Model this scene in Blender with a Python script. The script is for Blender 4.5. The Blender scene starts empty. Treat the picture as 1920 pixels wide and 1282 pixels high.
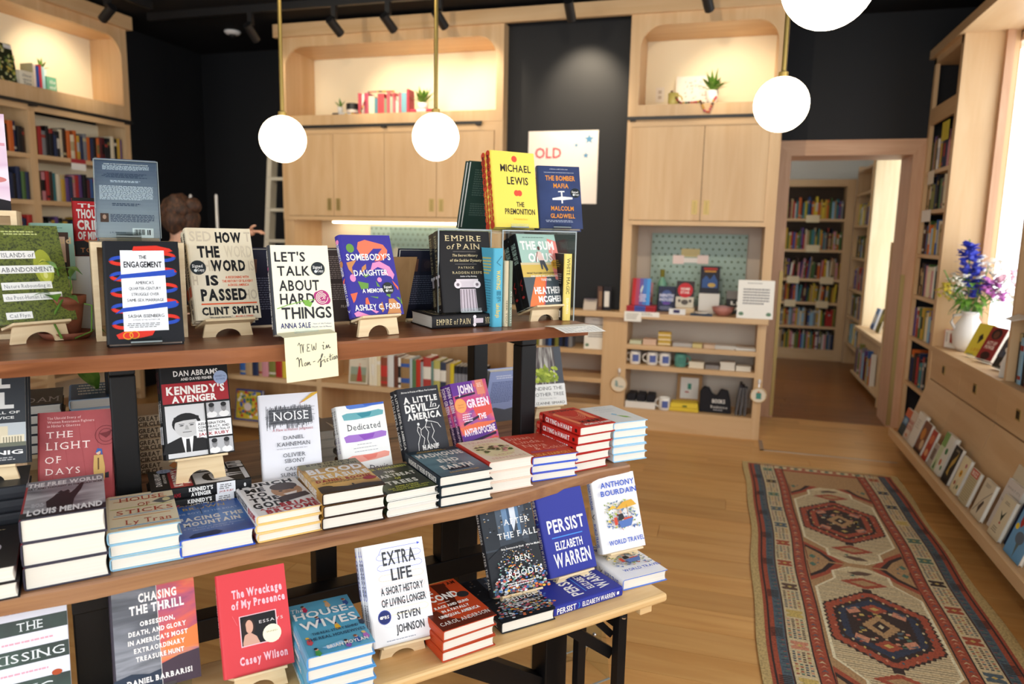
import bpy, math, random
from mathutils import Matrix, Vector
sc = bpy.context.scene
COL = sc.collection
rnd = random.Random(7)
PI = math.pi
# ------------------------------------------------------------------ camera
FPX = 1341.6; EYE = 1.6
PT, RL, YW = math.radians(8.517), math.radians(1.145), math.radians(16.356)
def _mm(a, b): return [[sum(a[i][k]*b[k][j] for k in range(3)) for j in range(3)] for i in range(3)]
_c, _s = math.cos, math.sin
CAMM = _mm(_mm(_mm([[_c(RL), -_s(RL), 0], [_s(RL), _c(RL), 0], [0, 0, 1]], [[1, 0, 0], [0, _c(PT), -_s(PT)], [0, _s(PT), _c(PT)]]),
               [[1, 0, 0], [0, 0, -1], [0, 1, 0]]), [[_c(YW), _s(YW), 0], [-_s(YW), _c(YW), 0], [0, 0, 1]])
cd = bpy.data.cameras.new('camera'); cam = bpy.data.objects.new('camera', cd); COL.objects.link(cam)
R_, D_, F_ = [Vector(r) for r in CAMM]
cam.matrix_world = Matrix(((R_.x, -D_.x, -F_.x, 0), (R_.y, -D_.y, -F_.y, 0), (R_.z, -D_.z, -F_.z, EYE), (0, 0, 0, 1)))
cd.sensor_fit = 'HORIZONTAL'; cd.sensor_width = 36.0; cd.lens = FPX/1920*36.0
cd.clip_start = 0.05; cd.clip_end = 100
cd.dof.use_dof = True; cd.dof.focus_distance = 1.95; cd.dof.aperture_fstop = 2.6
sc.camera = cam
# surveying helpers: where the line of sight through a photo pixel meets a known plane of the room
def ray(x, y):
    a, b, c = x-960, y-641, FPX
    return R_*a + D_*b + F_*c
def onz(x, y, z): d = ray(x, y); t = (z-EYE)/d.z; return Vector((d.x*t, d.y*t, z))
def onx(x, y, X): d = ray(x, y); t = X/d.x; return Vector((X, d.y*t, EYE+d.z*t))
def ony(x, y, Y): d = ray(x, y); t = Y/d.y; return Vector((d.x*t, Y, EYE+d.z*t))
# ------------------------------------------------------------------ world and exposure
W = bpy.data.worlds.new('daylight'); sc.world = W; W.use_nodes = True
bg = W.node_tree.nodes['Background']; bg.inputs[0].default_value = (0.93, 0.97, 1.0, 1); bg.inputs[1].default_value = 3.6
sc.view_settings.view_transform = 'Standard'; sc.view_settings.look = 'None'
sc.view_settings.gamma = 1; sc.view_settings.use_curve_mapping = False
sc.view_settings.exposure = 0.0
def area(name, loc, rot, sx, sy, power, color=(1, 1, 1), portal=False):
    l = bpy.data.lights.new(name, 'AREA'); l.shape = 'RECTANGLE'; l.size = sx; l.size_y = sy; l.energy = power; l.color = color
    if portal: l.cycles.is_portal = True
    o = bpy.data.objects.new(name, l); o.location = loc; o.rotation_euler = rot; COL.objects.link(o); return o
# portals in the storefront opening and in the side windows guide the sky light in
area('storefront_portal', (-1.9, -1.62, 1.75), (PI/2, 0, 0), 7.0, 2.9, 1, portal=True)
area('side_window_portal', (1.985, 2.9, 1.95), (0, PI/2, 0), 2.25, 7.7, 1, portal=True)
# ------------------------------------------------------------------ materials
MATS = {}
def lin(h):
    if isinstance(h, str):
        h = h.lstrip('#'); h = ''.join(c*2 for c in h) if len(h) == 3 else h; h = [int(h[i:i+2], 16)/255 for i in (0, 2, 4)]
    return tuple((c/12.92 if c <= .04045 else ((c+.055)/1.055)**2.4) for c in h)
def _new(name):
    m = bpy.data.materials.new(name); m.use_nodes = True
    return m, m.node_tree, m.node_tree.nodes['Principled BSDF']
def mat(name, col, rough=.5, metal=0., emit=0., spec=.5, coat=0.):
    if name in MATS: return MATS[name]
    m, nt, b = _new(name); c = lin(col)
    b.inputs['Base Color'].default_value = (*c, 1); b.inputs['Roughness'].default_value = rough
    b.inputs['Metallic'].default_value = metal; b.inputs['Specular IOR Level'].default_value = spec
    if coat: b.inputs['Coat Weight'].default_value = coat
    if emit:
        b.inputs['Emission Color'].default_value = (*c, 1); b.inputs['Emission Strength'].default_value = emit
    m.diffuse_color = (*c, 1); MATS[name] = m; return m
def ink(col, rough=.45):
    return mat('print_'+col.lstrip('#')+('' if rough == .45 else '_%d' % (rough*100)), col, rough, spec=.2)
def wood(name, c1, c2, axis='x', scale=1., rough=.45, per_obj=False, knots=False, coat=0.):
    if name in MATS: return MATS[name]
    m, nt, b = _new(name); N = nt.nodes; L = nt.links
    tc = N.new('ShaderNodeTexCoord'); mp = N.new('ShaderNodeMapping'); L.new(tc.outputs['Object'], mp.inputs[0])
    st = {'x': (1.2, 14, 14), 'y': (14, 1.2, 14), 'z': (14, 14, 1.2)}[axis]
    mp.inputs['Scale'].default_value = [s*scale for s in st]
    n1 = N.new('ShaderNodeTexNoise'); n1.inputs['Scale'].default_value = 1.6; n1.inputs['Detail'].default_value = 6; n1.inputs['Distortion'].default_value = 1.1
    src = mp.outputs[0]
    if per_obj:
        oi = N.new('ShaderNodeObjectInfo'); ml = N.new('ShaderNodeMath'); ml.operation = 'MULTIPLY'; ml.inputs[1].default_value = 53.
        L.new(oi.outputs['Random'], ml.inputs[0]); ad = N.new('ShaderNodeVectorMath'); ad.operation = 'ADD'
        L.new(src, ad.inputs[0]); L.new(ml.outputs[0], ad.inputs[1]); src = ad.outputs[0]
    L.new(src, n1.inputs[0])
    rp = N.new('ShaderNodeValToRGB'); e = rp.color_ramp.elements
    e[0].position = .3; e[0].color = (*lin(c1), 1); e[1].position = .7; e[1].color = (*lin(c2), 1)
    L.new(n1.outputs[0], rp.inputs[0]); out = rp.outputs[0]
    if per_obj:
        hs = N.new('ShaderNodeHueSaturation'); mr = N.new('ShaderNodeMapRange'); L.new(oi.outputs['Random'], mr.inputs[0])
        mr.inputs[3].default_value = .90; mr.inputs[4].default_value = 1.09; L.new(mr.outputs[0], hs.inputs['Value']); L.new(out, hs.inputs['Color']); out = hs.outputs[0]
    if knots:
        n2 = N.new('ShaderNodeTexNoise'); n2.inputs['Scale'].default_value = .9; n2.inputs['Detail'].default_value = 2; L.new(src, n2.inputs[0])
        r2 = N.new('ShaderNodeValToRGB'); r2.color_ramp.elements[0].position = .60; r2.color_ramp.elements[1].position = .70
        L.new(n2.outputs[0], r2.inputs[0]); mx = N.new('ShaderNodeMixRGB'); L.new(r2.outputs[0], mx.inputs[0]); L.new(out, mx.inputs[1])
        mx.inputs[2].default_value = (*[c*.35 for c in lin(c1)], 1); out = mx.outputs[0]
    L.new(out, b.inputs['Base Color']); b.inputs['Roughness'].default_value = rough
    if coat: b.inputs['Coat Weight'].default_value = coat; b.inputs['Coat Roughness'].default_value = .25
    m.diffuse_color = (*lin(c2), 1); MATS[name] = m; return m
def speckle(name, cols, scale=40., rough=.7, stretch=(1, 1, 1), detail=3, bump=0., dist=0.):
    """noise spread over a colour ramp: fabrics, printed photographs, moss, clouds"""
    if name in MATS: return MATS[name]
    m, nt, b = _new(name); N = nt.nodes; L = nt.links
    tc = N.new('ShaderNodeTexCoord'); mp = N.new('ShaderNodeMapping'); L.new(tc.outputs['Object'], mp.inputs[0]); mp.inputs['Scale'].default_value = stretch
    n1 = N.new('ShaderNodeTexNoise'); n1.inputs['Scale'].default_value = scale; n1.inputs['Detail'].default_value = detail; n1.inputs['Distortion'].default_value = dist
    L.new(mp.outputs[0], n1.inputs[0]); rp = N.new('ShaderNodeValToRGB'); cr = rp.color_ramp
    k = len(cols)
    for i, c in enumerate(cols):
        p = .3 + .4*i/(k-1)
        if i == 0: e = cr.elements[0]; e.position = p
        elif i == k-1: e = cr.elements[-1]; e.position = p
        else: e = cr.elements.new(p)
        e.color = (*lin(c), 1)
    L.new(n1.outputs[0], rp.inputs[0]); L.new(rp.outputs[0], b.inputs['Base Color']); b.inputs['Roughness'].default_value = rough
    if bump:
        bp = N.new('ShaderNodeBump'); bp.inputs['Strength'].default_value = bump; bp.inputs['Distance'].default_value = .003
        L.new(n1.outputs[0], bp.inputs['Height']); L.new(bp.outputs[0], b.inputs['Normal'])
    MATS[name] = m; return m
def clear(name, tint='#f4f8f8', amount=.12):
    if name in MATS: return MATS[name]
    m = bpy.data.materials.new(name); m.use_nodes = True; nt = m.node_tree; N = nt.nodes; L = nt.links; N.clear()
    o = N.new('ShaderNodeOutputMaterial'); t = N.new('ShaderNodeBsdfTransparent'); t.inputs[0].default_value = (*lin(tint), 1)
    g = N.new('ShaderNodeBsdfGlossy'); g.inputs['Roughness'].default_value = .04; lw = N.new('ShaderNodeLayerWeight'); lw.inputs[0].default_value = .5
    pw = N.new('ShaderNodeMath'); pw.operation = 'POWER'; pw.inputs[1].default_value = 4.; ml = N.new('ShaderNodeMath'); ml.operation = 'MULTIPLY_ADD'; ml.inputs[1].default_value = amount*3; ml.inputs[2].default_value = .03
    L.new(lw.outputs['Facing'], pw.inputs[0]); L.new(pw.outputs[0], ml.inputs[0])
    mx = N.new('ShaderNodeMixShader'); L.new(ml.outputs[0], mx.inputs[0]); L.new(t.outputs[0], mx.inputs[1]); L.new(g.outputs[0], mx.inputs[2]); L.new(mx.outputs[0], o.inputs[0])
    MATS[name] = m; return m
MAPLE = wood('maple_veneer', '#cba577', '#d8b78c', 'z', .45, .45)
MAPLEX = wood('maple_veneer_long', '#cba577', '#d8b78c', 'x', .45, .45)
MAPLEY = wood('maple_veneer_deep', '#cba577', '#d8b78c', 'y', .45, .45)
OAK = wood('oak_floor', '#bf8a4c', '#d3a364', 'x', .5, .33, per_obj=True)
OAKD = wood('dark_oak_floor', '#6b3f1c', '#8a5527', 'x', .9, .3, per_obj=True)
WALNUT = wood('live_edge_slab', '#6e3e24', '#9a6240', 'x', 1.2, .38, coat=.15)
RUSTIC = wood('rustic_slab', '#7f5439', '#b1845c', 'x', 1.0, .5, knots=True)
PINE = wood('pine_bench', '#d9ae72', '#ecca94', 'x', .9, .4)
PLY = wood('plywood', '#d9bd92', '#ead4ac', 'x', 1.5, .5)
BLACKW = mat('black_wall', '#1b1c1f', .6, spec=.3)
BLACKC = mat('black_ceiling', '#17171a', .8, spec=.2)
CREAM = mat('cream_plaster', '#f3e6c8', .8, spec=.2)
WHITEP = mat('white_plaster', '#f0efe9', .8, spec=.2)
STEEL = mat('black_steel', '#0d0d0f', .45, spec=.3)
BLK = mat('matte_black', '#151517', .5)
BRASS = mat('brass', '#b59d66', .5, .85)
BRASSY = mat('brass_tube', '#a89052', .4, .9)
CHROME = mat('chrome', '#d7d9dc', .18, 1.)
ACRYL = clear('clear_acrylic'); ACRYE = mat('acrylic_edge', '#8d9696', .2, spec=.6)
WINGL = clear('window_glass', '#ffffff', .05)
PAPER = mat('white_paper', '#f3f1ea', .7, spec=.2)
CREAMP = mat('cream_paper', '#f2ebc6', .7, spec=.2)
def _pages():
    m, nt, b = _new('page_block'); N = nt.nodes; L = nt.links
    tc = N.new('ShaderNodeTexCoord'); mp = N.new('ShaderNodeMapping'); L.new(tc.outputs['Object'], mp.inputs[0]); mp.inputs['Scale'].default_value = (2, 2, 900)
    n1 = N.new('ShaderNodeTexNoise'); n1.inputs['Scale'].default_value = 1.; n1.inputs['Detail'].default_value = 2; L.new(mp.outputs[0], n1.inputs[0])
    rp = N.new('ShaderNodeValToRGB'); rp.color_ramp.elements[0].color = (*lin('#d9d2c3'), 1); rp.color_ramp.elements[1].color = (*lin('#f6f3ea'), 1)
    L.new(n1.outputs[0], rp.inputs[0]); L.new(rp.outputs[0], b.inputs['Base Color']); b.inputs['Roughness'].default_value = .8
    MATS['page_block'] = m; return m
PAGES = _pages()
# ------------------------------------------------------------------ mesh builder
class MB:
    def __init__(s): s.v = []; s.f = []; s.mi = []; s.ms = []
    def m(s, mt):
        if mt not in s.ms: s.ms.append(mt)
        return s.ms.index(mt)
    def poly(s, pts, mt):
        i = len(s.v); s.v += [tuple(p) for p in pts]; s.f.append(tuple(range(i, i+len(pts)))); s.mi.append(s.m(mt))
    def faces(s, pts, fs, mt):
        i = len(s.v); s.v += [tuple(p) for p in pts]; k = s.m(mt)
        for f in fs: s.f.append(tuple(i+j for j in f)); s.mi.append(k)
    def box(s, a, b, mt):
        x0, y0, z0 = a; x1, y1, z1 = b
        s.faces([(x0, y0, z0), (x1, y0, z0), (x1, y1, z0), (x0, y1, z0), (x0, y0, z1), (x1, y0, z1), (x1, y1, z1), (x0, y1, z1)],
                [(0, 3, 2, 1), (4, 5, 6, 7), (0, 1, 5, 4), (1, 2, 6, 5), (2, 3, 7, 6), (3, 0, 4, 7)], mt); return s
    def hexa(s, p, mt):   # 8 points: bottom ring then top ring
        s.faces(p, [(0, 3, 2, 1), (4, 5, 6, 7), (0, 1, 5, 4), (1, 2, 6, 5), (2, 3, 7, 6), (3, 0, 4, 7)], mt); return s
    def bar(s, a, b, w, h, mt, up=(0, 0, 1)):   # square tube from a to b
        a = Vector(a); b = Vector(b); d = (b-a).normalized(); x = d.cross(Vector(up))
        if x.length < 1e-4: x = d.cross(Vector((1, 0, 0)))
        x.normalize(); y = x.cross(d)
        q = [(-w/2, -h/2), (w/2, -h/2), (w/2, h/2), (-w/2, h/2)]
        s.hexa([a+x*i+y*j for i, j in q]+[b+x*i+y*j for i, j in q], mt); return s
    def prism(s, pts, off, mt):   # polygon pts extruded by vector off
        n = len(pts); off = Vector(off); P = [Vector(p) for p in pts]; Q = [p+off for p in P]
        s.faces(P+Q, [tuple(range(n))[::-1], tuple(range(n, 2*n))]+[(i, (i+1) % n, n+(i+1) % n, n+i) for i in range(n)], mt); return s
    def lathe(s, prof, mt, n=20, c=(0, 0, 0), ax=None):   # prof: (r,z)
        P = []; c = Vector(c)
        for r, z in prof:
            for k in range(n):
                a = 2*PI*k/n; P.append(c+Vector((r*math.cos(a), r*math.sin(a), z)))
        F = []
        for i in range(len(prof)-1):
            for k in range(n): F.append((i*n+k, i*n+(k+1) % n, (i+1)*n+(k+1) % n, (i+1)*n+k))
        if prof[0][0] > 1e-5: F.append(tuple(range(n))[::-1])
        if prof[-1][0] > 1e-5: F.append(tuple((len(prof)-1)*n+k for k in range(n)))
        s.faces(P, F, mt); return s
    def tube(s, path, r, mt, n=6, r2=None):
        P = []; F = []; path = [Vector(p) for p in path]; m_ = len(path)
        for i, p in enumerate(path):
            d = (path[min(i+1, m_-1)]-path[max(i-1, 0)]).normalized(); x = d.cross(Vector((0, 0, 1)))
            if x.length < 1e-3: x = d.cross(Vector((1, 0, 0)))
            x.normalize(); y = x.cross(d); rr = r if r2 is None else r+(r2-r)*i/(m_-1)
            for k in range(n): a = 2*PI*k/n; P.append(p+x*rr*math.cos(a)+y*rr*math.sin(a))
        for i in range(m_-1):
            for k in range(n): F.append((i*n+k, i*n+(k+1) % n, (i+1)*n+(k+1) % n, (i+1)*n+k))
        F.append(tuple(range(n))); F.append(tuple((m_-1)*n+k for k in range(n))[::-1])
        s.faces(P, F, mt); return s
    def ball(s, c, rx, mt, ry=None, rz=None, n=12, k=8):
        ry = ry or rx; rz = rz or rx; c = Vector(c); P = []; F = []
        for i in range(k+1):
            t = PI*i/k
            for j in range(n): a = 2*PI*j/n; P.append(c+Vector((rx*math.sin(t)*math.cos(a), ry*math.sin(t)*math.sin(a), -rz*math.cos(t))))
        for i in range(k):
            for j in range(n): F.append((i*n+j, i*n+(j+1) % n, (i+1)*n+(j+1) % n, (i+1)*n+j))
        s.faces(P, F, mt); return s
    def mesh(s, name, smooth=False):
        me = bpy.data.meshes.new(name); me.from_pydata(s.v, [], s.f)
        for m_ in s.ms: me.materials.append(m_)
        me.polygons.foreach_set('material_index', s.mi)
        if smooth: me.polygons.foreach_set('use_smooth', [True]*len(s.f))
        me.update(); return me
    def build(s, name, parent=None, smooth=False, bevel=0., loc=None):
        o = bpy.data.objects.new(name, s.mesh(name, smooth)); COL.objects.link(o)
        if parent: o.parent = parent
        if loc: o.location = loc
        if bevel:
            b = o.modifiers.new('bevel', 'BEVEL'); b.width = bevel; b.segments = 2; b.limit_method = 'ANGLE'
        return o
def tag(o, label, cat, group=None):
    o['label'] = label; o['category'] = cat
    if group: o['group'] = group
    return o
def thing(name, label, cat, M=None, group=None):
    o = bpy.data.objects.new(name, None); COL.objects.link(o); o.empty_display_size = .05
    if M is not None: o.matrix_world = M if isinstance(M, Matrix) else Matrix.Translation(Vector(M))
    return tag(o, label, cat, group)
def struct(name, mb, parent=None, **k):
    o = mb.build(name, parent, **k)
    if parent is None: o['kind'] = 'structure'
    return o
def sroot(name):
    o = bpy.data.objects.new(name, None); COL.objects.link(o); o['kind'] = 'structure'; return o
def frame(o, ex, ey, ez):
    ex, ey, ez, o = Vector(ex), Vector(ey), Vector(ez), Vector(o)
    return Matrix(((ex.x, ey.x, ez.x, o.x), (ex.y, ey.y, ez.y, o.y), (ex.z, ey.z, ez.z, o.z), (0, 0, 0, 1)))
def rotz(loc, deg): return Matrix.Translation(Vector(loc)) @ Matrix.Rotation(math.radians(deg), 4, 'Z')
# ------------------------------------------------------------------ lettering
GL = {}
def glyph(ch, bold):
    k = (ch, bold)
    if k in GL: return GL[k]
    cu = bpy.data.curves.new('glyph', 'FONT'); cu.body = ch; cu.resolution_u = 2; cu.offset = {0: 0, 1: .022, 2: .045}[bold]; cu.fill_mode = 'FRONT'
    ob = bpy.data.objects.new('glyph', cu); me = bpy.data.meshes.new_from_object(ob)
    vs = [(v.co.x, v.co.y) for v in me.vertices]; fs = [tuple(p.vertices) for p in me.polygons]
    # keep every face turned to +z
    ff = []
    for f in fs:
        a = sum(vs[f[i]][0]*vs[f[(i+1) % len(f)]][1]-vs[f[(i+1) % len(f)]][0]*vs[f[i]][1] for i in range(len(f)))
        ff.append(f if a > 0 else f[::-1])
    bpy.data.objects.remove(ob); bpy.data.curves.remove(cu); bpy.data.meshes.remove(me)
    x0 = min([v[0] for v in vs] or [0]); x1 = max([v[0] for v in vs] or [0])
    GL[k] = ([(x-x0, y) for x, y in vs], ff, x1-x0); return GL[k]
SERIF = {'T': 'b', 'I': 'tb', 'H': 'LRlr', 'E': 'Ll', 'L': 'Ll', 'F': 'Ll', 'A': 'lr', 'N': 'Llr', 'M': 'LRlr', 'R': 'Llr', 'P': 'Ll', 'K': 'LRlr', 'V': 'LR', 'W': 'LR', 'Y': 'LRb', 'X': 'LRlr', 'D': 'Ll', 'B': 'Ll', 'U': 'LR', 'i': 'b', 'l': 'b', 'h': 'lr', 'n': 'lr', 'm': 'lr', 'r': 'l', 'f': 'l', 'k': 'lr', 'd': 'r', 'p': '', 'a': 'r'}
def text(mb, fr, s, x0, x1, yt, yb, col, style='', layer=2):
    """lettering stretched to the box x0..x1, cap line yt, base line yb; fr maps (x,y,layer) to the surface"""
    bold = 2 if 'B' in style else (1 if 'b' in style else 0); ser = 's' in style; it = .22 if 'i' in style else 0
    gap = .16 if 'w' in style else .075
    if ser: gap += .06
    X = 0; V = []; Fs = []
    for ch in s:
        if ch == ' ': X += .27; continue
        vs, fs, w = glyph(ch, bold); i = len(V)
        V += [(X+x, y) for x, y in vs]; Fs += [tuple(i+j for j in f) for f in fs]
        if ser and ch in SERIF:
            h = .72 if ch.isupper() or ch in 'lhkdf' else .53; t = .035; e = .12
            for c in SERIF[ch]:
                sx = {'L': .05, 'l': .05, 'R': w-.05, 'r': w-.05, 't': w/2, 'b': w/2}[c]; sy = h-t if c in 'LRt' else 0
                i = len(V); V += [(X+sx-e, sy), (X+sx+e, sy), (X+sx+e, sy+t), (X+sx-e, sy+t)]; Fs.append((i, i+1, i+2, i+3))
        X += w+gap
    if not V: return
    a = min(v[0] for v in V); b = max(v[0] for v in V); kx = (x1-x0)/max(b-a, 1e-3); ky = (yt-yb)/.72
    mb.faces([fr(x0+(x-a+it*y)*kx, yb+y*ky, layer) for x, y in V], Fs, ink(col) if isinstance(col, str) else col)
EPS = .00012
def front(w, h, d): return lambda x, y, l=1: (x*w, (1-y)*h, d+EPS*l)
def spinef(h, d): return lambda a, b, l=1: (-.0012-EPS*l, (1-a)*h, (1-b)*d)
def backf(w, h): return lambda x, y, l=1: ((1-x)*w, (1-y)*h, -EPS*l)
def art(mb, fr, items):
    """flat print: R rect, T text, P polygon, E ellipse, L line, G greeked rows of small print"""
    for n, it in enumerate(items):
        k = it[0]; l = 1+n*.5
        if k == 'R':
            _, x0, y0, x1, y1, c = it; mb.poly([fr(x0, y1, l), fr(x1, y1, l), fr(x1, y0, l), fr(x0, y0, l)], ink(c) if isinstance(c, str) else c)
        elif k == 'T': text(mb, fr, it[1], it[2], it[3], it[4], it[5], it[6], it[7] if len(it) > 7 else '', l)
        elif k == 'P':
            pts = it[1]; a = sum(pts[i][0]*pts[(i+1) % len(pts)][1]-pts[(i+1) % len(pts)][0]*pts[i][1] for i in range(len(pts)))
            if a > 0: pts = pts[::-1]
            mb.poly([fr(x, y, l) for x, y in pts], ink(it[2]) if isinstance(it[2], str) else it[2])
        elif k == 'E':
            _, cx, cy, rx, ry, c = it[:6]; m_ = 20 if rx > .04 else 8
            mb.poly([fr(cx+rx*math.cos(2*PI*i/m_), cy-ry*math.sin(2*PI*i/m_), l) for i in range(m_)], ink(c) if isinstance(c, str) else c)
        elif k == 'L':
            _, pts, wd, c = it[:4]; asp = it[4] if len(it) > 4 else 1.5
            for (xa, ya), (xb, yb) in zip(pts[:-1], pts[1:]):
                dx, dy = (xb-xa)/1., (yb-ya)*asp; q = math.hypot(dx, dy) or 1; nx, ny = -dy/q*wd/2, dx/q*wd/2/asp
                P4 = [(xa+nx, ya+ny), (xb+nx, yb+ny), (xb-nx, yb-ny), (xa-nx, ya-ny)]
                a = sum(P4[i][0]*P4[(i+1) % 4][1]-P4[(i+1) % 4][0]*P4[i][1] for i in range(4))
                if a > 0: P4 = P4[::-1]
                mb.poly([fr(x, y, l) for x, y in P4], ink(c))
        elif k == 'G':
            _, x0, y0, x1, y1, rows, c = it; rr = random.Random(int(x0*991+y0*7919+rows)); dy = (y1-y0)/rows
            for i in range(rows):
                x = x0+(0 if rows > 4 else rr.uniform(0, .12)*(x1-x0)); xe = x1-(0 if i < rows-1 and rows > 4 else rr.uniform(.05, .3)*(x1-x0)); y = y0+dy*i
                while x < xe:
                    wv = min(rr.uniform(.03, .08), xe-x); mb.poly([fr(x, y+dy*.5, l), fr(x+wv*.8, y+dy*.5, l), fr(x+wv*.8, y, l), fr(x, y, l)], ink(c)); x += wv
# ------------------------------------------------------------------ books
BK = {}
def defbook(key, w, h, d, cover, spine=None, back=None, art_=(), spine_art=(), paper=False, back_art=(), edge=None, extra=None):
    BK[key] = dict(w=w, h=h, d=d, cover=cover, spine=spine or cover, back=back or cover, art=art_, sart=spine_art, paper=paper, bart=back_art, edge=edge, extra=extra, me={})
def _m(c): return ink(c) if isinstance(c, str) else c
def book_meshes(key):
    b = BK[key]
    if b['me']: return b['me']
    w, h, d = b['w'], b['h'], b['d']; t = .0012 if b['paper'] else .0024; r = min(.005, d*.28)
    out = [(w, d), (r, d), (r*.25, d-r*.35), (-.0004, d-r*1.1), (-.0012, d/2), (-.0004, r*1.1), (r*.25, r*.35), (r, 0), (w, 0)]
    inn = [(w, d-t), (r+t*.5, d-t), (r*.25+t, d-r*.35-t*.6), (t, d-r*1.1), (t, d/2), (t, r*1.1), (r*.25+t, r*.35+t*.6), (r+t*.5, t), (w, t)]
    mb = MB(); n = len(out)
    P = [(x, 0, z) for x, z in out]+[(x, 0, z) for x, z in inn]+[(x, h, z) for x, z in out]+[(x, h, z) for x, z in inn]
    for i in range(n-1):
        mt = _m(b['cover'] if i == 0 else (b['back'] if i == n-2 else b['spine'])); em = _m(b['edge'] or (b['cover'] if i < n-2 else b['back']))
        mb.faces([P[i], P[i+1], P[2*n+i+1], P[2*n+i]], [(0, 3, 2, 1)], mt)                     # outside
        mb.faces([P[n+i], P[n+i+1], P[3*n+i+1], P[3*n+i]], [(0, 1, 2, 3)], em)                   # inside
        mb.faces([P[i], P[i+1], P[n+i+1], P[n+i]], [(0, 1, 2, 3)], em)                           # foot
        mb.faces([P[2*n+i], P[2*n+i+1], P[3*n+i+1], P[3*n+i]], [(0, 3, 2, 1)], em)               # head
    for i in (0, n-1): mb.faces([P[i], P[n+i], P[3*n+i], P[2*n+i]], [(0, 1, 2, 3)], _m(b['edge'] or b['cover']))
    me = b['me']; me['cover'] = mb.mesh('cover')
    ov = .0005 if b['paper'] else .0032
    pg = MB(); x1 = w-ov-.001; zz = [t+.0002, d*.3, d*.5, d*.7, d-t-.0002]; bow = 0 if b['paper'] else .003
    xs = [x1, x1-bow*.8, x1-bow, x1-bow*.8, x1]; Q = [(t+.001, y, z) for y in (ov, h-ov) for z in (zz[0], zz[-1])]
    A = [(x, ov, z) for x, z in zip(xs, zz)]; B = [(x, h-ov, z) for x, z in zip(xs, zz)]
    base = (t+.001)
    pg.faces([(base, ov, zz[0])]+A+[(base, ov, zz[-1])], [tuple(range(7))], PAGES)
    pg.faces([(base, h-ov, zz[0])]+B+[(base, h-ov, zz[-1])], [tuple(range(7))[::-1]], PAGES)
    for i in range(4): pg.faces([A[i], B[i], B[i+1], A[i+1]], [(0, 1, 2, 3)], PAGES)
    me['pages'] = pg.mesh('pages')
    if b['art'] or b['extra']:
        m = MB(); art(m, front(w, h, d), b['art'])
        if b['extra']: b['extra'](m, front(w, h, d))
        me['cover_print'] = m.mesh('cover_print')
    if b['sart']: m = MB(); art(m, spinef(h, d), b['sart']); me['spine_print'] = m.mesh('spine_print')
    if b['bart']: m = MB(); art(m, backf(w, h), b['bart']); me['back_print'] = m.mesh('back_print')
    return me
def put_book(key, M, label, group=None, skip=()):
    t = thing('book', label, 'book', M, group)
    for nm, me in book_meshes(key).items():
        if nm in skip: continue
        o = bpy.data.objects.new(nm, me); COL.objects.link(o); o.parent = t
    return t
# table axes: long direction U, toward the shopper N
TA = math.radians(42.3); U = Vector((math.sin(TA), math.cos(TA), 0)); NV = Vector((math.cos(TA), -math.sin(TA), 0)); ZV = Vector((0, 0, 1))
def TW(s, t, z): return U*s+NV*t+ZV*z
def axes(yaw, tilt):
    a = math.radians(yaw); ex = U*math.cos(a)+ZV.cross(U)*math.sin(a); nn = ex.cross(ZV); ti = math.radians(tilt)
    return ex, ZV*math.cos(ti)-nn*math.sin(ti), nn*math.cos(ti)+ZV*math.sin(ti)
# ================================================================== THE SETTING
CEIL = 3.46; YB = 5.94; YW_ = 6.8; XLW = -5.56; XLF = -5.21; XR = 1.53
# floor: a subfloor slab and single oak boards laid across the room
fl = sroot('floor')
MB().box((-5.6, -1.7, -.06), (2.0, 6.8, -.004), OAK).build('subfloor', fl)
BW = .178; row = 0; y = .55
while y < 6.78:
    x = -2.1-rnd.random()*1.4; y1 = min(y+BW, 6.8)
    while x < 1.55:
        ln = rnd.uniform(1.1, 2.1); xe = min(x+ln, 1.56)
        if xe-x > .12:
            MB().box((0, 0, -.018), (xe-x-.0025, y1-y-.0025, 0), OAK).build('floor_board', fl, loc=(x, y, 0))
        x = xe
        if xe >= 1.56: break
    y = y1
# pale metal strip let into the boards in front of the doorway
MB().box((.345, 5.655, 0), (1.30, 5.672, .0035), mat('strip_metal', '#b9aa9a', .35, .8)).box((.345, 5.655, 0), (.375, 5.93, .0035), mat('strip_metal', '#b9aa9a')).build('floor_strip', fl)
# second room floor, darker boards
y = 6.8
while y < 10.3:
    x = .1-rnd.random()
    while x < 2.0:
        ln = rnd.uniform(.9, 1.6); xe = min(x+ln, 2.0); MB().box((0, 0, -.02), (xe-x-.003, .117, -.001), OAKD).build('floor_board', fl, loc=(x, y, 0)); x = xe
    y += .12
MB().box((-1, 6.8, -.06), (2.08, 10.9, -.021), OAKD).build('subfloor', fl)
# ceiling
struct('ceiling', MB().box((-5.7, -1.7, CEIL), (2.1, 6.9, CEIL+.1), BLACKC))
# walls of the shop
wl = sroot('wall_left')
MB().box((XLW-.1, -1.7, -.06), (XLW, 6.9, CEIL), BLACKW).build('wall_panel', wl)
wb = sroot('wall_back')
MB().box((XLW, YW_, -.06), (.41, YW_+.12, CEIL), BLACKW).build('wall_panel', wb)
MB().box((.41, YW_, 2.44), (2.0, YW_+.12, CEIL), BLACKW).build('wall_panel', wb)
MB().box((1.545, YW_, -.06), (2.0, YW_+.12, 2.44), BLACKW).build('wall_panel', wb)
MB().box((-1.86, 6.06, .99), (-.815, 6.10, 3.42), BLACKW).build('dark_panel', wb)          # painted panel between the two built-ins
MB().box((.30, 5.99, 2.6), (.36, 6.8, CEIL), BLACKW).build('wall_panel', wb)
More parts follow.
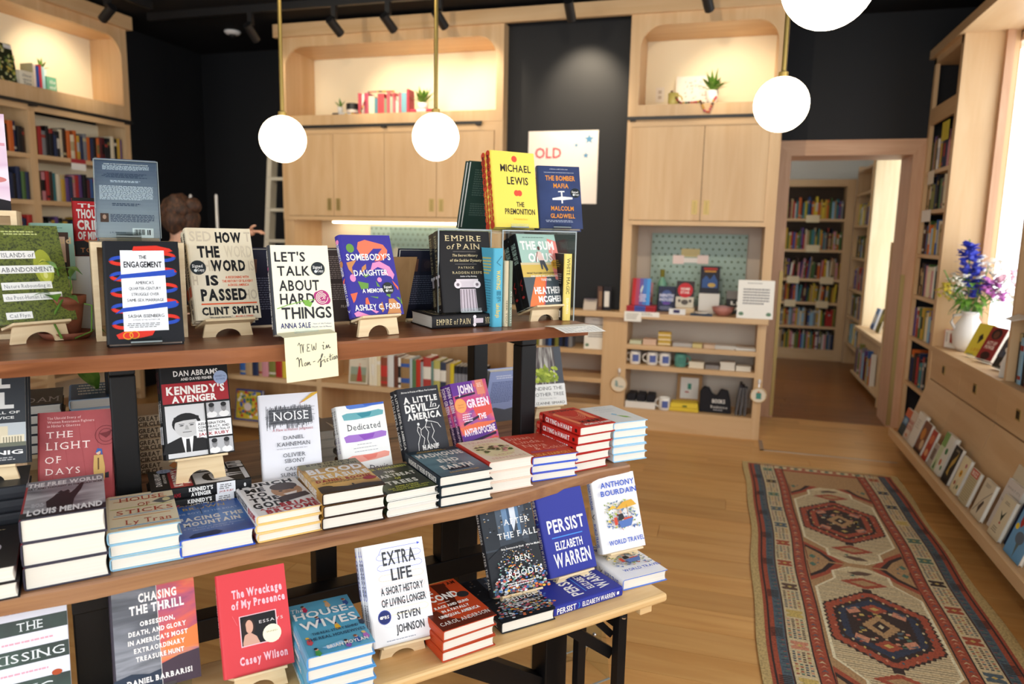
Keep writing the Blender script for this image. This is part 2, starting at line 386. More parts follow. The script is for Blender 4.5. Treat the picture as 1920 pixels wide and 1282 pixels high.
# doorway with flat wood casing and brass edge guards
dr = sroot('door_1')
cx0, cx1, ix0, ix1, zt, zi = .355, 1.545, .497, 1.44, 2.45, 2.322
CAS = wood('casing_wood', '#bf9270', '#d0a685', 'z', .8, .45); CASX = wood('casing_wood_long', '#bf9270', '#d0a685', 'x', .8, .45)
m = MB(); m.prism([(cx0, 6.775, 0), (ix0, 6.775, 0), (ix0, 6.775, zi), (cx0, 6.775, zt)], (0, .03, 0), CAS); m.build('casing', dr)
m = MB(); m.prism([(ix1, 6.775, 0), (cx1, 6.775, 0), (cx1, 6.775, zt), (ix1, 6.775, zi)], (0, .03, 0), CAS); m.build('casing', dr)
m = MB(); m.prism([(cx0, 6.775, zt), (ix0, 6.775, zi), (ix1, 6.775, zi), (cx1, 6.775, zt)], (0, .03, 0), CASX); m.build('casing', dr)
JB = 7.2
MB().box((ix0-.03, 6.8, 0), (ix0, JB, zi), CAS).build('jamb', dr)
MB().box((ix1, 6.8, 0), (ix1+.03, JB, zi), CAS).build('jamb', dr)
MB().box((ix0-.03, 6.8, zi), (ix1+.03, JB, zi+.03), CASX).build('jamb', dr)
for gx, sg in ((ix0, -1), (ix1, 1)):
    MB().box((min(gx, gx+sg*.028), 6.768, .02), (max(gx, gx+sg*.028), 6.775, 1.33), BRASS).box((gx-.002 if sg > 0 else gx, 6.768, .02), (gx if sg > 0 else gx+.002, 6.80, 1.33), BRASS).build('edge_guard', dr)
# room beyond the doorway
w2 = sroot('wall_back_room')
MB().box((-.6, 10.72, -.06), (2.08, 10.8, 3.0), WHITEP).build('wall_panel', w2)
MB().box((-.7, 6.92, -.06), (-.6, 10.8, 3.0), WHITEP).build('wall_panel', w2)
MB().box((2.0, 6.92, -.06), (2.08, 7.9, 3.0), WHITEP).build('wall_panel', w2)
MB().box((2.0, 9.5, -.06), (2.08, 10.8, 3.0), WHITEP).build('wall_panel', w2)
MB().box((2.0, 7.9, -.06), (2.08, 9.5, .55), WHITEP).build('wall_panel', w2)
MB().box((-.7, 6.92, 2.9), (2.08, 10.8, 3.0), WHITEP).build('ceiling_panel', w2)
MB().box((-.6, 6.92, 2.44), (2.08, 6.95, 3.0), WHITEP).build('wall_panel', w2)
MB().hexa([(1.0, 9.6, 2.62), (2.0, 8.6, 2.55), (2.0, 9.0, 2.55), (1.2, 9.8, 2.62), (1.0, 9.6, 2.9), (2.0, 8.6, 2.9), (2.0, 9.0, 2.9), (1.2, 9.8, 2.9)], WHITEP).build('soffit', w2)
area('back_room_portal', (1.99, 8.7, 1.75), (0, PI/2, 0), 2.3, 1.6, 1, portal=True)
# right wall with the shop windows
wr = sroot('wall_right'); XG = 1.90
MB().box((XG, -1.7, -.06), (XG+.1, 6.8, .80), CREAM).build('wall_panel', wr)
MB().box((XG, -1.7, 3.06), (XG+.1, 6.8, CEIL), BLACKW).build('wall_panel', wr)
MB().box((XG, 6.72, .8), (XG+.1, 6.8, 3.06), CREAM).build('wall_panel', wr)
MB().box((XG, 3.62, .8), (XG+.1, 4.25, 3.06), CREAM).build('wall_panel', wr)
MB().box((XG, -1.7, .8), (XG+.1, -.9, 3.06), CREAM).build('wall_panel', wr)
def window(name, y0, y1, z0, z1, mull=()):
    o = sroot(name); fr = wood('window_wood', '#c7a98a', '#d8bea2', 'z', .8, .5)
    for a, b in (((XG-.02, y0, z0), (XG+.06, y0+.06, z1)), ((XG-.005, y1-.03, z0), (XG+.06, y1, z1)), ((XG-.02, y0+.06, z0), (XG+.06, y1-.03, z0+.06)), ((XG-.02, y0+.06, z1-.06), (XG+.06, y1-.03, z1))):
        MB().box(a, b, fr).build('window_frame', o)
    for my in mull: MB().box((XG, my-.03, z0+.06), (XG+.05, my+.03, z1-.06), fr).build('mullion', o)
    e = [y0+.06]+sum([[my-.03, my+.03] for my in mull], [])+[y1-.03]
    for i in range(0, len(e), 2): MB().box((XG+.022, e[i], z0+.06), (XG+.028, e[i+1], z1-.06), WINGL).build('pane', o)
window('window_1', 4.25, 6.72, .84, 3.06)
window('window_2', -.9, 3.62, .84, 3.06, (.6, 2.1))
# storefront behind the viewer: low sill, header and mullions, glazed
wf = sroot('wall_front')
MB().box((-5.6, -1.7, -.06), (2.0, -1.6, .35), BLACKW).build('sill_wall', wf)
MB().box((-5.6, -1.7, 3.2), (2.0, -1.6, CEIL), BLACKW).build('header', wf)
for x in (-5.5, -3.6, -1.7, .2, 1.95): MB().box((x-.04, -1.7, .35), (x+.04, -1.62, 3.2), BLK).build('mullion', wf)
for a, b in ((-5.46, -3.64), (-3.56, -1.74), (-1.66, .16), (.24, 1.91)): MB().box((a, -1.665, .35), (b, -1.66, 3.2), WINGL).build('pane', wf)
# ------------------------------------------------------------------ built-in cabinetry
def fillet_frame(m, x0, x1, z0, z1, ox0, ox1, oz0, oz1, r, y0, y1, mt):
    """face panel ox/oz with an opening x0..x1,z0..z1 whose top corners are rounded"""
    m.box((ox0, y0, oz0), (x0, y1, oz1), mt); m.box((x1, y0, oz0), (ox1, y1, oz1), mt)
    m.box((x0, y0, z1), (x1, y1, oz1), mt); m.box((x0, y0, oz0), (x1, y1, z0), mt)
    K = 10
    for sx, xc in ((1, x0), (-1, x1)):
        arc = [(xc+sx*(r-r*math.cos(a)), z1-r+r*math.sin(a)) for a in [PI/2*i/K for i in range(K+1)]]
        for i in range(K):
            (xa, za), (xb, zb) = arc[i], arc[i+1]
            q = [(xc, z1), (xa, za), (xb, zb)]
            if sx > 0: q = q[::-1]
            m.poly([(a, y0, b) for a, b in q], mt)
            m.faces([(xa, y0, za), (xb, y0, zb), (xb, y1, zb), (xa, y1, za)], [(0, 1, 2, 3) if sx < 0 else (0, 3, 2, 1)], mt)
def niche(o, x0, x1, z0, z1, y0, yb, mats=(MAPLE, MAPLEX, CREAM)):
    m = MB(); v, hz, bk = mats; t = .02
    m.box((x0-t, y0, z0-t), (x0, yb, z1+t), v); m.box((x1, y0, z0-t), (x1+t, yb, z1+t), v); m.box((x0, y0, z1), (x1, yb, z1+t), hz); m.box((x0, y0, z0-t), (x1, yb, z0), hz)
    m.build('niche_lining', o)
    MB().box((x0-t, yb, z0-t), (x1+t, yb+.02, z1+t), bk).build('niche_back', o)
def cab_door(o, x0, x1, z0, z1, y, pull):
    d = MB().box((x0+.002, y-.018, z0+.002), (x1-.002, y, z1-.002), MAPLE).build('cabinet_door', o, bevel=.0015)
    px = x1-.045 if pull == 'r' else x0+.045
    q = MB(); q.box((px-.022, y-.0195, z0+.05), (px+.022, y-.017, z0+.16), BRASS); q.box((px-.003, y-.0215, z0+.058), (px+.003, y-.0192, z0+.152), mat('brass_shadow', '#8d7a4c', .4, .8)); q.build('recessed_pull', d)
def rail(o, x0, x1, z, y, brackets):
    m = MB(); m.box((x0, y-.055, z-.012), (x1, y-.043, z+.012), BLK)
    for b in brackets: m.box((b-.02, y-.05, z-.02), (b+.02, y, z+.0), BLK)
    m.build('ladder_rail', o)
def upper(o, x0, x1, nx0, nx1, doors, y=YB, yb=6.42, zr=2.53, ze=1.70, nz0=2.637, nz1=3.233):
    m = MB(); fillet_frame(m, nx0, nx1, nz0, nz1, x0, x1, 2.545, 3.33, .17, y-.012, y+.012, MAPLE); m.build('face_frame', o)
    niche(o, nx0-.002, nx1+.002, nz0, nz1+.002, y+.012, yb)
    for a, b in ((x0, doors[0]), (doors[-1], x1)): MB().box((a, y-.008, ze), (b, y+.012, 2.545), MAPLE).build('stile', o)
    MB().box((doors[0], y-.008, 2.47), (doors[-1], y+.012, 2.545), MAPLEX).build('top_rail', o); MB().box((doors[0], y-.02, ze), (doors[-1], y+.012, ze+.035), MAPLEX).build('bottom_rail', o)
    for a, b in ((x0, x0+.02), (x1-.02, x1)): MB().box((a, y+.012, ze), (b, yb, 3.33), MAPLE).build('carcass_side', o)
    MB().box((x0+.02, y+.012, ze), (x1-.02, yb, ze+.02), MAPLEX).build('carcass_floor', o)
    for i in range(len(doors)-1): cab_door(o, doors[i], doors[i+1], ze+.037, 2.468, y-.006, 'r' if i % 2 == 0 else 'l')
# left-hand unit on the back wall
cl = thing('built_in_cabinet', 'wide maple wall cabinet with four doors under a rounded display niche', 'cabinet', None, 'built-in cabinets')
upper(cl, -4.0, -1.86, -3.94, -1.924, [-3.94, -3.459, -2.95, -2.452, -1.93]); rail(cl, -4.0, -2.03, 2.53, YB, (-3.9, -2.95, -2.07))
for a, b in ((-4.0, -3.90), (-1.95, -1.86)): MB().box((a, YB, 0), (b, 6.45, 1.70), MAPLE).build('side_panel', cl)
MB().box((-3.90, 6.43, .0), (-1.95, 6.45, 1.70), CREAM).build('recess_back', cl)
MB().box((-4.0, 5.90, .94), (-1.86, 6.43, .985), MAPLEX).build('worktop', cl)
MB().box((-3.7, 6.30, 1.680), (-2.0, 6.34, 1.697), mat('led_strip', '#fff1d6', .5, emit=7.)).build('light_strip', cl)
# right-hand unit
cr_ = thing('built_in_cabinet', 'narrow maple wall cabinet with two doors beside the doorway', 'cabinet', None, 'built-in cabinets')
upper(cr_, -.815, .352, -.736, .29, [-.774, -.212, .267]); rail(cr_, -.815, .20, 2.53, YB, (-.77,))
for a, b in ((-.815, -.744), (.283, .352)): MB().box((a, YB-.004, .985), (b, 6.45, 1.70), MAPLE).build('side_panel', cr_)
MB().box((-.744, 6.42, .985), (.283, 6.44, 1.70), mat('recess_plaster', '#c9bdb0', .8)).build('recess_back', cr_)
# lower shelving, one unit under the right cabinet and one under the dark panel
def lower(o, x0, x1, s0, s1, shelves, yb=6.32):
    for a, b in ((x0, s0), (s1, x1)): MB().box((a, YB, 0), (b, YB+.03, .94), MAPLE).build('stile', o)
    for a, b in ((s0-.02, s0), (s1, s1+.02)): MB().box((a, YB+.03, 0), (b, yb, .94), MAPLE).build('side_panel', o)
    MB().box((s0, yb, .1), (s1, yb+.02, .94), mat('shelf_back', '#d8cdbd', .7)).build('back_panel', o)
    for z in shelves: MB().box((s0, YB+.004, z-.038), (s1, yb, z), MAPLEX).build('shelf', o)
    MB().box((s0, YB+.002, 0), (s1, YB+.03, shelves[-1]-.038), MAPLEX).build('kick_board', o)
lr = thing('shelf_unit', 'low maple shelf unit with mugs and cards beside the doorway', 'shelves', None, 'low shelf units along the back wall')
lower(lr, -.815, .345, -.746, .281, [.715, .544, .173])
lm = thing('shelf_unit', 'low maple shelf unit under the dark wall panel', 'shelves', None, 'low shelf units along the back wall')
lower(lm, -1.86, -.815, -1.80, -.95, [.65, .406, .178])
wt = tag(MB().box((-1.858, 5.885, .94), (.355, 6.42, .985), MAPLEX).build('worktop', None, bevel=.004), 'long maple worktop running over the low back shelf units', 'worktop')
# crown board across both units
struct('trim_1', MB().box((-4.04, 5.895, 3.318), (.36, 5.94, 3.43), MAPLEX))
# ------------------------------------------------------------------ bookcase on the left wall
ML = Matrix.Translation(Vector((XLF, 0, 0))) @ Matrix.Rotation(PI/2, 4, 'Z')     # local x = world Y, local y into the wall
lb = thing('wall_bookcase', 'tall maple bookcase on the left wall with an arched display niche on top', 'bookcase', ML)
LX0, LX1 = 2.6, 5.40
m = MB(); fillet_frame(m, 2.7, 5.335, 2.66, 3.235, LX0, LX1, 2.545, 3.33, .17, -.012, .012, MAPLE); m.build('face_frame', lb)
niche(lb, 2.698, 5.337, 2.66, 3.237, .012, .33)
MB().box((LX0, -.06, 3.318), (LX1+.03, .01, 3.43), MAPLEX).build('crown_board', lb)
rail(lb, LX0, LX1-.01, 2.525, 0, (4.43, 5.36))
for a, b in ((LX1-.05, LX1), (4.40, 4.46), (3.4, 3.46)): MB().box((a, 0, 0), (b, .33, 2.545), MAPLE).build('upright', lb)
MB().box((LX0, 0, 2.475), (LX1-.05, .02, 2.545), MAPLEX).build('top_rail', lb)
MB().box((LX0, .31, 0), (LX1-.05, .33, 2.5), CREAM).build('back_panel', lb)
LSH = [2.149, 1.796, 1.44, 1.08, .72, .36, .1]
for z in LSH:
    for a, b in ((3.46, 4.40), (4.46, LX1-.05)): MB().box((a, 0, z-.035), (b, .31, z), MAPLEX).build('shelf', lb)
# ------------------------------------------------------------------ right wall: bookcase, ledge with drawers, slanted display
rb = thing('wall_bookcase', 'narrow tall maple bookcase squeezed between doorway and window', 'bookcase')
for a, b in (((XR, 6.0, 0), (1.872, 6.03, 3.07)), ((XR, 6.72, 0), (XR+.03, 6.775, 3.07)), ((XR, 6.03, 0), (XR+.025, 6.07, 3.07))): MB().box(a, b, MAPLE).build('upright', rb)
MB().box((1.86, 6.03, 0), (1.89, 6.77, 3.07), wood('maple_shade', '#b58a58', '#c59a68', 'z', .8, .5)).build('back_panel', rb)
MB().box((XR, 6.07, 2.54), (XR+.02, 6.72, 2.67), MAPLEY).build('header', rb)
RSH = [2.65, 2.17, 1.86, 1.51, 1.172, .826, .444, .1]
for z in RSH: MB().box((XR+.004, 6.03, z-.03), (1.86, 6.74, z), MAPLEY).build('shelf', rb)
MB().box((XR, 6.03, 3.02), (1.89, 6.775, 3.07), MAPLEY).build('shelf', rb)
struct('trim_2', MB().box((XR-.035, -1.5, 3.07), (XG, 6.8, 3.14), MAPLEY))
# the window bay: post moulding beside the glass
struct('trim_3', MB().box((1.78, 5.955, .84), (1.83, 6.0, 3.07), CAS))
bench = thing('window_bench', 'long maple window bench with square drawer pulls and slanted book display', 'cabinet')
MB().box((XR, -1.0, .80), (1.898, 6.0, .837), MAPLEY).build('ledge', bench)
ys = [6.0, 5.30, 4.60, 3.9, 3.2, 2.5]
for i in range(len(ys)-1):
    d = MB().box((XR+.008, ys[i+1]+.003, .597), (XR+.03, ys[i]-.003, .796), MAPLEY).build('drawer_front', bench)
    c = (ys[i]+ys[i+1])/2+(.05 if i else .02)
    MB().box((XR+.004, c-.03, .68), (XR+.0085, c+.03, .74), BRASS).box((XR+.0025, c-.02, .69), (XR+.0045, c+.02, .73), mat('pull_dark', '#3a3120', .4, .8)).build('drawer_pull', d)
    pn = MB(); pn.hexa([(1.40, ys[i+1]+.004, .15), (1.40, ys[i]-.004, .15), (1.43, ys[i]-.004, .15), (1.43, ys[i+1]+.004, .15), (XR+.004, ys[i+1]+.004, .588), (XR+.004, ys[i]-.004, .588), (XR+.034, ys[i]-.004, .588), (XR+.034, ys[i+1]+.004, .588)], MAPLEY); pn.build('slanted_panel', bench)
MB().box((1.30, 2.5, .140), (1.42, 5.95, .170), MAPLEY).build('trough_base', bench)
for i in range(3):
    a, b = (5.95, 5.06, 4.17, 2.5)[i], (5.95, 5.06, 4.17, 2.5)[i+1]
    MB().box((1.283, b+.001, .136), (1.302, a-.001, .196), MAPLEY).build('trough_lip', bench)
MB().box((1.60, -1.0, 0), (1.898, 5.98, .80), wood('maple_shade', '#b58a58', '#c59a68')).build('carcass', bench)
pier = thing('window_bookcase', 'maple bookcase pier standing on the window bench at the right edge', 'bookcase')
for a, b in (((1.56, 4.60, .838), (1.89, 4.63, 3.06)), ((1.56, 3.62, .838), (1.89, 3.65, 3.06)), ((1.87, 3.65, .838), (1.89, 4.60, 3.06))): MB().box(a, b, MAPLE).build('upright', pier)
for z in (1.22, 1.6, 2.0, 2.4, 2.8): MB().box((1.57, 3.65, z-.03), (1.87, 4.60, z), MAPLEY).build('shelf', pier)
# ------------------------------------------------------------------ ceiling track, spot heads, detector, globe pendants
def spot(loc, aim, power, col=(1, .83, .6), size=60, blend=.8):
    l = bpy.data.lights.new('track_spot', 'SPOT'); l.energy = power; l.color = col; l.spot_size = math.radians(size); l.spot_blend = blend; l.shadow_soft_size = .03
    o = bpy.data.objects.new('track_spot', l); COL.objects.link(o); o.location = loc
    o.rotation_euler = (Vector(aim)-Vector(loc)).to_track_quat('-Z', 'Y').to_euler(); return o
tr = thing('track_rail', 'black ceiling track running along the back cabinets', 'track light')
MB().box((-5.0, 5.44, 3.40), (1.2, 5.48, 3.46), BLK).build('rail_profile', tr)
tr2 = thing('track_rail', 'black ceiling track running along the left wall bookcase', 'track light')
MB().box((-4.75, 1.5, 3.40), (-4.71, 5.2, 3.46), BLK).build('rail_profile', tr2)
where = {-3.16: 'leftmost over the wide niche', -2.68: 'second over the wide niche', -2.24: 'third over the wide niche, behind the middle pendant rod', -1.21: 'over the dark wall panel', -.23: 'over the narrow niche', -3.95: 'in the dark corner left of the wide cabinet'}
def head(x, y, aim, label, power, size=60):
    t = thing('spot_head', label, 'spotlight', (x, y, 3.40), 'black track spotlights')
    MB().box((-.02, -.02, -.10), (.02, .02, 0), BLK).build('bracket', t)
    d = (Vector(aim)-Vector((x, y, 3.25))).normalized(); c = Vector((0, 0, -.15))
    MB().tube([c-d*.07, c-d*.06, c+d*.085], .036, BLK, 14).build('can', t, smooth=False)
    MB().tube([c+d*.086, c+d*.088], .026, mat('lamp_glass', '#ffe0b0', .4, emit=3.), 12).build('lens', t)
    if power: spot(Vector((x, y, 3.40))+c+d*.10, aim, power, size=size)
SPW = 32
for x, w in where.items():
    head(x, 5.46, ((x+.12, 5.98, 2.92) if x != -1.21 else (x+.02, 6.06, 2.75)) if x > -3.9 else (x, 6.8, 2.2), 'added unseen black spotlight '+w, (70 if x == -1.21 else SPW) if x > -3.9 else 6, 75)
head(-4.73, 4.75, (-5.25, 4.85, 2.95), 'black track spotlight over the left wall bookcase', SPW, 75)
head(-4.73, 3.6, (-5.25, 3.7, 2.95), 'black track spotlight at the top left edge, over the left niche', SPW, 75)
tr3 = thing('track_rail', 'black ceiling track added out of view across the middle of the shop', 'track light')  # added track out of view; its spots brighten the back cabinets
MB().box((-4.2, 2.98, 3.40), (1.0, 3.02, 3.46), BLK).build('rail_profile', tr3)
for x, ax, w in ((-3.4, -3.3, 'leftmost on the middle track'), (-1.9, -2.3, 'second on the middle track'), (-.5, -.4, 'third on the middle track')): head(x, 3.0, (ax, 5.95, 1.75), 'added unseen black spotlight '+w, 95, 85)
sd = thing('dome_camera', 'small white dome camera on the black ceiling', 'camera', (-4.62, 6.1, CEIL))
MB().lathe([(.075, 0), (.078, -.012), (.06, -.03), (.035, -.035)], mat('white_plastic', '#e8e8e8', .4), 20).build('housing', sd, smooth=True)
MB().lathe([(.034, -.033), (.03, -.05), (.015, -.06), (0, -.062)], BLK, 14).build('lens', sd, smooth=True)
GLOBE = mat('opal_glass', '#ffe9c8', .3, emit=11.)
def pendant(p, r, label):
    t = thing('globe_pendant', label, 'pendant lamp', p, 'opal globe pendants')
    MB().ball((0, 0, 0), r, GLOBE, n=32, k=20).build('globe', t, smooth=True)
    MB().lathe([(.022, r-.004), (.022, r+.02), (.011, r+.025), (.011, CEIL-p[2]-.02), (.05, CEIL-p[2]-.02), (.05, CEIL-p[2])], BRASSY, 14).build('rod', t, smooth=False)
pendant((-2.378, 3.538, 2.096), .125, 'glowing opal globe pendant in front of the ladder')
pendant((-1.535, 3.692, 2.112), .125, 'glowing opal globe pendant above the yellow book')
pendant((.208, 3.694, 2.228), .125, 'glowing opal globe pendant left of the doorway')
pendant((.226, 2.25, 2.305), .125, 'glowing opal globe pendant cut off by the top edge')
# ================================================================== DISPLAY TABLE
ZT, ZM, ZBN = 1.335, .866, .56
MT = frame((0, 0, 0), U, -NV, ZV)     # local x along the table, local y away from the shopper
def slab(m, s0, s1, t0, t1, z0, z1, mt, amp=.006, seed=1, taper=0., under=.02, n=60, dip=0., rec=0.):
    """live-edge plank: local x=s, y=-t"""
    rr = random.Random(seed); ph = [rr.uniform(0, 6.28) for _ in range(6)]
    def wob(s, k): return amp*(math.sin(s*5+ph[k])+.6*math.sin(s*11.3+ph[k+1])+.3*math.sin(s*29+ph[k+2]))
    V = []; F = []
    for i in range(n+1):
        q = i/n; s = s0+(s1-s0)*q; qr = min(1, max(0, (s-.85)/.55)); yf = -t0+wob(s, 0)+rec*qr*qr*(3-2*qr); yb = -t1+wob(s, 2); e = under+wob(s, 1)*1.2; so = 0
        if i == n: so = taper
        d = dip*math.exp(-((s-.55)/.16)**2)
        V += [(s, yf+.003, z1), (s, yf, z1-.006), (s, yf+e*.5, (z0+z1)/2-.004-d*.6), (s, yf+e, z0-d), (s+so, yb-.01, z0), (s+so, yb, z1-.006), (s+so, yb-.003, z1)]
    for i in range(n):
        for k in range(7): F.append((i*7+k, i*7+(k+1) % 7, (i+1)*7+(k+1) % 7, (i+1)*7+k))
    F += [tuple(range(7))[::-1], tuple(n*7+k for k in range(7))]
    m.faces(V, F, mt)
tb = thing('display_table', 'long two-tier steel-framed table with live-edge slabs stacked with books', 'table', MT)
m = MB(); slab(m, -.75, 1.335, -1.688, -2.42, ZT-.036, ZT, WALNUT, .004, 3, .0, .012, dip=.012, rec=.05); m.build('upper_slab', tb, smooth=False)
m = MB(); slab(m, -.95, 1.505, -1.650, -2.56, ZM-.038, ZM, RUSTIC, .003, 5, .14, .006, rec=.068); m.build('lower_slab', tb, smooth=False)
for s in (.080, 1.269):
    for t in (-2.0, -2.33): MB().box((s-.029, -t-.029, ZM+.0005), (s+.029, -t+.029, ZT-.097), STEEL).build('riser_post', tb, bevel=.004)
    MB().box((s-.029, 1.971, ZT-.097), (s+.029, 2.359, ZT-.0365), STEEL).build('riser_beam', tb, bevel=.004)
for s in (-.012, 1.265):
    for t in (-1.80, -2.42): MB().box((s-.042, -t-.042, 0), (s+.042, -t+.042, ZM-.115), STEEL).build('leg', tb, bevel=.004)
    MB().box((s-.042, 1.745, ZM-.115), (s+.042, 2.47, ZM-.043), STEEL).build('leg_beam', tb, bevel=.004)
for s in (.645, ): MB().box((s-.035, 2.20, .02), (s+.035, 2.27, ZM-.043), STEEL).build('centre_post', tb, bevel=.004)
MB().box((.03, 2.075, .425), (1.223, 2.145, .495), STEEL).build('stretcher', tb, bevel=.004)
MB().box((1.0, 2.075, .495), (1.07, 2.145, ZM-.043), STEEL).build('centre_post', tb, bevel=.004)
MB().bar((1.06, 2.11, ZM-.07), (1.25, 2.11, .60), .05, .06, STEEL).build('brace', tb)
MB().bar((.86, 1.80, .36), (1.222, 1.80, .13), .05, .07, STEEL).build('brace', tb)
# folding bench in front of it
fb = thing('folding_bench', 'pine beer bench with black folding legs carrying the lowest row of books', 'bench', MT)
m = MB(); m.box((-.95, 1.448, ZBN-.026), (1.44, 1.745, ZBN), PINE); m.build('seat_board', fb, bevel=.008)
MB().box((1.36, 1.475, ZBN-.062), (1.405, 1.72, ZBN-.026), PINE).build('batten', fb, bevel=.003)
for y in (1.50, 1.69): MB().box((1.290, y-.015, 0), (1.320, y+.015, ZBN-.027), STEEL).build('leg', fb, bevel=.002)
for z in (.475, .12): MB().box((1.295, 1.515, z-.015), (1.315, 1.675, z+.015), STEEL).build('cross_bar', fb)
MB().bar((1.09, 1.532, ZBN-.03), (1.297, 1.532, .37), .022, .032, STEEL).build('fold_strut', fb)
MB().bar((1.20, 1.532, ZBN-.03), (1.297, 1.532, .43), .018, .02, STEEL).build('fold_strut', fb)
MB().box((.9, 1.48, ZBN-.04), (1.36, 1.50, ZBN-.026), STEEL).build('side_rail', fb)
MB().lathe([(.007, 0), (.007, .004), (0, .006)], CHROME, 8, (1.305, 1.485, .50)).build('rivet', fb)
# ------------------------------------------------------------------ cover designs
W_, K_ = '#f4f2ee', '#1a1a1c'
MOSS = speckle('moss_photo', ['#262e0a', '#454f16', '#6a7424', '#343d10'], 210, .5, detail=9, dist=.3)
def badge(x, y, r=.115, asp=.66, c='#2a3033'):
    return [('E', x, y, r, r*asp, c), ('T', 'Signed', x-r*.72, x+r*.6, y-r*asp*.45, y-r*asp*.02, W_, 'sb'), ('T', 'Copy', x-r*.1, x+r*.75, y+r*asp*.12, y+r*asp*.5, W_, 'sb'), ('E', x-r*.35, y+r*asp*.4, r*.22, r*.14, '#dfe6e6')]
defbook('islands', .156, .228, .026, MOSS, art_=[('E', .70, .44, .13, .19, '#a3a93c'), ('E', .71, .47, .085, .12, '#c2c44e'), ('E', .705, .52, .03, .035, '#e3e08c'),
    ('G', .22, .06, .8, .11, 2, '#c9cf8a'),
    ('R', .16, .265, .62, .345, W_), ('T', 'ISLANDS', .185, .49, .285, .33, '#3d4048', 's'), ('T', 'of', .52, .595, .285, .33, '#3d4048', 'si'),
    ('R', .12, .415, .83, .495, W_), ('T', 'ABANDONMENT', .145, .81, .433, .48, '#3d4048', 's'),
    ('R', .11, .585, .76, .66, W_), ('T', 'Nature Rebounding in', .14, .735, .605, .643, '#6a6d72', 's'),
    ('R', .10, .70, .865, .775, W_), ('T', 'the Post-Human Landscape', .13, .84, .72, .758, '#6a6d72', 's'),
    ('R', .09, .885, .42, .955, W_), ('T', 'Cal Flyn', .13, .39, .903, .938, '#6a6d72', 's')], spine_art=[('T', 'ISLANDS of ABANDONMENT', .1, .7, .35, .65, W_, 's')])
rb_ = []
for k in range(5):
    y0 = .165+k*.155
    rb_ += [('L', [(.25-.155*math.sin(a), y0+.032-.034*math.cos(a)) for a in [PI*i/16 for i in range(9)]], .05, '#2f4fb5'), ('L', [(.25-.155*math.sin(a), y0+.032-.034*math.cos(a)) for a in [PI*i/16 for i in range(8, 17)]], .05, '#d8392c'),
            ('L', [(.78+.155*math.sin(a), y0-.005-.034*math.cos(a)) for a in [PI*i/16 for i in range(9)]], .05, '#d8392c'), ('L', [(.78+.155*math.sin(a), y0-.005-.034*math.cos(a)) for a in [PI*i/16 for i in range(8, 17)]], .05, '#2f4fb5')]
defbook('engagement', .154, .24, .032, '#222327', art_=rb_+[('R', .22, .095, .80, .885, '#f2f3f6'), ('P', [(.38, .10), (.40, .055), (.70, .045), (.88, .075), (.92, .10), (.80, .125), (.80, .095)], '#d8392c'),
    ('P', [(.12, .40), (.22, .335), (.50, .315), (.92, .285), (.93, .325), (.80, .345), (.22, .375)], '#2f4fb5'), ('P', [(.12, .715), (.22, .66), (.50, .64), (.92, .60), (.93, .64), (.80, .66), (.22, .70)], '#2f4fb5'),
    ('P', [(.15, .955), (.12, .915), (.22, .885), (.62, .885), (.58, .93), (.40, .955)], '#d8392c'), ('L', [(.27+.06*math.cos(a*.5), .925+.035*math.sin(a*.5)) for a in range(14)], .012, '#e8a52e'), ('L', [(.35+.06*math.cos(a*.5), .92+.035*math.sin(a*.5)) for a in range(14)], .012, '#e8a52e'),
    ('T', 'THE', .46, .56, .145, .18, '#2a2b30', 'b'), ('T', 'ENGAGEMENT', .26, .76, .205, .265, '#1d1e22', 'b'),
    ('T', "AMERICA'S", .40, .64, .40, .432, '#333', ''), ('T', 'QUARTER-CENTURY', .31, .73, .458, .488, '#333', ''), ('T', 'STRUGGLE OVER', .34, .70, .515, .545, '#333', ''), ('T', 'SAME-SEX MARRIAGE', .28, .76, .572, .602, '#333', ''),
    ('T', 'SASHA ISSENBERG', .28, .75, .725, .757, '#333', ''), ('T', 'AUTHOR OF THE VICTORY LAB', .34, .69, .773, .785, '#555', ''), ('G', .26, .81, .76, .86, 3, '#8a8a8a')],
    spine_art=[('R', 0, .2, .98, .45, '#2f4fb5'), ('T', 'THE ENGAGEMENT', .12, .6, .3, .7, W_, 'b')])
CRM = speckle('aged_cream_cover', ['#d5c5a6', '#e3d6ba', '#e9dec6'], 9, .45, detail=4)
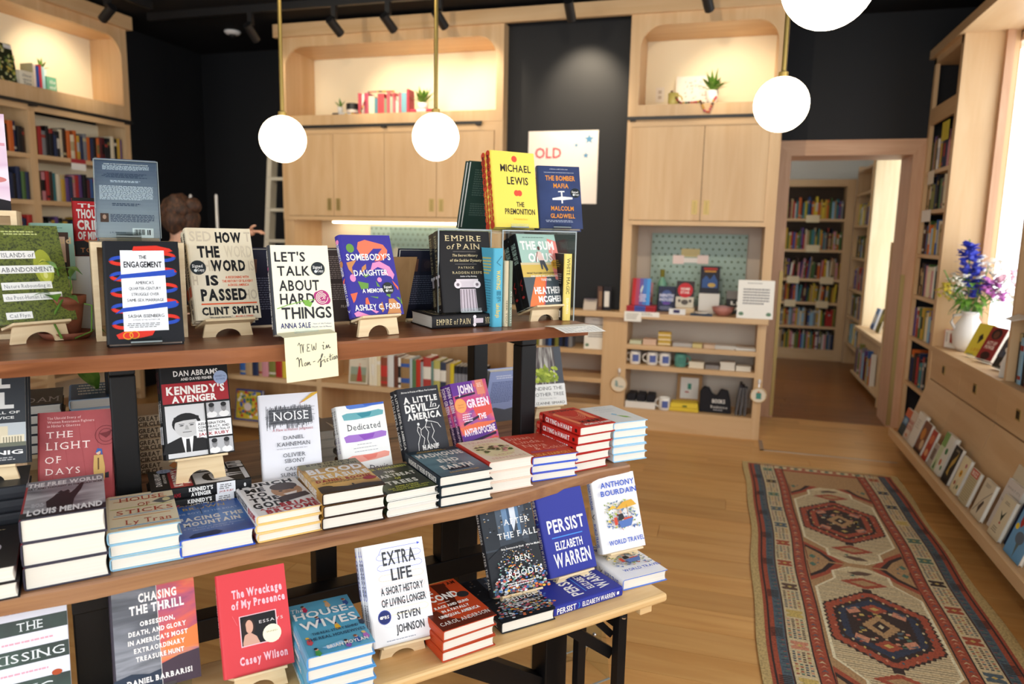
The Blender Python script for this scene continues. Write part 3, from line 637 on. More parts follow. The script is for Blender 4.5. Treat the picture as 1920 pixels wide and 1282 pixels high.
defbook('word', .156, .235, .03, CRM, art_=[('T', 'SED', .05, .38, .035, .145, '#cbbca4', 'b'), ('T', 'T', .89, .99, .035, .145, '#cbbca4', 'b'), ('T', 'WORD', .55, .98, .19, .32, '#d3c5ab', 'b'), ('T', 'THE', .08, .40, .355, .47, '#d3c5ab', 'b'), ('T', 'IS', .90, .99, .36, .47, '#cbbca4', 'b'), ('T', 'HO', .78, .98, .68, .79, '#cbbca4', 'b'), ('T', 'H', .03, .10, .52, .62, '#cbbca4', 'b'),
    ('T', 'HOW', .44, .84, .045, .155, K_, 'B'), ('T', 'THE', .145, .475, .20, .32, K_, 'B'), ('T', 'WORD', .32, .85, .355, .47, K_, 'B'), ('T', 'IS', .22, .405, .52, .625, K_, 'B'), ('T', 'PASSED', .12, .815, .67, .79, K_, 'B'),
    ('T', 'A RECKONING WITH', .52, .88, .53, .557, '#e2623c', 'b'), ('T', 'THE HISTORY OF SLAVERY', .46, .94, .573, .60, '#e2623c', 'b'), ('T', 'ACROSS AMERICA', .54, .87, .616, .642, '#e2623c', 'b'),
    ('R', .11, .822, .96, .838, '#e2623c'), ('T', 'CLINT SMITH', .105, .965, .865, .945, K_, 'B'), ('T', '"We need this book."', .2, .55, .965, .982, '#3a3a3a', 'b'), ('T', 'IBRAM X. KENDI', .6, .87, .965, .98, '#e2623c', 'b')]+badge(.125, .435, .118), spine_art=[('T', 'HOW THE WORD IS PASSED', .05, .62, .25, .75, K_, 'B'), ('R', .63, .15, .74, .85, '#d9694a'), ('T', 'CLINT SMITH', .77, .97, .3, .7, K_, 'B')])
rose = [('E', .83, .60, .125, .085, '#b23a77'), ('E', .76, .58, .07, .05, '#b23a77'), ('E', .90, .63, .07, .05, '#b23a77')]
for k, (a, b) in enumerate(((.10, .068), (.075, .05), (.05, .033), (.025, .017))): rose.append(('L', [(.83+a*math.cos(q*.45+k), .60+b*math.sin(q*.45+k)) for q in range(12)], .011, '#efe4d6'))
defbook('hard', .143, .219, .028, '#f3eed6', spine='#3b3d42', art_=[('T', "LET'S", .09, .60, .075, .185, '#2c2b2f', 'b'), ('T', 'TALK', .12, .66, .235, .345, '#2c2b2f', 'b'), ('T', 'ABOUT', .13, .80, .395, .515, '#2c2b2f', 'b'), ('T', 'HARD', .13, .70, .545, .665, '#2c2b2f', 'b'), ('T', 'THINGS', .14, .97, .70, .83, '#2c2b2f', 'b'),
    ('L', [(.07, .715), (.25, .675), (.45, .645), (.62, .625), (.76, .62)], .014, '#7fb04a'), ('P', [(.50, .62), (.60, .63), (.66, .66), (.62, .705), (.53, .685)], '#7fb04a'),
    ('T', 'ANNA SALE', .105, .60, .875, .935, '#2c2f6b', 'b'), ('T', 'Host of the Podcast', .64, .95, .885, .902, '#4a4a80', 'i'), ('T', 'Death, Sex & Money', .62, .95, .92, .937, '#4a4a80', 'i')]+rose+badge(.80, .27, .118), spine_art=[('T', 'ANNA SALE', .05, .22, .3, .7, W_, 'b'), ('E', .255, .5, .02, .25, '#b23a77'), ('T', "LET'S TALK ABOUT HARD THINGS", .3, .93, .3, .7, W_, 'b')])
IND = '#3b3596'
defbook('somebody', .149, .215, .026, IND, art_=[('P', [(.30, .17), (.34, .09), (.48, .06), (.66, .09), (.83, .12), (.90, .19), (.86, .28), (.75, .32), (.60, .33), (.72, .22), (.80, .17), (.62, .17), (.50, .24), (.44, .31), (.36, .26)], '#ef7a5c'), ('E', .17, .165, .075, .055, '#6c9a45'),
    ('P', [(.05, .34), (.25, .31), (.14, .40), (.14, .49), (.07, .42)], '#c98a55'), ('P', [(.30, .47), (.33, .40), (.42, .36), (.41, .42)], '#c98a55'), ('P', [(.48, .45), (.55, .35), (.70, .33), (.88, .40), (.95, .50), (.90, .56), (.80, .44), (.64, .40), (.53, .44)], '#f08fc0'), ('P', [(.68, .47), (.80, .455), (.90, .53), (.80, .51)], '#f08fc0'), ('E', .12, .53, .055, .045, '#f08fc0'), ('E', .63, .56, .045, .03, '#f08fc0'), ('P', [(.35, .47), (.45, .50), (.36, .53), (.33, .50)], '#6c9a45'),
    ('P', [(.20, .57), (.40, .60), (.38, .66), (.24, .67)], '#6c9a45'), ('P', [(.55, .57), (.62, .65), (.56, .64)], '#6c9a45'), ('P', [(.02, .72), (.16, .705), (.09, .80), (.05, .83)], '#ef6a48'), ('P', [(.27, .85), (.29, .78), (.33, .77), (.36, .86)], '#ef6a48'), ('P', [(.88, .57), (.98, .66), (.97, .70), (.90, .62)], '#ef6a48'), ('P', [(.38, .76), (.54, .77), (.53, .79)], '#6c9a45'), ('P', [(.70, .75), (.80, .72), (.78, .79)], '#6c9a45'), ('P', [(.90, .78), (.96, .79), (.97, .84)], '#6c9a45'), ('P', [(.99, .78), (1., .88), (.97, .86)], '#6c9a45'),
    ('P', [(.54, .88), (.60, .83), (.62, .93), (.57, .965)], '#c98a55'), ('P', [(.70, .94), (.74, .80), (.84, .80), (.92, .86), (.95, .985), (.66, .985)], '#c98a55'), ('P', [(.02, .955), (.10, .93), (.30, .985), (.42, .995), (.05, .995)], '#f08fc0'), ('P', [(.30, .90), (.50, .95), (.44, .97)], '#f08fc0'),
    ('T', "SOMEBODY'S", .06, .93, .235, .315, W_, 'b'), ('T', 'DAUGHTER', .15, .82, .435, .505, W_, 'b'), ('T', 'A MEMOIR', .25, .67, .665, .715, W_, 'b'), ('T', 'ASHLEY C. FORD', .05, .955, .855, .925, W_, 'b')]+badge(.77, .67, .115), spine_art=[('E', .08, .45, .03, .3, '#f08fc0'), ('T', "SOMEBODY'S DAUGHTER", .1, .5, .3, .7, W_, 'b'), ('E', .35, .4, .04, .3, '#c98a55'), ('P', [(.52, .2), (.6, .6), (.55, .7)], '#ef6a48'), ('T', 'ASHLEY C. FORD', .58, .85, .3, .7, W_, 'b'), ('L', [(.9, .3), (.93, .5), (.9, .7)], .01, W_)])
COLM = '#cbbcc4'
def column(cx, cy, w, h, n=6):
    o = [('P', [(cx-w*.34, cy+h*.30), (cx+w*.34, cy+h*.30), (cx+w*.38, cy+h), (cx-w*.38, cy+h)], COLM)]
    for k in range(n): x = cx-w*.3+w*.6*k/(n-1); o.append(('L', [(x, cy+h*.32), (x*1.0+(x-cx)*.1, cy+h)], w*.03, '#6d5f67'))
    o += [('R', cx-w*.48, cy, cx+w*.48, cy+h*.07, '#e3d7dc'), ('R', cx-w*.36, cy+h*.07, cx+w*.36, cy+h*.26, '#d8cbd1'), ('E', cx-w*.42, cy+h*.17, w*.16, h*.115, '#eadfe3'), ('E', cx+w*.42, cy+h*.17, w*.16, h*.115, '#eadfe3'), ('E', cx-w*.42, cy+h*.17, w*.07, h*.05, '#7d6f76'), ('E', cx+w*.42, cy+h*.17, w*.07, h*.05, '#7d6f76')]
    return o
GLD = '#d9c79a'
defbook('empire', .161, .236, .038, '#1d1b1d', art_=[('T', 'EMPIRE', .13, .83, .055, .125, GLD, 'sw'), ('T', 'of', .15, .29, .16, .225, GLD, 'si'), ('T', 'PAIN', .35, .80, .155, .225, GLD, 'sw'), ('R', .27, .253, .71, .257, '#8d8680'), ('T', 'The Secret History', .25, .74, .285, .315, GLD, 'sib'), ('T', 'of the Sackler Dynasty', .20, .81, .345, .378, GLD, 'sib'), ('R', .29, .408, .71, .412, '#8d8680'), ('T', 'PATRICK', .35, .66, .44, .465, GLD, 'sw'), ('T', 'RADDEN KEEFE', .23, .80, .50, .53, GLD, 'sw'), ('T', 'Author of Say Nothing', .37, .69, .552, .568, W_, 'sib')]+column(.50, .595, .44, .40), spine_art=[('T', 'EMPIRE of PAIN', .05, .50, .3, .72, GLD, 'sw'), ('R', .54, .2, .57, .8, '#d8cbd1'), ('E', .555, .2, .022, .14, '#eadfe3'), ('E', .555, .8, .022, .14, '#eadfe3'), ('R', .57, .32, .67, .68, COLM), ('T', 'PATRICK RADDEN KEEFE', .70, .90, .25, .75, GLD, 's'), ('R', .95, .45, .965, .55, W_)])
defbook('sum', .157, .236, .036, '#a9c9bd', spine='#1c1c1f', back='#1c1c1f', art_=[('R', 0, .40, 1, .62, '#d9c7a0'), ('R', 0, .43, 1, .60, '#d8b95f'), ('R', 0, .60, 1, 1, '#4c565c'), ('P', [(.78, .06), (1, .10), (1, .66), (.80, .64), (.76, .35)], '#e98a80'), ('P', [(.30, .60), (.56, .60), (.36, 1), (.02, 1), (.05, .94)], '#e57a45'), ('L', [(.57, .60), (.38, .99)], .02, '#d54a6a'), ('L', [(.82, .12), (.88, .2), (.84, .3), (.92, .42)], .03, '#f0b0a8'),
    ('T', 'THE SUM', .08, .92, .10, .215, W_, 'B'), ('T', 'OF US', .22, .83, .27, .385, W_, 'B'), ('E', .52, .20, .035, .03, '#5b3a34'), ('P', [(.47, .24), (.56, .25), (.60, .37), (.48, .39), (.44, .31)], '#e7c9c0'), ('L', [(.47, .25), (.41, .34), (.40, .39)], .02, '#8a4c40'), ('P', [(.48, .37), (.60, .37), (.66, .50), (.61, .53), (.54, .42), (.53, .50), (.49, .49)], '#4d5057'),
    ('T', 'WHAT RACISM COSTS EVERYONE', .10, .94, .535, .558, '#3b3a3a', 'b'), ('T', 'AND HOW WE CAN PROSPER', .18, .90, .575, .60, W_, 'b'), ('T', 'TOGETHER', .42, .68, .625, .655, W_, 'b'), ('E', .86, .43, .10, .065, '#d9a441'), ('G', .79, .40, .93, .46, 3, '#7d5a1e'), ('T', 'HEATHER', .20, .88, .74, .83, W_, 'B'), ('T', 'MCGHEE', .26, .86, .865, .945, W_, 'B'), ('G', .12, .045, .85, .06, 1, '#5b6b66')], spine_art=[('T', 'THE SUM OF US', .12, .4, .2, .8, '#b9d3c9', 'B'), ('L', [(.62, .3), (.68, .6), (.7, .3), (.76, .5)], .02, '#d5383a'), ('E', .85, .5, .02, .2, '#c43a3a')])
RED = '#dd4b33'; YEL = '#efd75a'
def scal(): return [('E', .035+.083*k, .80, .055, .33, RED) for k in range(12)]+[('R', 0, .85, 1, 1, RED)]
defbook('premonition', .161, .24, .03, YEL, art_=[('E', .53, .095, .062, .042, RED), ('T', 'MICHAEL', .20, .90, .17, .265, '#26231d', 'b'), ('T', 'LEWIS', .33, .82, .33, .43, '#26231d', 'b'), ('E', .53, .545, .058, .04, RED), ('E', .60, .545, .058, .04, RED), ('T', 'THE', .51, .69, .66, .725, '#26231d', 'b'), ('T', 'PREMONITION', .24, .93, .75, .825, '#26231d', 'b'), ('T', 'A Pandemic Story', .42, .74, .875, .90, '#e8a52e', 'i')]+[('E', -.0+.02, .02+.083*k, .0, .0, RED) for k in range(0)],
    spine=YEL, spine_art=[('E', .04+.084*k, .5, .05, .42, RED) for k in range(12)]+[('T', 'MICHAEL LEWIS', .05, .45, .34, .66, '#26231d', 'b'), ('T', 'THE PREMONITION', .50, .90, .36, .64, YEL, 'b')])
NVY = speckle('navy_cover', ['#2a3558', '#32406a', '#3a4a78'], 7, .4, detail=3)
defbook('bomber', .144, .217, .027, NVY, art_=[('T', 'A DREAM, A TEMPTATION, AND', .30, .72, .045, .058, '#d6d9e2', 'b'), ('T', 'THE LONGEST NIGHT OF THE SECOND WORLD WAR', .16, .86, .10, .112, '#d6d9e2', 'b'), ('T', 'THE BOMBER', .19, .88, .155, .235, '#e8963a', 'b'), ('T', 'MAFIA', .37, .72, .28, .355, '#e8963a', 'b'), ('P', [(.33, .52), (.55, .49), (.80, .50), (.80, .53), (.57, .55), (.33, .55)], '#e6e6e6'), ('L', [(.55, .40), (.555, .60)], .035, '#e6e6e6'), ('L', [(.47, .415), (.62, .41)], .03, '#e6e6e6'), ('T', 'MALCOLM', .29, .81, .645, .715, '#e8963a', 'b'), ('T', 'GLADWELL', .27, .83, .765, .835, '#e8963a', 'b'), ('G', .15, .87, .88, .91, 2, '#a9b1c6')]+badge(.87, .43, .115), spine_art=[('T', 'THE BOMBER MAFIA', .08, .6, .3, .7, '#e8963a', 'b')])
FADE = speckle('dusk_back_cover', ['#5d6f8c', '#7f8ea6', '#a3aebd'], 3, .4, stretch=(.2, 1, .2), detail=1)
defbook('bluebk', .137, .208, .014, '#8a97aa', art_=[('R', 0, k*.05, 1, (k+1)*.05+.001, '#%02x%02x%02x' % (int(88+90*k/19), int(98+82*k/19), int(118+66*k/19))) for k in range(20)]+[('T', 'WINNER OF THE AWARD FOR EXCELLENCE IN JOURNALISM', .14, .86, .065, .078, W_, 'b'), ('G', .12, .09, .88, .15, 5, '#dfe4ec'), ('G', .10, .19, .90, .25, 4, '#3b4660'), ('G', .2, .28, .8, .31, 2, '#dfe4ec'), ('G', .06, .35, .93, .53, 12, '#e6e9ef'), ('G', .2, .57, .8, .61, 2, '#3b4660'), ('R', .06, .70, .19, .81, '#5b4238'), ('E', .125, .745, .03, .03, '#c79c86'), ('G', .22, .71, .93, .81, 6, '#3b4660'), ('R', .56, .88, .90, 1., '#f2f2f0')]+[('R', .59+.018*k, .895, .59+.018*k+(.011 if k % 3 else .006), .965, '#222') for k in range(10)]+[('R', .80, .90, .815, .965, '#222'), ('R', .83, .90, .85, .965, '#222'), ('T', 'J. R. BACON', .2, .45, .93, .945, '#3b4660', '')], paper=True)
# lower slab
defbook('nnig', .158, .235, .03, '#33373c', art_=[('T', 'LOL', .15, .82, .10, .25, '#d9d9d6', 'B'), ('T', 'L', .68, .86, .30, .45, '#d9d9d6', 'B'), ('T', 'THE FALL OF', .3, .93, .485, .51, '#d9d9d6', 'b'), ('T', 'SERVICE', .5, .86, .535, .56, '#d9d9d6', 'b'), ('R', 0, .60, 1, .82, '#b9c0c4'), ('R', .45, .67, .75, .80, '#cfc4a4'), ('R', .60, .63, .78, .80, '#d8cdb0'), ('R', .70, .72, .98, .80, '#e2d8bd'), ('R', 0, .79, 1, .83, '#6d7060')]+[('R', .72+.035*k, .735, .735+.035*k, .79, '#8d8670') for k in range(7)]+[('T', 'HENNIG', .2, .96, .865, .905, W_, 'b'), ('G', .5, .93, .95, .97, 2, '#aaa')])
LRED = speckle('stamped_red_cover', ['#8f2f35', '#a23a3e', '#ab4345'], 12, .5, detail=4)
defbook('light', .158, .237, .03, LRED, art_=[('L', [(.10+.11*k, .1), (.25+.11*k, .95)], .004, '#96343a') for k in range(0, 7, 2)]+[('T', 'The Untold Story of', .13, .58, .05, .075, '#eec9c4', 's'), ('T', 'Women Resistance Fighters', .13, .76, .09, .115, '#eec9c4', 's'), ('T', "in Hitler's Ghettos", .13, .57, .13, .155, '#eec9c4', 's'), ('T', 'THE', .12, .47, .20, .265, '#f1dcd6', 'sw'), ('T', 'LIGHT', .11, .70, .31, .385, '#f1dcd6', 'sw'), ('T', 'OF', .10, .31, .45, .52, '#f1dcd6', 'sw'), ('T', 'DAYS', .10, .56, .57, .635, '#f1dcd6', 'sw'),
    ('L', [(.92+.15*math.cos(a*.4), .27+.10*math.sin(a*.4)) for a in range(17)], .008, '#6d2429'), ('L', [(.92+.10*math.cos(a*.4), .27+.068*math.sin(a*.4)) for a in range(17)], .008, '#6d2429'), ('P', [(.82, .25), (.92, .24), (1., .22), (.97, .27), (.92, .30)], '#6d2429'),
    ('P', [(.75, .47), (.87, .47), (.90, .60), (.89, .73), (.75, .73), (.74, .60)], '#c9a45e'), ('E', .81, .44, .032, .028, '#d9b79a'), ('P', [(.77, .45), (.80, .40), (.86, .41), (.87, .47), (.85, .47), (.84, .43)], '#3a5ea0'), ('R', .765, .73, .80, .79, '#4a2e2a'), ('R', .84, .73, .87, .79, '#4a2e2a'), ('P', [(.90, .66), (.95, .65), (.95, .71), (.90, .71)], '#241f22'), ('R', .80, .50, .82, .62, '#6a4a2a'),
    ('P', [(.10, .70), (.30, .70), (.62, .745), (.80, .775), (.80, .785), (.45, .77), (.15, .73)], '#3d1719'), ('T', 'JUDY BATALION', .1, .8, .85, .90, '#f1dcd6', 'sw')], spine_art=[('T', 'THE LIGHT OF DAYS', .1, .7, .3, .7, '#f1dcd6', 's')])
def face(cx, cy, w, h, hair='#1e1e20', skin='#c9c9c9', coat='#1c1c1e', asp=1.):
    return [('P', [(cx-w*.9, cy+h*1.5), (cx-w*.8, cy+h*.95), (cx-w*.25, cy+h*.62), (cx+w*.25, cy+h*.62), (cx+w*.8, cy+h*.9), (cx+w*.9, cy+h*1.5)], coat), ('P', [(cx-w*.22, cy+h*.55), (cx+w*.22, cy+h*.55), (cx+w*.12, cy+h*1.5), (cx-w*.12, cy+h*1.5)], '#ececec'), ('P', [(cx-w*.06, cy+h*.75), (cx+w*.06, cy+h*.75), (cx+w*.09, cy+h*1.5), (cx-w*.09, cy+h*1.5)], '#2a2a2c'),
            ('E', cx, cy-h*.12, w*.52, h*.6, hair), ('E', cx, cy+h*.05, w*.44, h*.62, skin), ('P', [(cx-w*.46, cy-h*.1), (cx-w*.44, cy-h*.5), (cx, cy-h*.72), (cx+w*.46, cy-h*.5), (cx+w*.46, cy-h*.05), (cx+w*.35, cy-h*.32), (cx-w*.1, cy-h*.30), (cx-w*.38, cy-h*.22)], hair), ('E', cx-w*.18, cy-h*.02, w*.08, h*.035, '#3a3a3c'), ('E', cx+w*.18, cy-h*.02, w*.08, h*.035, '#3a3a3c'), ('R', cx-w*.28, cy-h*.12, cx-w*.08, cy-h*.09, '#4a4a4a'), ('R', cx+w*.08, cy-h*.12, cx+w*.28, cy-h*.09, '#4a4a4a'), ('P', [(cx-w*.03, cy-h*.02), (cx+w*.03, cy-h*.02), (cx+w*.08, cy+h*.22), (cx-w*.08, cy+h*.22)], '#a9a9a9'), ('R', cx-w*.16, cy+h*.34, cx+w*.16, cy+h*.38, '#6a6a6a')]
def small_face(cx, cy, w, h, coat='#e9e9e9'): return [('E', cx, cy+h*.75, w*.6, h*.35, coat), ('E', cx, cy, w*.32, h*.5, '#8d8d8f'), ('E', cx, cy-h*.3, w*.33, h*.25, '#262628'), ('R', cx-w*.2, cy-h*.02, cx+w*.2, cy+h*.04, '#5a5a5a')]
defbook('kennedy', .163, .235, .03, '#1b1b1d', art_=[('T', 'DAN ABRAMS', .20, .85, .055, .115, '#eceae6', 'b'), ('T', 'AND DAVID FISHER', .30, .76, .135, .165, '#eceae6', 'b'), ('R', .02, .19, .985, .41, '#a32b33'), ('T', "KENNEDY'S", .08, .93, .225, .31, '#f2efea', 'B'), ('T', 'AVENGER', .15, .80, .33, .40, '#f2efea', 'B'),
    ('R', .04, .43, .61, .99, '#d3d4d6')]+face(.33, .655, .40, .19)+[('R', .63, .43, .985, .60, '#b9babd')]+small_face(.71, .49, .13, .10)+small_face(.89, .49, .13, .10)+[('R', .46, .62, .985, .80, '#efeff0'), ('T', 'ASSASSINATION,', .49, .90, .64, .668, '#222', 'b'), ('T', 'CONSPIRACY, AND', .49, .95, .68, .705, '#222', 'b'), ('T', 'THE FORGOTTEN TRIAL OF', .49, .96, .717, .74, '#222', 'b'), ('T', 'JACK RUBY', .49, .94, .752, .785, '#a32b33', 'b'), ('R', .63, .82, .985, .985, '#b9babd')]+small_face(.71, .88, .13, .10)+small_face(.89, .88, .13, .10)+[('R', .605, .42, .632, 1, '#1b1b1d'), ('R', .0, .41, 1, .43, '#1b1b1d'), ('E', .88, .16, .105, .075, '#9fb2d4'), ('T', 'SIGNED by', .80, .96, .135, .155, '#43537c', 's'), ('T', 'AUTHOR', .81, .95, .17, .19, '#43537c', 's')],
    spine_art=[('T', 'DAN ABRAMS', .05, .28, .45, .80, '#a32b33', 'b'), ('T', "KENNEDY'S", .36, .60, .12, .45, W_, 'B'), ('T', 'AVENGER', .38, .58, .55, .88, W_, 'B'), ('R', .64, .0, .83, 1, '#e6e7ea'), ('G', .66, .2, .81, .7, 3, '#777'), ('T', 'JACK RUBY', .66, .81, .72, .9, '#a32b33', 'b'), ('E', .93, .5, .012, .18, '#ccc')])
SCR = [('R', .16, .175, .88, .345, '#54565c')]
_r = random.Random(4)
for k in range(70):
    x = .13+.74*k/69; SCR.append(('L', [(x+_r.uniform(-.02, .03), .17+_r.uniform(-.045, .02)), (x+_r.uniform(-.04, .02), .35+_r.uniform(-.02, .06))], .008, _r.choice(['#54565c', '#6f7178', '#46484e'])))
for k in range(16): y = .165+.19*k/15; SCR.append(('L', [(.12+_r.uniform(-.03, .04), y), (.9+_r.uniform(-.05, .04), y-.01)], .006, _r.choice(['#62646a', '#84868c'])))
defbook('noise', .16, .243, .034, '#e9e9f0', art_=SCR+[('T', 'NOISE', .22, .82, .205, .305, '#f6f6f8', 's'), ('P', [(.72, .10), (.90, .01), (1., .0), (1., .015), (.76, .105)], '#d9ac3e'), ('P', [(.72, .10), (.76, .105), (.67, .125)], '#c8836a'), ('T', 'A Flaw in Human Judgment', .20, .88, .395, .425, '#b0485a', 's'), ('T', 'DANIEL', .37, .72, .485, .525, '#4a4c55', 's'), ('T', 'KAHNEMAN', .26, .82, .555, .60, '#4a4c55', 's'), ('G', .2, .625, .86, .64, 1, '#b9bac2'), ('T', 'OLIVIER', .35, .73, .68, .725, '#4a4c55', 's'), ('T', 'SIBONY', .37, .71, .745, .79, '#4a4c55', 's'), ('T', 'CASS R.', .37, .70, .835, .875, '#4a4c55', 's'), ('T', 'SUNSTEIN', .29, .78, .90, .94, '#4a4c55', 's')], spine_art=[('R', .33, .3, .72, .75, '#4a4c52'), ('T', 'NOISE', .36, .68, .35, .7, W_, 's')])
def stroke(y0, y1, c, c2, x0=.05, x1=.97): return [('P', [(x0, y0+.01), (x0+.10, y0-.01), (x0+.5, y0-.005), (x1-.1, y0-.02), (x1, y0), (x1-.02, y1-.03), (x1-.3, y1-.01), (x0+.25, y1), (x0+.03, y1-.005)], c), ('P', [(x0+.3, y0+.005), (x1-.25, y0), (x1-.3, y1-.03), (x0+.4, y1-.015)], c2)]
defbook('dedicated', .149, .221, .024, '#f3f3f1', art_=[('P', [(.20, 0), (1, 0), (1, .03), (.75, .035), (.60, .05), (.28, .055), (.22, .04)], '#5a7fd0'), ('P', [(.55, 0), (1, 0), (.97, .02), (.6, .03)], '#4468c4')]+stroke(.115, .20, '#6fb0b8', '#3f8f9e', .10)+[('T', 'Dedicated', .17, .87, .255, .34, '#3c3c40', 's')]+stroke(.405, .495, '#a678cc', '#8f54bd', .08)+[('G', .3, .53, .65, .545, 1, '#a9a9ae'), ('G', .18, .575, .84, .59, 1, '#a9a9ae'), ('G', .2, .62, .8, .635, 1, '#a9a9ae')]+stroke(.68, .765, '#f0a090', '#ea7f70', .10)+[('T', 'Pete Davis', .14, .90, .82, .90, '#3c3c40', 's')]+stroke(.94, .995, '#9cc47a', '#7fb05c', .1), spine_art=[('T', 'Dedicated', .05, .36, .2, .75, '#4a4a50', 's'), ('T', 'THE CASE', .40, .62, .25, .7, '#8a76a8', 's'), ('T', 'Pete Davis', .7, .95, .25, .7, '#4a4a50', 's')])
LD = W_
defbook('devil', .144, .219, .027, '#34353b', art_=[('T', 'Notes in Praise of Black Performance', .08, .95, .045, .07, LD, 'sib'), ('T', 'A', .09, .26, .13, .22, LD, 'sB'), ('T', 'LITTLE', .32, .93, .135, .215, LD, 'sB'), ('T', 'DEVIL', .10, .66, .24, .35, LD, 'B'), ('T', 'In', .70, .88, .235, .31, LD, 'si'), ('L', [(.66, .345), (.90, .34), (.95, .30)], .02, LD), ('T', 'AMERICA', .11, .95, .37, .46, LD, 'sB'),
    ('L', [(.33, .56), (.30, .62), (.34, .70), (.27, .80), (.25, .90)], .012, LD), ('L', [(.33, .56), (.39, .60), (.37, .68), (.44, .74), (.38, .84), (.40, .92)], .012, LD), ('E', .35, .53, .03, .022, LD), ('E', .56, .49, .03, .022, LD), ('L', [(.56, .51), (.50, .58), (.56, .66), (.50, .76), (.54, .90)], .012, LD), ('L', [(.58, .50), (.70, .52), (.82, .55), (.88, .62)], .012, LD), ('L', [(.66, .54), (.70, .66), (.62, .74), (.70, .84), (.66, .92)], .012, LD), ('L', [(.38, .62), (.48, .58)], .010, LD), ('L', [(.50, .58), (.62, .60)], .010, LD), ('T', 'HANIF', .34, .75, .835, .90, LD, 'sB'), ('T', 'ABDURRAQIB', .14, .92, .925, .985, LD, 'sB')], spine_art=[('T', 'A LITTLE DEVIL In AMERICA', .05, .85, .25, .75, W_, 'B')])
AN = speckle('anthropocene_cover', ['#6a2f86', '#8d3490', '#c2407c', '#dd5a4a', '#8a3590'], 14, .4, detail=2, dist=1.2)
defbook('green', .149, .221, .027, AN, spine=AN, art_=[('P', [(0, .0), (.6, 0), (.62, .16), (0, .19)], '#6b3796'), ('P', [(0, .19), (.2, .2), (1, .28), (1, .40), (.25, .44), (.0, .36)], '#c6437f'), ('P', [(.45, .36), (.9, .33), (1, .40), (.98, .52), (.55, .60)], '#dd5348'), ('P', [(0, .66), (.5, .62), (1, .64), (1, .80), (.1, .84)], '#e8704a'), ('P', [(.0, .78), (.55, .72), (1, .66), (1, .78), (.4, .86), (.05, .88)], '#5b2f8a'), ('P', [(.05, .20), (.62, .175), (.62, .205), (.05, .235)], '#2d1c3a'), ('P', [(.12, .60), (.58, .52), (.58, .555), (.12, .64)], '#2d1c3a'), ('P', [(.05, .88), (.95, .80), (.95, .84), (.06, .92)], '#2d1c3a'), ('P', [(.12, .92), (.95, .87), (1, .99), (.1, 1)], '#dd5a42'), ('R', .68, .0, .90, .22, '#e08a70'), ('G', .70, .05, .88, .12, 3, '#f3d0c4'), ('E', .15, .34, .155, .105, '#f0a05a'), ('T', 'Signed', .07, .23, .315, .335, '#b85a34', 's'), ('T', 'Edition', .07, .23, .355, .375, '#b85a34', 's'), ('T', 'JOHN', .16, .58, .045, .165, '#f4e2ee', 'B'), ('T', 'GREEN', .32, .94, .27, .39, '#f4e2ee', 'B'), ('G', .12, .47, .42, .60, 4, '#f0d8e4'), ('T', 'THE', .55, .78, .50, .58, '#f4e2ee', 'B'), ('T', 'ANTHROPOCENE', .07, .95, .69, .785, '#f4e2ee', 'B'), ('T', 'REVIEWED', .33, .93, .895, .98, '#f4e2ee', 'B')], spine_art=[('R', 0, 0, .3, 1, '#5b2f8a'), ('T', 'JOHN GREEN', .03, .42, .15, .8, '#f0d8e4', 'B'), ('R', .62, 0, 1, 1, '#3b2a4a'), ('T', 'THE ANTHROPOCENE', .46, .97, .3, .7, '#e8c6d8', 'b')])
BARK = speckle('bark_photo', ['#2a2623', '#4d3d3c', '#8d877f', '#dcd9d0'], 28, .5, stretch=(3.5, .35, 1), detail=5)
_t = random.Random(9); FIR = [('P', [(x, y), (x+.05, y-.03), (x+.10, y-.005), (x+.12, y+.02), (x+.06, y+.03)], _t.choice(['#a5b53c', '#8ea032', '#c0cc55', '#7c8e2c'])) for x, y in [(_t.uniform(.05+abs(q-.5)*.0, .75), .36+.24*q) for q in [_t.random() for _ in range(60)]]]
defbook('mother', .159, .241, .03, '#efefec', spine='#4a4a4c', art_=[('R', 0, 0, 1, .66, BARK), ('R', .80, .0, 1, .66, '#4c5058'), ('P', [(.35, .6), (.4, .42), (.5, .28), (.6, .42), (.68, .6)], '#8fa038')]+FIR+[('R', 0, .635, 1, 1, '#efefec'), ('T', 'FINDING THE', .06, .92, .675, .735, '#5a5a5c', ''), ('T', 'MOTHER TREE', .04, .95, .775, .835, '#5a5a5c', ''), ('T', 'Discovering the', .26, .72, .865, .885, '#9a9a9a', 's'), ('T', 'SUZANNE SIMARD', .03, .95, .93, .975, '#222', '')])
# bench
TEALB = speckle('jungle_photo', ['#10201c', '#20362e', '#3c564a'], 10, .4, detail=4)
defbook('missing', .16, .241, .022, '#e4e7f4', art_=[('G', .25, .05, .92, .13, 3, '#9aa4cf'), ('R', 0, .175, 1, .30, TEALB), ('T', 'THE', .43, .72, .20, .275, '#e6edf0', 's'), ('G', .25, .36, .96, .39, 1, '#e0a7b8'), ('R', 0, .425, 1, .56, TEALB), ('T', 'KISSING', .12, .95, .455, .53, '#e6edf0', 's'), ('G', .15, .62, .95, .65, 1, '#e0a7b8'), ('R', 0, .70, 1, .85, TEALB), ('T', 'BUG', .3, .8, .74, .82, '#e6edf0', 's'), ('E', .85, .685, .06, .025, '#b5502c'), ('T', 'DAISY HERNANDEZ', .2, .9, .91, .95, '#555', 's')])
GREYC = speckle('storm_photo', ['#2c2e35', '#52555f', '#8c8f99', '#3c3f48'], 9, .35, stretch=(.6, 1.6, 1), detail=5, dist=.8); SUNC = speckle('sunset_photo', ['#5d2f5f', '#b0476a', '#dd5a48', '#e8894a', '#7a5aa0'], 8, .35, stretch=(.5, 1.6, 1), detail=4, dist=.8)
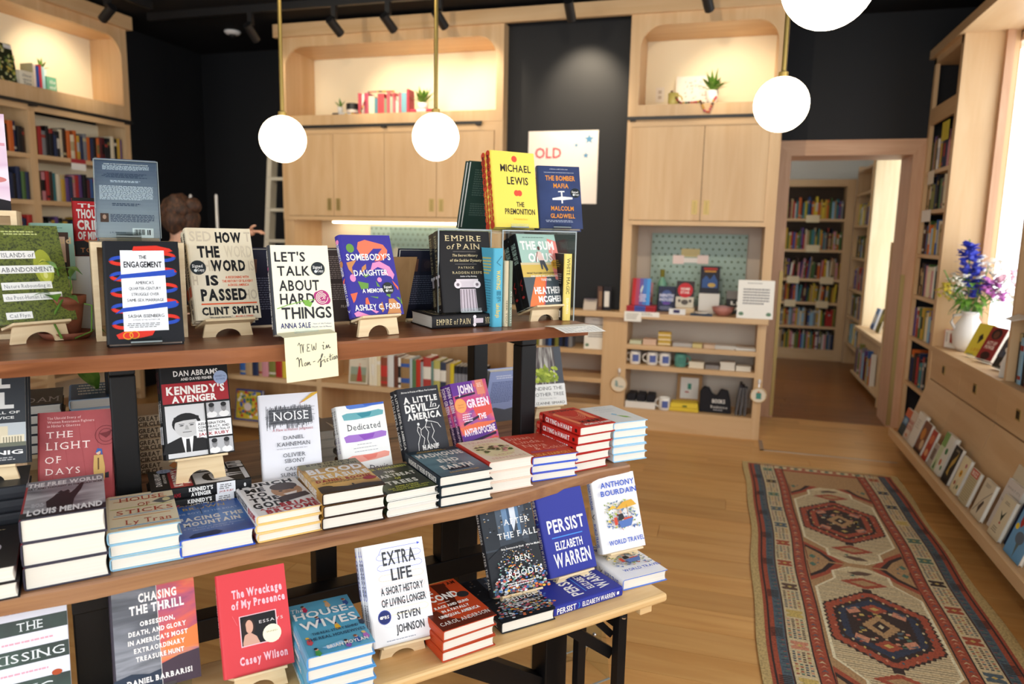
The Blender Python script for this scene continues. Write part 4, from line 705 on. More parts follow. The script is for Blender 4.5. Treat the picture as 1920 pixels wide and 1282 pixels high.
defbook('chasing', .172, .243, .034, GREYC, spine='#3a3440', art_=[('R', .545, 0, 1, 1, SUNC), ('P', [(.60, .62), (1, .52), (1, .70), (.60, .72)], '#e8864a'), ('P', [(0, .86), (.2, .83), (.4, .86), (.545, .84), (.545, 1), (0, 1)], '#2f3a4c'), ('P', [(.545, .80), (.75, .76), (1, .74), (1, 1), (.545, 1)], '#4a3b48'), ('L', [(.545, 0), (.545, 1)], .006, '#e8e2de'), ('G', .14, .05, .95, .095, 2, '#e8e2de'), ('T', 'CHASING', .33, .78, .15, .225, '#f4f0ee', 'sB'), ('T', 'THE THRILL', .22, .86, .25, .325, '#f4f0ee', 'sB'), ('T', 'OBSESSION,', .33, .74, .395, .435, '#f4f0ee', 'sB'), ('T', 'DEATH, AND GLORY', .19, .87, .47, .51, '#f4f0ee', 'sB'), ('T', "IN AMERICA'S MOST", .18, .88, .545, .585, '#f4f0ee', 'sB'), ('T', 'EXTRAORDINARY', .24, .84, .62, .66, '#f4f0ee', 'sB'), ('T', 'TREASURE HUNT', .26, .82, .695, .735, '#f4f0ee', 'sB'), ('T', 'DANIEL BARBARISI', .14, .90, .885, .93, '#f4f0ee', 'sB')], spine_art=[('T', 'CHASING THE THRILL', .1, .42, .3, .7, W_, 'b'), ('E', .5, .5, .03, .3, '#d9b060'), ('E', .58, .5, .03, .3, '#d9b060'), ('E', .66, .5, .03, .3, '#d9b060')])
defbook('wreckage', .152, .224, .026, '#d8434a', art_=[('T', 'The Wreckage', .20, .93, .175, .255, '#f6c0cc', 'sB'), ('T', 'of My Presence', .18, .96, .285, .36, '#f6c0cc', 'sB'), ('R', .27, .44, .81, .74, '#efc0c8'), ('R', .285, .448, .795, .73, '#18171a'), ('E', .40, .56, .09, .09, '#2d201e'), ('E', .405, .555, .055, .065, '#d7a48e'), ('P', [(.30, .70), (.33, .63), (.41, .61), (.50, .66), (.54, .73), (.30, .73)], '#d0a08c'), ('P', [(.29, .52), (.35, .47), (.36, .60), (.31, .66)], '#2d201e'), ('T', 'ESSAYS', .55, .90, .515, .545, '#d9d2d2', 'w'), ('E', .72, .665, .135, .09, '#f6efcf'), ('T', 'SIGNED', .64, .80, .635, .65, '#8a7a50', ''), ('T', 'Casey Wilson', .23, .92, .83, .905, '#f6c0cc', 'sB'), ('L', [(.18, .42), (.24, .52)], .006, '#e8767c')], edge='#e9e2de', spine_art=[('T', 'The Wreckage of My Presence', .1, .7, .3, .7, '#f6c0cc', 'sB')])
XB = '#3e4046'; XL = []
for k, (c, y) in enumerate((('#5a6fd8', .11), ('#5a6fd8', .215), ('#e8c8a0', .32), ('#e8b8b0', .43), ('#e8b8b0', .545), ('#f0dfa8', .66), ('#dfe4ee', .77))): XL.append(('L', [(.25, y), (.90, y), (.945, y+.022), (.945, y+.042), (.90, y+.06), (.25, y+.06), (.205, y+.042), (.205, y+.022), (.25, y)], .006, c))
defbook('extra', .158, .241, .026, '#f4f4f7', art_=[('L', [(.25, .11), (.30, .055), (.93, .055)], .007, '#5a6fd8'), ('P', [(.90, .04), (.95, .055), (.90, .07)], '#4a5fd0')]+XL+[('T', 'EXTRA', .30, .84, .085, .225, XB, 'b'), ('T', 'LIFE', .41, .75, .265, .385, XB, 'b'), ('T', 'A SHORT HISTORY', .21, .91, .44, .515, XB, 'b'), ('T', 'OF LIVING LONGER', .20, .93, .555, .63, XB, 'b'), ('T', 'STEVEN', .42, .80, .70, .775, XB, 'b'), ('T', 'JOHNSON', .38, .84, .82, .90, XB, 'b'), ('E', .22, .725, .105, .07, '#3b4a9a'), ('E', .22, .725, .092, .061, '#26306e'), ('T', 'PBS', .18, .29, .71, .74, W_, 'b'), ('E', .165, .725, .022, .015, W_), ('G', .2, .955, .86, .97, 1, '#9aa0b0')], spine_art=[('L', [(.04, .5), (.09, .5)], .012, '#5a6fd8', .1), ('P', [(.085, .3), (.11, .5), (.085, .7)], '#4a5fd0'), ('T', 'EXTRA LIFE', .17, .5, .3, .7, '#5d6070', 'b'), ('L', [(.15, .2), (.52, .2), (.54, .5), (.52, .8), (.15, .8), (.13, .5), (.15, .2)], .008, '#7f8fe0', .1), ('T', 'STEVEN JOHNSON', .58, .92, .3, .7, '#5d6070', 'b')])
_f = random.Random(3); FALL = [('R', 0, 0, 1, .52, '#39404a'), ('P', [(.50, 0), (.72, 0), (.66, .2), (.58, .34), (.54, .2)], '#d7dee8')]
for x0, x1, y1, c in ((.28, .40, .40, '#4c5866'), (.40, .50, .42, '#6a87a8'), (.50, .55, .36, '#3d5674'), (.66, .72, .38, '#5a7898'), (.72, .84, .44, '#454e5b'), (.84, 1, .5, '#2c323a'), (.0, .28, .5, '#2a2f36')): FALL.append(('R', x0, .02, x1, y1, c))
for k in range(40): x = _f.choice([.05, .12, .2, .3, .36, .74, .8, .88, .95]); y = _f.uniform(.03, .4); FALL.append(('R', x, y, x+.03, y+.012, _f.choice(['#8a97a8', '#20242a', '#a08868'])))
FALL.append(('P', [(.30, .48), (.70, .46), (1, .60), (1, 1), (0, 1), (0, .60)], '#22252b'))
for k in range(420):
    q = _f.random()**.6; y = .49+.50*q; x = .5+(_f.random()-.5)*(.45+.62*q); r = .006+.026*q
    FALL.append(('E', min(max(x, .02), .98), y, r, r*.42, _f.choice(['#c9ccd2', '#8f959e', '#3e4450', '#d8743e', '#4a78b8', '#e0b13e', '#b04a5a', '#dfe2e6', '#5a6470', '#7fb0a0'])))
FALLT = [('T', 'AFTER', .33, .82, .19, .255, W_, 'sw'), ('T', 'THE FALL', .18, .93, .335, .40, W_, 'sw'), ('T', 'Being American in the World', .2, .62, .50, .52, W_, 'sib'), ("T", "We've Made", .66, .93, .50, .52, W_, 'sib'), ('T', 'BEN', .42, .70, .605, .665, W_, 'sw'), ('T', 'RHODES', .25, .90, .755, .825, W_, 'sw'), ('G', .18, .88, .9, .93, 2, '#d0d0d0')]
defbook('fall', .168, .247, .032, '#24272d', art_=FALL+FALLT, spine_art=[('T', 'BEN RHODES', .08, .42, .3, .7, W_, 's'), ('T', 'AFTER THE FALL', .5, .92, .3, .7, W_, 's')])
PB = '#2f3796'
defbook('persist', .17, .243, .03, PB, art_=[('T', 'PERSIST', .13, .92, .335, .49, W_, 'b'), ('R', .18, .545, .84, .558, '#4a8fe0'), ('T', 'ELIZABETH', .22, .80, .60, .70, W_, 'b'), ('T', 'WARREN', .14, .92, .735, .90, W_, 'b')], spine_art=[('T', 'PERSIST', .04, .31, .22, .78, W_, 'b'), ('L', [(.345, .22), (.36, .5), (.345, .78)], .01, '#4a8fe0', .1), ('T', 'ELIZABETH WARREN', .40, .88, .26, .74, W_, 'b'), ('R', .91, .35, .945, .65, W_)])
_v = random.Random(12); TRV = []
for k in range(190):
    x = _v.uniform(.16, .88); y = _v.uniform(.34, .71); c = _v.choice(['#7f9a3a', '#c9d07a', '#6a86a8', '#d8d4c0', '#a8b85a', '#4d6a8c', '#e8e4d4']) if y < .52 else _v.choice(['#6f8cc0', '#4a66a0', '#e2e0d6', '#c85a40', '#e0c86a', '#8fa3c8', '#7f9a3a', '#f0eee6'])
    TRV.append(('P', [(x, y), (x+_v.uniform(.03, .09), y+_v.uniform(-.01, .02)), (x+_v.uniform(.01, .06), y+_v.uniform(.01, .045))], c))
TRV += [('P', [(.40, .46), (.58, .38), (.80, .36), (.90, .44), (.62, .46)], '#d9a53a'), ('P', [(.22, .45), (.34, .40), (.44, .44)], '#e0b84a'), ('L', [(.66, .42), (.67, .62)], .012, '#b5893a'), ('E', .50, .50, .035, .025, '#caa08a'), ('P', [(.44, .53), (.54, .52), (.58, .60), (.43, .61)], '#2a2c30'), ('R', .33, .56, .40, .66, '#cc4a34'), ('R', .55, .585, .75, .62, '#c8523c'), ('P', [(.42, .62), (.78, .60), (.70, .70), (.46, .71)], '#5574b4')]
defbook('travel', .166, .237, .034, '#f1f1f3', art_=TRV+[('T', 'ANTHONY', .14, .93, .085, .16, '#2f56c0', 'b'), ('T', 'BOURDAIN', .12, .95, .195, .265, '#2f56c0', 'b'), ('T', 'WORLD TRAVEL', .13, .95, .845, .905, '#2f56c0', 'b')], edge='#5a7fd8', spine_art=[('T', 'ANTHONY BOURDAIN', .04, .42, .3, .7, '#2f56c0', 'b'), ('L', [(.48, .3), (.52, .7), (.55, .4)], .01, '#333', .1), ('T', 'WORLD TRAVEL', .60, .92, .3, .7, '#2f56c0', 'b')])
# lying stacks
CLD = speckle('free_world_photo', ['#5a5a60', '#8f8f95', '#c2c2c6', '#6d6d74'], 9, .4, stretch=(.5, 1.4, 1), detail=4)
defbook('free', .152, .244, .051, CLD, spine='#8a1f2c', edge='#3a3846', art_=[('R', 0, 0, 1, .14, '#8d8d93'), ('T', 'THE FREE WORLD', .03, .98, .06, .17, '#f0f0f0', 'B'), ('T', 'ART AND THOUGHT IN THE COLD WAR', .03, .98, .20, .25, '#2a2a2e', 'b'), ('P', [(.30, .80), (.28, .62), (.36, .52), (.40, .44), (.50, .40), (.57, .46), (.62, .38), (.70, .20), (.74, .22), (.70, .40), (.62, .62), (.60, .82), (.45, .86)], '#26262a'), ('P', [(.40, .42), (.45, .36), (.48, .40), (.54, .36), (.57, .44)], '#26262a'), ('R', 0, .86, 1, 1, '#2e2e33'), ('T', 'LOUIS MENAND', .08, .96, .80, .93, '#f4f4f4', 'B'), ('G', .1, .65, .3, .76, 3, '#d0d0d4')])
defbook('sticks', .143, .234, .029, '#ece0bf', edge='#8fc0dc', art_=[('R', .05, .07, .7, .09, '#8fb8d8'), ('R', .1, .19, .9, .205, '#e0a060'), ('R', .05, .40, .95, .415, '#b8c060'), ('R', .1, .60, .95, .615, '#8fb8d8'), ('R', .08, .66, .9, .675, '#e0a060'), ('T', 'HOUSE', .18, .86, .10, .22, '#c0503c', 's'), ('T', 'OF', .45, .63, .30, .40, '#c0503c', 's'), ('P', [(.66, .32), (.80, .24), (1, .22), (1, .34), (.82, .40)], '#6a6a68'), ('E', .88, .30, .06, .05, '#d9d2a0'), ('T', 'STICKS', .14, .95, .47, .58, '#c0503c', 's'), ('T', 'Ly Tran', .25, .90, .75, .87, '#c0503c', 's'), ('R', .05, .90, 1, .925, '#8fb8d8'), ('R', .15, .95, .95, .965, '#e0a060')])
FMB = speckle('blue_lake_photo', ['#1c3f86', '#2f63b4', '#4a86cf'], 6, .3, stretch=(.5, 1.5, 1), detail=3)
defbook('facing', .161, .236, .042, FMB, edge='#3a5fd0', art_=[('T', 'DANIEL JAMES', .02, .9, .05, .115, '#d6b45a', 's'), ('T', 'BROWN', .16, .78, .16, .235, '#d6b45a', 's'), ('T', 'THE BOYS IN THE BOAT', .05, .93, .31, .355, '#c9d8ee', 's'), ('T', 'FACING THE', .06, .96, .45, .55, W_, 'sB'), ('T', 'MOUNTAIN', .10, .90, .59, .69, W_, 'sB'), ('T', 'A True Story of Japanese American', .08, .92, .735, .765, '#c9d8ee', 'si'), ('T', 'Heroes in World War II', .2, .75, .79, .82, '#c9d8ee', 'si'), ('P', [(.12, .96), (.2, .90), (.5, .88), (.58, .94), (.5, 1), (.15, 1)], '#152c58'), ('R', .40, .05, .415, .40, '#274a80'), ('R', .36, .10, .46, .2, '#274a80')])
defbook('punch', .158, .236, .022, '#f1efee', edge='#f0c878', art_=[('T', 'PUNCH', .03, .92, .03, .14, K_, 'sB'), ('T', 'ME', .08, .40, .18, .30, K_, 'sB'), ('T', 'TO', .08, .38, .34, .46, K_, 'sB'), ('T', 'THE', .07, .52, .49, .61, K_, 'sB'), ('T', 'GODS', .05, .62, .65, .80, K_, 'sB'), ('E', .70, .40, .24, .20, '#b98a62'), ('E', .70, .26, .22, .12, '#4b3c3a'), ('E', .60, .40, .035, .02, '#2b2422'), ('E', .80, .37, .035, .02, '#2b2422'), ('P', [(.60, .50), (.84, .46), (.80, .54), (.66, .57)], '#f3ece6'), ('E', .70, .44, .05, .035, '#a87850'), ('P', [(.46, .60), (.60, .55), (.95, .52), (.98, .64), (.5, .74)], '#3d2a28'), ('T', 'A MEMOIR', .1, .60, .83, .865, '#b0202a', 'sB'), ('T', 'BRIAN', .42, .97, .75, .86, '#b0202a', 'sB'), ('T', 'BROOME', .16, .97, .88, .985, '#b0202a', 'sB')], spine_art=[('T', 'PUNCH ME TO THE GODS', .05, .62, .15, .85, K_, 'sB'), ('T', 'BROOME', .66, .95, .15, .85, '#b0202a', 'sB')])
GOLDP = speckle('frontier_photo', ['#5a3f22', '#a0742c', '#d9a84a', '#e6c06a'], 7, .4, stretch=(.5, 1.4, 1), detail=4)
defbook('blood', .163, .243, .03, GOLDP, edge='#2c1c18', art_=[('R', 0, 0, 1, .20, '#8f8a6a'), ('T', 'BOB DRURY', .12, .90, .02, .08, '#3b3426', 'sB'), ('T', 'TOM CLAVIN', .3, .95, .11, .17, '#3b3426', 'sB'), ('T', 'BLOOD', .05, .96, .21, .37, W_, 'B'), ('T', 'AND', .44, .58, .385, .41, W_, 'b'), ('T', 'TREASURE', .05, .97, .43, .56, W_, 'B'), ('T', 'DANIEL BOONE', .05, .95, .60, .67, '#a52a22', 'sB'), ('G', .1, .69, .9, .74, 2, '#5a2a1a'), ('E', .88, .73, .11, .055, '#a52a3a'), ('P', [(0, .86), (.2, .83), (.45, .88), (.7, .86), (1, .90), (1, 1), (0, 1)], '#2e1f16'), ('E', .12, .84, .12, .05, '#3a2a18'), ('E', .55, .85, .02, .03, '#2e1f16')], spine_art=[('T', 'BLOOD AND TREASURE', .08, .8, .2, .8, W_, 'B')])
DKG = speckle('forest_photo', ['#161d10', '#28351a', '#4a5a24'], 22, .4, detail=5)
defbook('trees', .147, .22, .021, DKG, edge='#e8e6e0', art_=[('T', 'PETER WOHLLEBEN', .04, .96, .05, .125, '#c9cf5a', 'b'), ('T', 'THE', .42, .62, .22, .29, '#eef0e4', 'sB'), ('T', 'HEARTBEAT', .05, .95, .34, .45, '#eef0e4', 'sB'), ('T', 'OF', .46, .58, .49, .56, '#c9cf5a', 'sB'), ('T', 'TREES', .2, .82, .60, .72, '#eef0e4', 'sB'), ('T', 'EMBRACING', .3, .74, .78, .82, '#c9cf5a', 'b'), ('T', 'OUR ANCIENT BOND WITH', .12, .92, .84, .88, '#c9cf5a', 'b'), ('T', 'FORESTS AND NATURE', .18, .86, .90, .94, '#c9cf5a', 'b')])
SEA = speckle('polar_sea_photo', ['#2e4f5c', '#4a7280', '#6e949e'], 6, .35, stretch=(.4, 1.6, 1), detail=4)
defbook('madhouse', .161, .241, .029, SEA, spine='#1e2a32', edge='#1e2a32', art_=[('R', 0, 0, 1, .12, '#1e2e38'), ('G', .12, .05, .9, .11, 2, '#c9a85a'), ('T', 'MADHOUSE', .07, .97, .16, .30, '#efece4', 'sB'), ('T', 'AT THE', .42, .60, .34, .38, '#efece4', 'b'), ('L', [(.50, .40), (.50, .80)], .012, '#1d2b34'), ('L', [(.30, .62), (.72, .60)], .012, '#1d2b34'), ('P', [(.25, .76), (.75, .74), (.68, .84), (.32, .85)], '#1d2b34'), ('T', 'END', .32, .72, .42, .54, '#efece4', 'sB'), ('T', 'OF THE', .42, .60, .58, .62, '#efece4', 'b'), ('T', 'EARTH', .22, .82, .66, .79, '#efece4', 'sB'), ('T', 'JULIAN SANCTON', .25, .8, .89, .93, '#c9a85a', 'b')], spine_art=[('T', 'MADHOUSE AT THE END OF THE EARTH', .12, .92, .25, .75, '#efece4', 'B')])
_g = random.Random(21); FLW = [('P', [(x, y), (x+.07, y-.035), (x+.11, y+.01), (x+.05, y+.03)], _g.choice(['#6a7a42', '#4d5f35', '#8a9a58', '#6a4a38', '#5b4030'])) for x, y in [(_g.uniform(.12, .80), _g.uniform(.34, .62)) for _ in range(34)]]+[('E', x, y, .055, .035, c) for x, y, c in ((.62, .42, '#e0a8a0'), (.72, .55, '#d88a88'), (.82, .48, '#e8c0b4'), (.66, .64, '#e6b0a4'))]
defbook('stranger', .147, .218, .03, '#f0dfc6', spine='#c8382c', edge='#f0d8c8', art_=[('E', .5, .5, .42, .32, '#ece0b0'), ('T', 'STRANGER', .10, .92, .08, .15, '#d8a89a', 'sw'), ('T', 'CARE', .2, .6, .22, .28, '#d8a89a', 'sw')]+FLW+[('T', 'SARAH', .3, .75, .74, .80, '#d8a89a', 'sw'), ('T', 'SENTILLES', .14, .90, .87, .93, '#d8a89a', 'sw')])
defbook('susan', .158, .238, .025, '#cf4a38', edge='#3f5fd0', art_=[('T', 'Susan,', .03, .62, .08, .22, '#f0b8a4', 's'), ('T', 'Linda,', .08, .70, .27, .40, '#f0b8a4', 's'), ('T', 'Nina', .14, .66, .45, .58, '#f0b8a4', 's'), ('T', '& Cokie', .30, .98, .60, .72, '#f0b8a4', 's'), ('G', .1, .77, .9, .83, 2, '#7d5a9a'), ('R', 0, .86, 1, 1, '#c9542c'), ('T', 'LISA NAPOLI', .08, .88, .88, .97, '#f0c060', 's')])
HB = '#c8281f'
defbook('mart', .143, .224, .03, HB, edge='#b0241c', art_=[('T', 'CRYING IN', .16, .90, .06, .14, '#3a1614', 'B'), ('P', [(.10, .24), (.22, .18), (.26, .80), (.16, .86)], '#e88a60'), ('P', [(.92, .20), (.82, .16), (.74, .60), (.86, .70)], '#e88a60')]+[('L', [(.24, .34+.05*k), (.45, .50+.05*k), (.62, .46+.05*k), (.76, .30+.05*k)], .014, '#eda080') for k in range(4)]+[('T', 'H MART', .30, .96, .70, .82, '#3a1614', 'B'), ('T', 'MICHELLE ZAUNER', .24, .98, .87, .94, W_, 'B')], spine_art=[('T', 'CRYING in H MART', .17, .82, .25, .78, W_, 'B'), ('R', .10, 0, .125, 1, '#3a1614'), ('R', .14, 0, .152, 1, '#3a1614'), ('T', 'EX', .03, .08, .3, .7, '#f0b090', 'b'), ('R', .89, .3, .94, .7, '#3a1614')])
defbook('tulip', .135, .214, .03, '#dfe4e6', edge='#8fc8ec', art_=[('T', 'WHAT', .3, .7, .08, .13, '#b8c6ce', 's'), ('T', 'HAPPENED', .18, .8, .20, .25, '#b8c6ce', 's'), ('T', 'TO YOU?', .25, .72, .32, .37, '#b8c6ce', 's'), ('P', [(.42, .52), (.50, .48), (.56, .56), (.50, .60)], '#7fc0e0'), ('P', [(.50, .58), (.60, .66), (.66, .80), (.56, .72)], '#7fb050'), ('P', [(.52, .60), (.70, .70), (.74, .82), (.62, .74)], '#8fc060')])
WVB = speckle('teal_cover', ['#4f9fc0', '#58a8c8', '#60b0cf'], 5, .35); _w = random.Random(5); FIG = []
for x, y, c, d in ((.25, .10, '#c8355a', '#3a2a28'), (.62, .09, '#e0b080', '#d9a84a'), (.90, .12, '#3a5a9a', '#8a4a30'), (.38, .36, '#3a5a9a', '#5a3a2a'), (.60, .55, '#e8b83a', '#3a2a28'), (.97, .56, '#2e3a4a', '#4a3020'), (.12, .72, '#c8505a', '#e8b83a'), (.62, .90, '#8a5ab0', '#3a2a28'), (.78, .86, '#2f5aa8', '#7a4a30'), (.92, .83, '#b06ac0', '#e0c06a'), (.17, .93, '#4a9a50', '#2a2220')): FIG += [('P', [(x-.03, y), (x+.03, y-.01), (x+.05, y+.06), (x+.01, y+.10), (x-.04, y+.07)], c), ('E', x, y-.02, .026, .02, '#d9a88a'), ('E', x-.01, y-.035, .028, .018, d)]
defbook('wives', .153, .24, .027, WVB, edge='#5a9fe0', art_=FIG+[('T', 'The', .03, .22, .10, .18, W_, 'si'), ('T', 'HOUSE-', .05, .98, .20, .33, W_, 'b'), ('T', 'WIVES', .08, .95, .39, .54, W_, 'b'), ('T', 'THE REAL STORY BEHIND', .20, .90, .62, .665, '#25405a', 'b'), ('T', 'THE REAL HOUSEWIVES', .10, .97, .705, .755, '#25405a', 'b'), ('P', [(.25, .90), (.55, .86), (.60, .90), (.35, .95)], '#8fc4e8'), ('T', 'BRIAN MOYLAN', .32, .93, .885, .94, W_, 'b')], spine_art=[('T', 'THE HOUSEWIVES', .1, .7, .3, .7, W_, 'b')])
defbook('second', .153, .226, .026, '#b8421f', edge='#b8482c', art_=[('P', [(.5, .02), (.75, .05), (.72, .30), (.62, .62), (.45, .60), (.5, .3)], '#4a1c10'), ('T', 'I AM', .74, .95, .04, .11, '#4a1c10', 'B'), ('P', [(0, .60), (.2, .58), (.3, .8), (.5, .9), (1, .84), (1, 1), (0, 1)], '#5a2012'), ('T', 'THE', .05, .42, .10, .22, W_, 'B'), ('T', 'SECOND', .04, .80, .27, .40, W_, 'B'), ('R', .32, .455, .55, .465, W_), ('T', 'RACE AND GUNS', .20, .85, .515, .565, W_, 'B'), ('T', 'IN A FATALLY', .26, .78, .615, .665, W_, 'B'), ('T', 'UNEQUAL AMERICA', .14, .90, .71, .765, W_, 'B'), ('T', 'CAROL ANDERSON', .05, .97, .84, .91, W_, 's'), ('E', .86, .40, .11, .07, '#2a2a2c')], spine_art=[('R', .0, .0, .6, 1, '#2a1512'), ('T', 'THE SECOND', .1, .5, .3, .7, W_, 'B')])
defbook('leftdark', .155, .236, .035, '#2b2a2a', edge='#1e1d20', art_=[('G', .2, .1, .9, .16, 2, '#c9b890'), ('P', [(.3, .3), (.5, .2), (.6, .5), (.4, .6)], '#6d5c50'), ('E', .7, .55, .10, .10, '#d0d0da'), ('E', .55, .7, .10, .08, '#a04a4a'), ('E', .2, .7, .1, .07, '#8a4038')])
# ================================================================== BOOKS ON THE TABLE
for k, v in dict(blood=.0315, mart=.0284, tulip=.0266, wives=.0294, second=.0278, free=.0503, sticks=.029, punch=.0217, trees=.0207, madhouse=.029, stranger=.0302, susan=.025).items(): BK[k]['d'] = v
def easel(B, ex, ey, ez, w, D, H, label, kind='wood', bw=.115, bh=.17):
    """B: front bottom-left corner of the book, D: thickness leaned on it, H: height of the lip above the support"""
    M = frame(B+ex*(w/2), ex, ey, ez); ti = math.asin(max(-1, min(1, ez.z))); c, s = math.cos(ti), math.sin(ti)
    vert = Vector((0, c, s)); fwd = Vector((0, -s, c))
    if kind == 'wood':
        t = thing('book_easel', label, 'book stand', M, 'wooden book easels'); bw_ = min(bw, w*.82)
        MB().box((-bw_/2+.012, -.006, -D-.0085), (bw_/2-.012, bh, -D-.0005), PLY).build('back_board', t, bevel=.002)
        lw = w*.86; m = MB(); m.prism([(-lw/2+.008, -.0065, .014), (lw/2-.008, -.0065, .014), (lw/2, -.0065, -D-.0085), (-lw/2, -.0065, -D-.0085)], (0, .006, 0), PLY); m.build('ledge', t, bevel=.001)
        p0 = Vector((0, -.007, .004-D*.35)); Hh = H-.009-.0005; a0, a1 = bw_/2-.004, bw_/2+.003; r = bw_*.27; ah = min(.030, Hh*.62)
        pts = [(-a0, 0), (a0, 0), (a1, Hh)]+[(r*math.cos(q), Hh-ah*math.sin(q)) for q in [PI*i/10 for i in range(11)]]+[(-a1, Hh)]
        hz = p0.y*c+p0.z*s   # vertical height of p0 in local terms
        V = [p0+Vector((x, 0, 0))-vert*v for x, v in pts]
        MB().prism(V, -fwd*.009, PLY).build('arched_foot', t)
    else:
        t = thing('acrylic_stand', label, 'book stand', M, 'clear acrylic stands'); bw_ = w*.8
        MB().box((-bw_/2, -.003, -D-.0035), (bw_/2, bh*.95, -D-.0005), ACRYL).build('back_plate', t)
        MB().box((-bw_/4, -.0035, -D-.003), (bw_/4, -.0005, .016), ACRYL).box((-bw_/4, -.0035, .013), (bw_/4, .009, .016), ACRYL).build('lip', t)
        MB().box((-bw_/4, -.0035, .0132), (bw_/4, -.0002, .0166), ACRYE).build('lip_edge', t)
        if H > .006:
            p0 = Vector((0, -.004, -D-.002)); q = p0-vert*(H-.0045)
            MB().hexa([q+Vector((-bw_/2, 0, 0)), q+Vector((bw_/2, 0, 0)), q+Vector((bw_/2, 0, 0))-fwd*.003, q+Vector((-bw_/2, 0, 0))-fwd*.003, p0+Vector((-bw_/2, 0, 0)), p0+Vector((bw_/2, 0, 0)), p0+Vector((bw_/2, 0, 0))-fwd*.003, p0+Vector((-bw_/2, 0, 0))-fwd*.003], ACRYL).build('foot_plate', t)
    return t
def face_out(key, s, t, yaw, tilt, z, zs, labels, kind='wood', stand=None, group=None):
    ex, ey, ez = axes(yaw, tilt); b = BK[key]; d = b['d']; B = TW(s, t, z)
    for i, lb_ in enumerate(labels):
        o = B-ez*(d*(i+1)+.0004*i)+(ey*(-.0005) if i == 0 else ex*rnd.uniform(-.002, .002))
        put_book(key, frame(o, ex, ey, ez), lb_, group if len(labels) > 1 else None, skip=() if i == 0 else ('cover_print',))
    if stand: easel(B, ex, ey, ez, b['w'], d*len(labels)+.001*len(labels), z-zs, stand, kind)
def pile(key, s, t, yaw, z0, n, label, group=None, dx=0., jit=.0025):
    b = BK[key]; d = b['d']; names = {1: [''], 2: ['lower of two', 'upper of two'], 3: ['bottom of three', 'middle of three', 'top of three'], 4: ['lowest of four', 'second lowest of four', 'third lowest of four', 'top of four'], 5: ['lowest of five', 'second lowest of five', 'middle of five', 'second highest of five', 'top of five']}[n]
    for i in range(n):
        top = i == n-1; yw = yaw+(0 if top else rnd.uniform(-1, 1)); a = math.radians(yw); ex = U*math.cos(a)+ZV.cross(U)*math.sin(a); ey = ZV.cross(ex)
        k = n-1-i; o = TW(s-dx*k+(0 if top else rnd.uniform(-jit, jit)), t+(0 if top else rnd.uniform(-jit, jit)), z0+i*(d+.0002)+.0004)
        lb_ = label if n == 1 else label+', '+names[i]
        put_book(key, frame(o, ex, ey, ZV), lb_, group, skip=() if top else ('cover_print',))
def spine_front(key, s, t, yaw, z0, label, group=None, skip=()):
    """lying, front cover up, spine toward the shopper; s,t: near left corner"""
    a = math.radians(yaw); u = U*math.cos(a)+ZV.cross(U)*math.sin(a); nn = u.cross(ZV); b = BK[key]
    put_book(key, frame(TW(s, t, z0)+u*b['h'], -nn, -u, ZV), label, group, skip)
# --- upper slab
Z1 = ZT+.0008
face_out('islands', -.149, -1.90, 23.3, 18.7, 1.3835, Z1, ['mossy green hardcover with white label strips on a wooden easel'], stand='wooden easel with arched foot under the mossy green book')
face_out('engagement', .047, -1.771, -3.5, 22.0, 1.3465, Z1, ['black hardcover with red and blue ribbons around a white title panel'], kind='acrylic', stand='clear stand under the black book with ribbons')
face_out('word', .239, -1.861, 4.8, 19.1, 1.380, Z1, ['beige hardcover with heavy black title lettering, front copy', 'beige hardcover with heavy black title, copy tucked behind the front one'], stand='wooden easel under the beige book with heavy black title', group='copies of the beige black-lettered book')
face_out('hard', .393, -1.728, -3.3, 16.4, 1.3545, Z1, ['cream hardcover with hand-drawn black title and a pink rose'], kind='acrylic', stand='clear stand under the cream book with a rose')
face_out('somebody', .583, -1.718, 10.7, 19.1, 1.389, Z1, ['indigo hardcover with orange, pink and green cut-out shapes'], stand='wooden easel under the indigo cut-out book')
face_out('empire', .880, -1.822, -5.1, 13.3, 1.3785, ZT+.0395, ['black hardcover with gold title and a grey column, standing front copy', 'black hardcover with gold title and column, standing copy behind the front one'], kind='acrylic', stand='clear stand holding the two black column books', group='copies of the black column book')
spine_front('empire', .836, -1.800, -1.6, Z1, 'black hardcover with gold spine title lying flat under the standing copies', 'copies of the black column book')
face_out('sum', 1.177, -1.834, 4.3, 21.5, 1.384, Z1, ['pale green and orange hardcover with a running figure, front copy', 'black-spined hardcover tucked behind the running-figure book'], stand='wooden easel under the running-figure book', group='copies of the running-figure book')
ZRS = 1.612
face_out('premonition', 1.119, -1.949, -.1, 10.3, 1.6235, ZRS+.0022, ['bright yellow hardcover with red dots on the clear riser, front copy', 'bright yellow hardcover with red scalloped spine, copy behind the front one'], kind='acrylic', stand='clear stand under the yellow books', group='copies of the yellow dotted book')
face_out('bomber', 1.281, -1.947, -21.6, 20.5, 1.6235, ZRS+.0022, ['navy hardcover with orange title and a white aeroplane'], kind='acrylic', stand='clear stand under the navy aeroplane book')
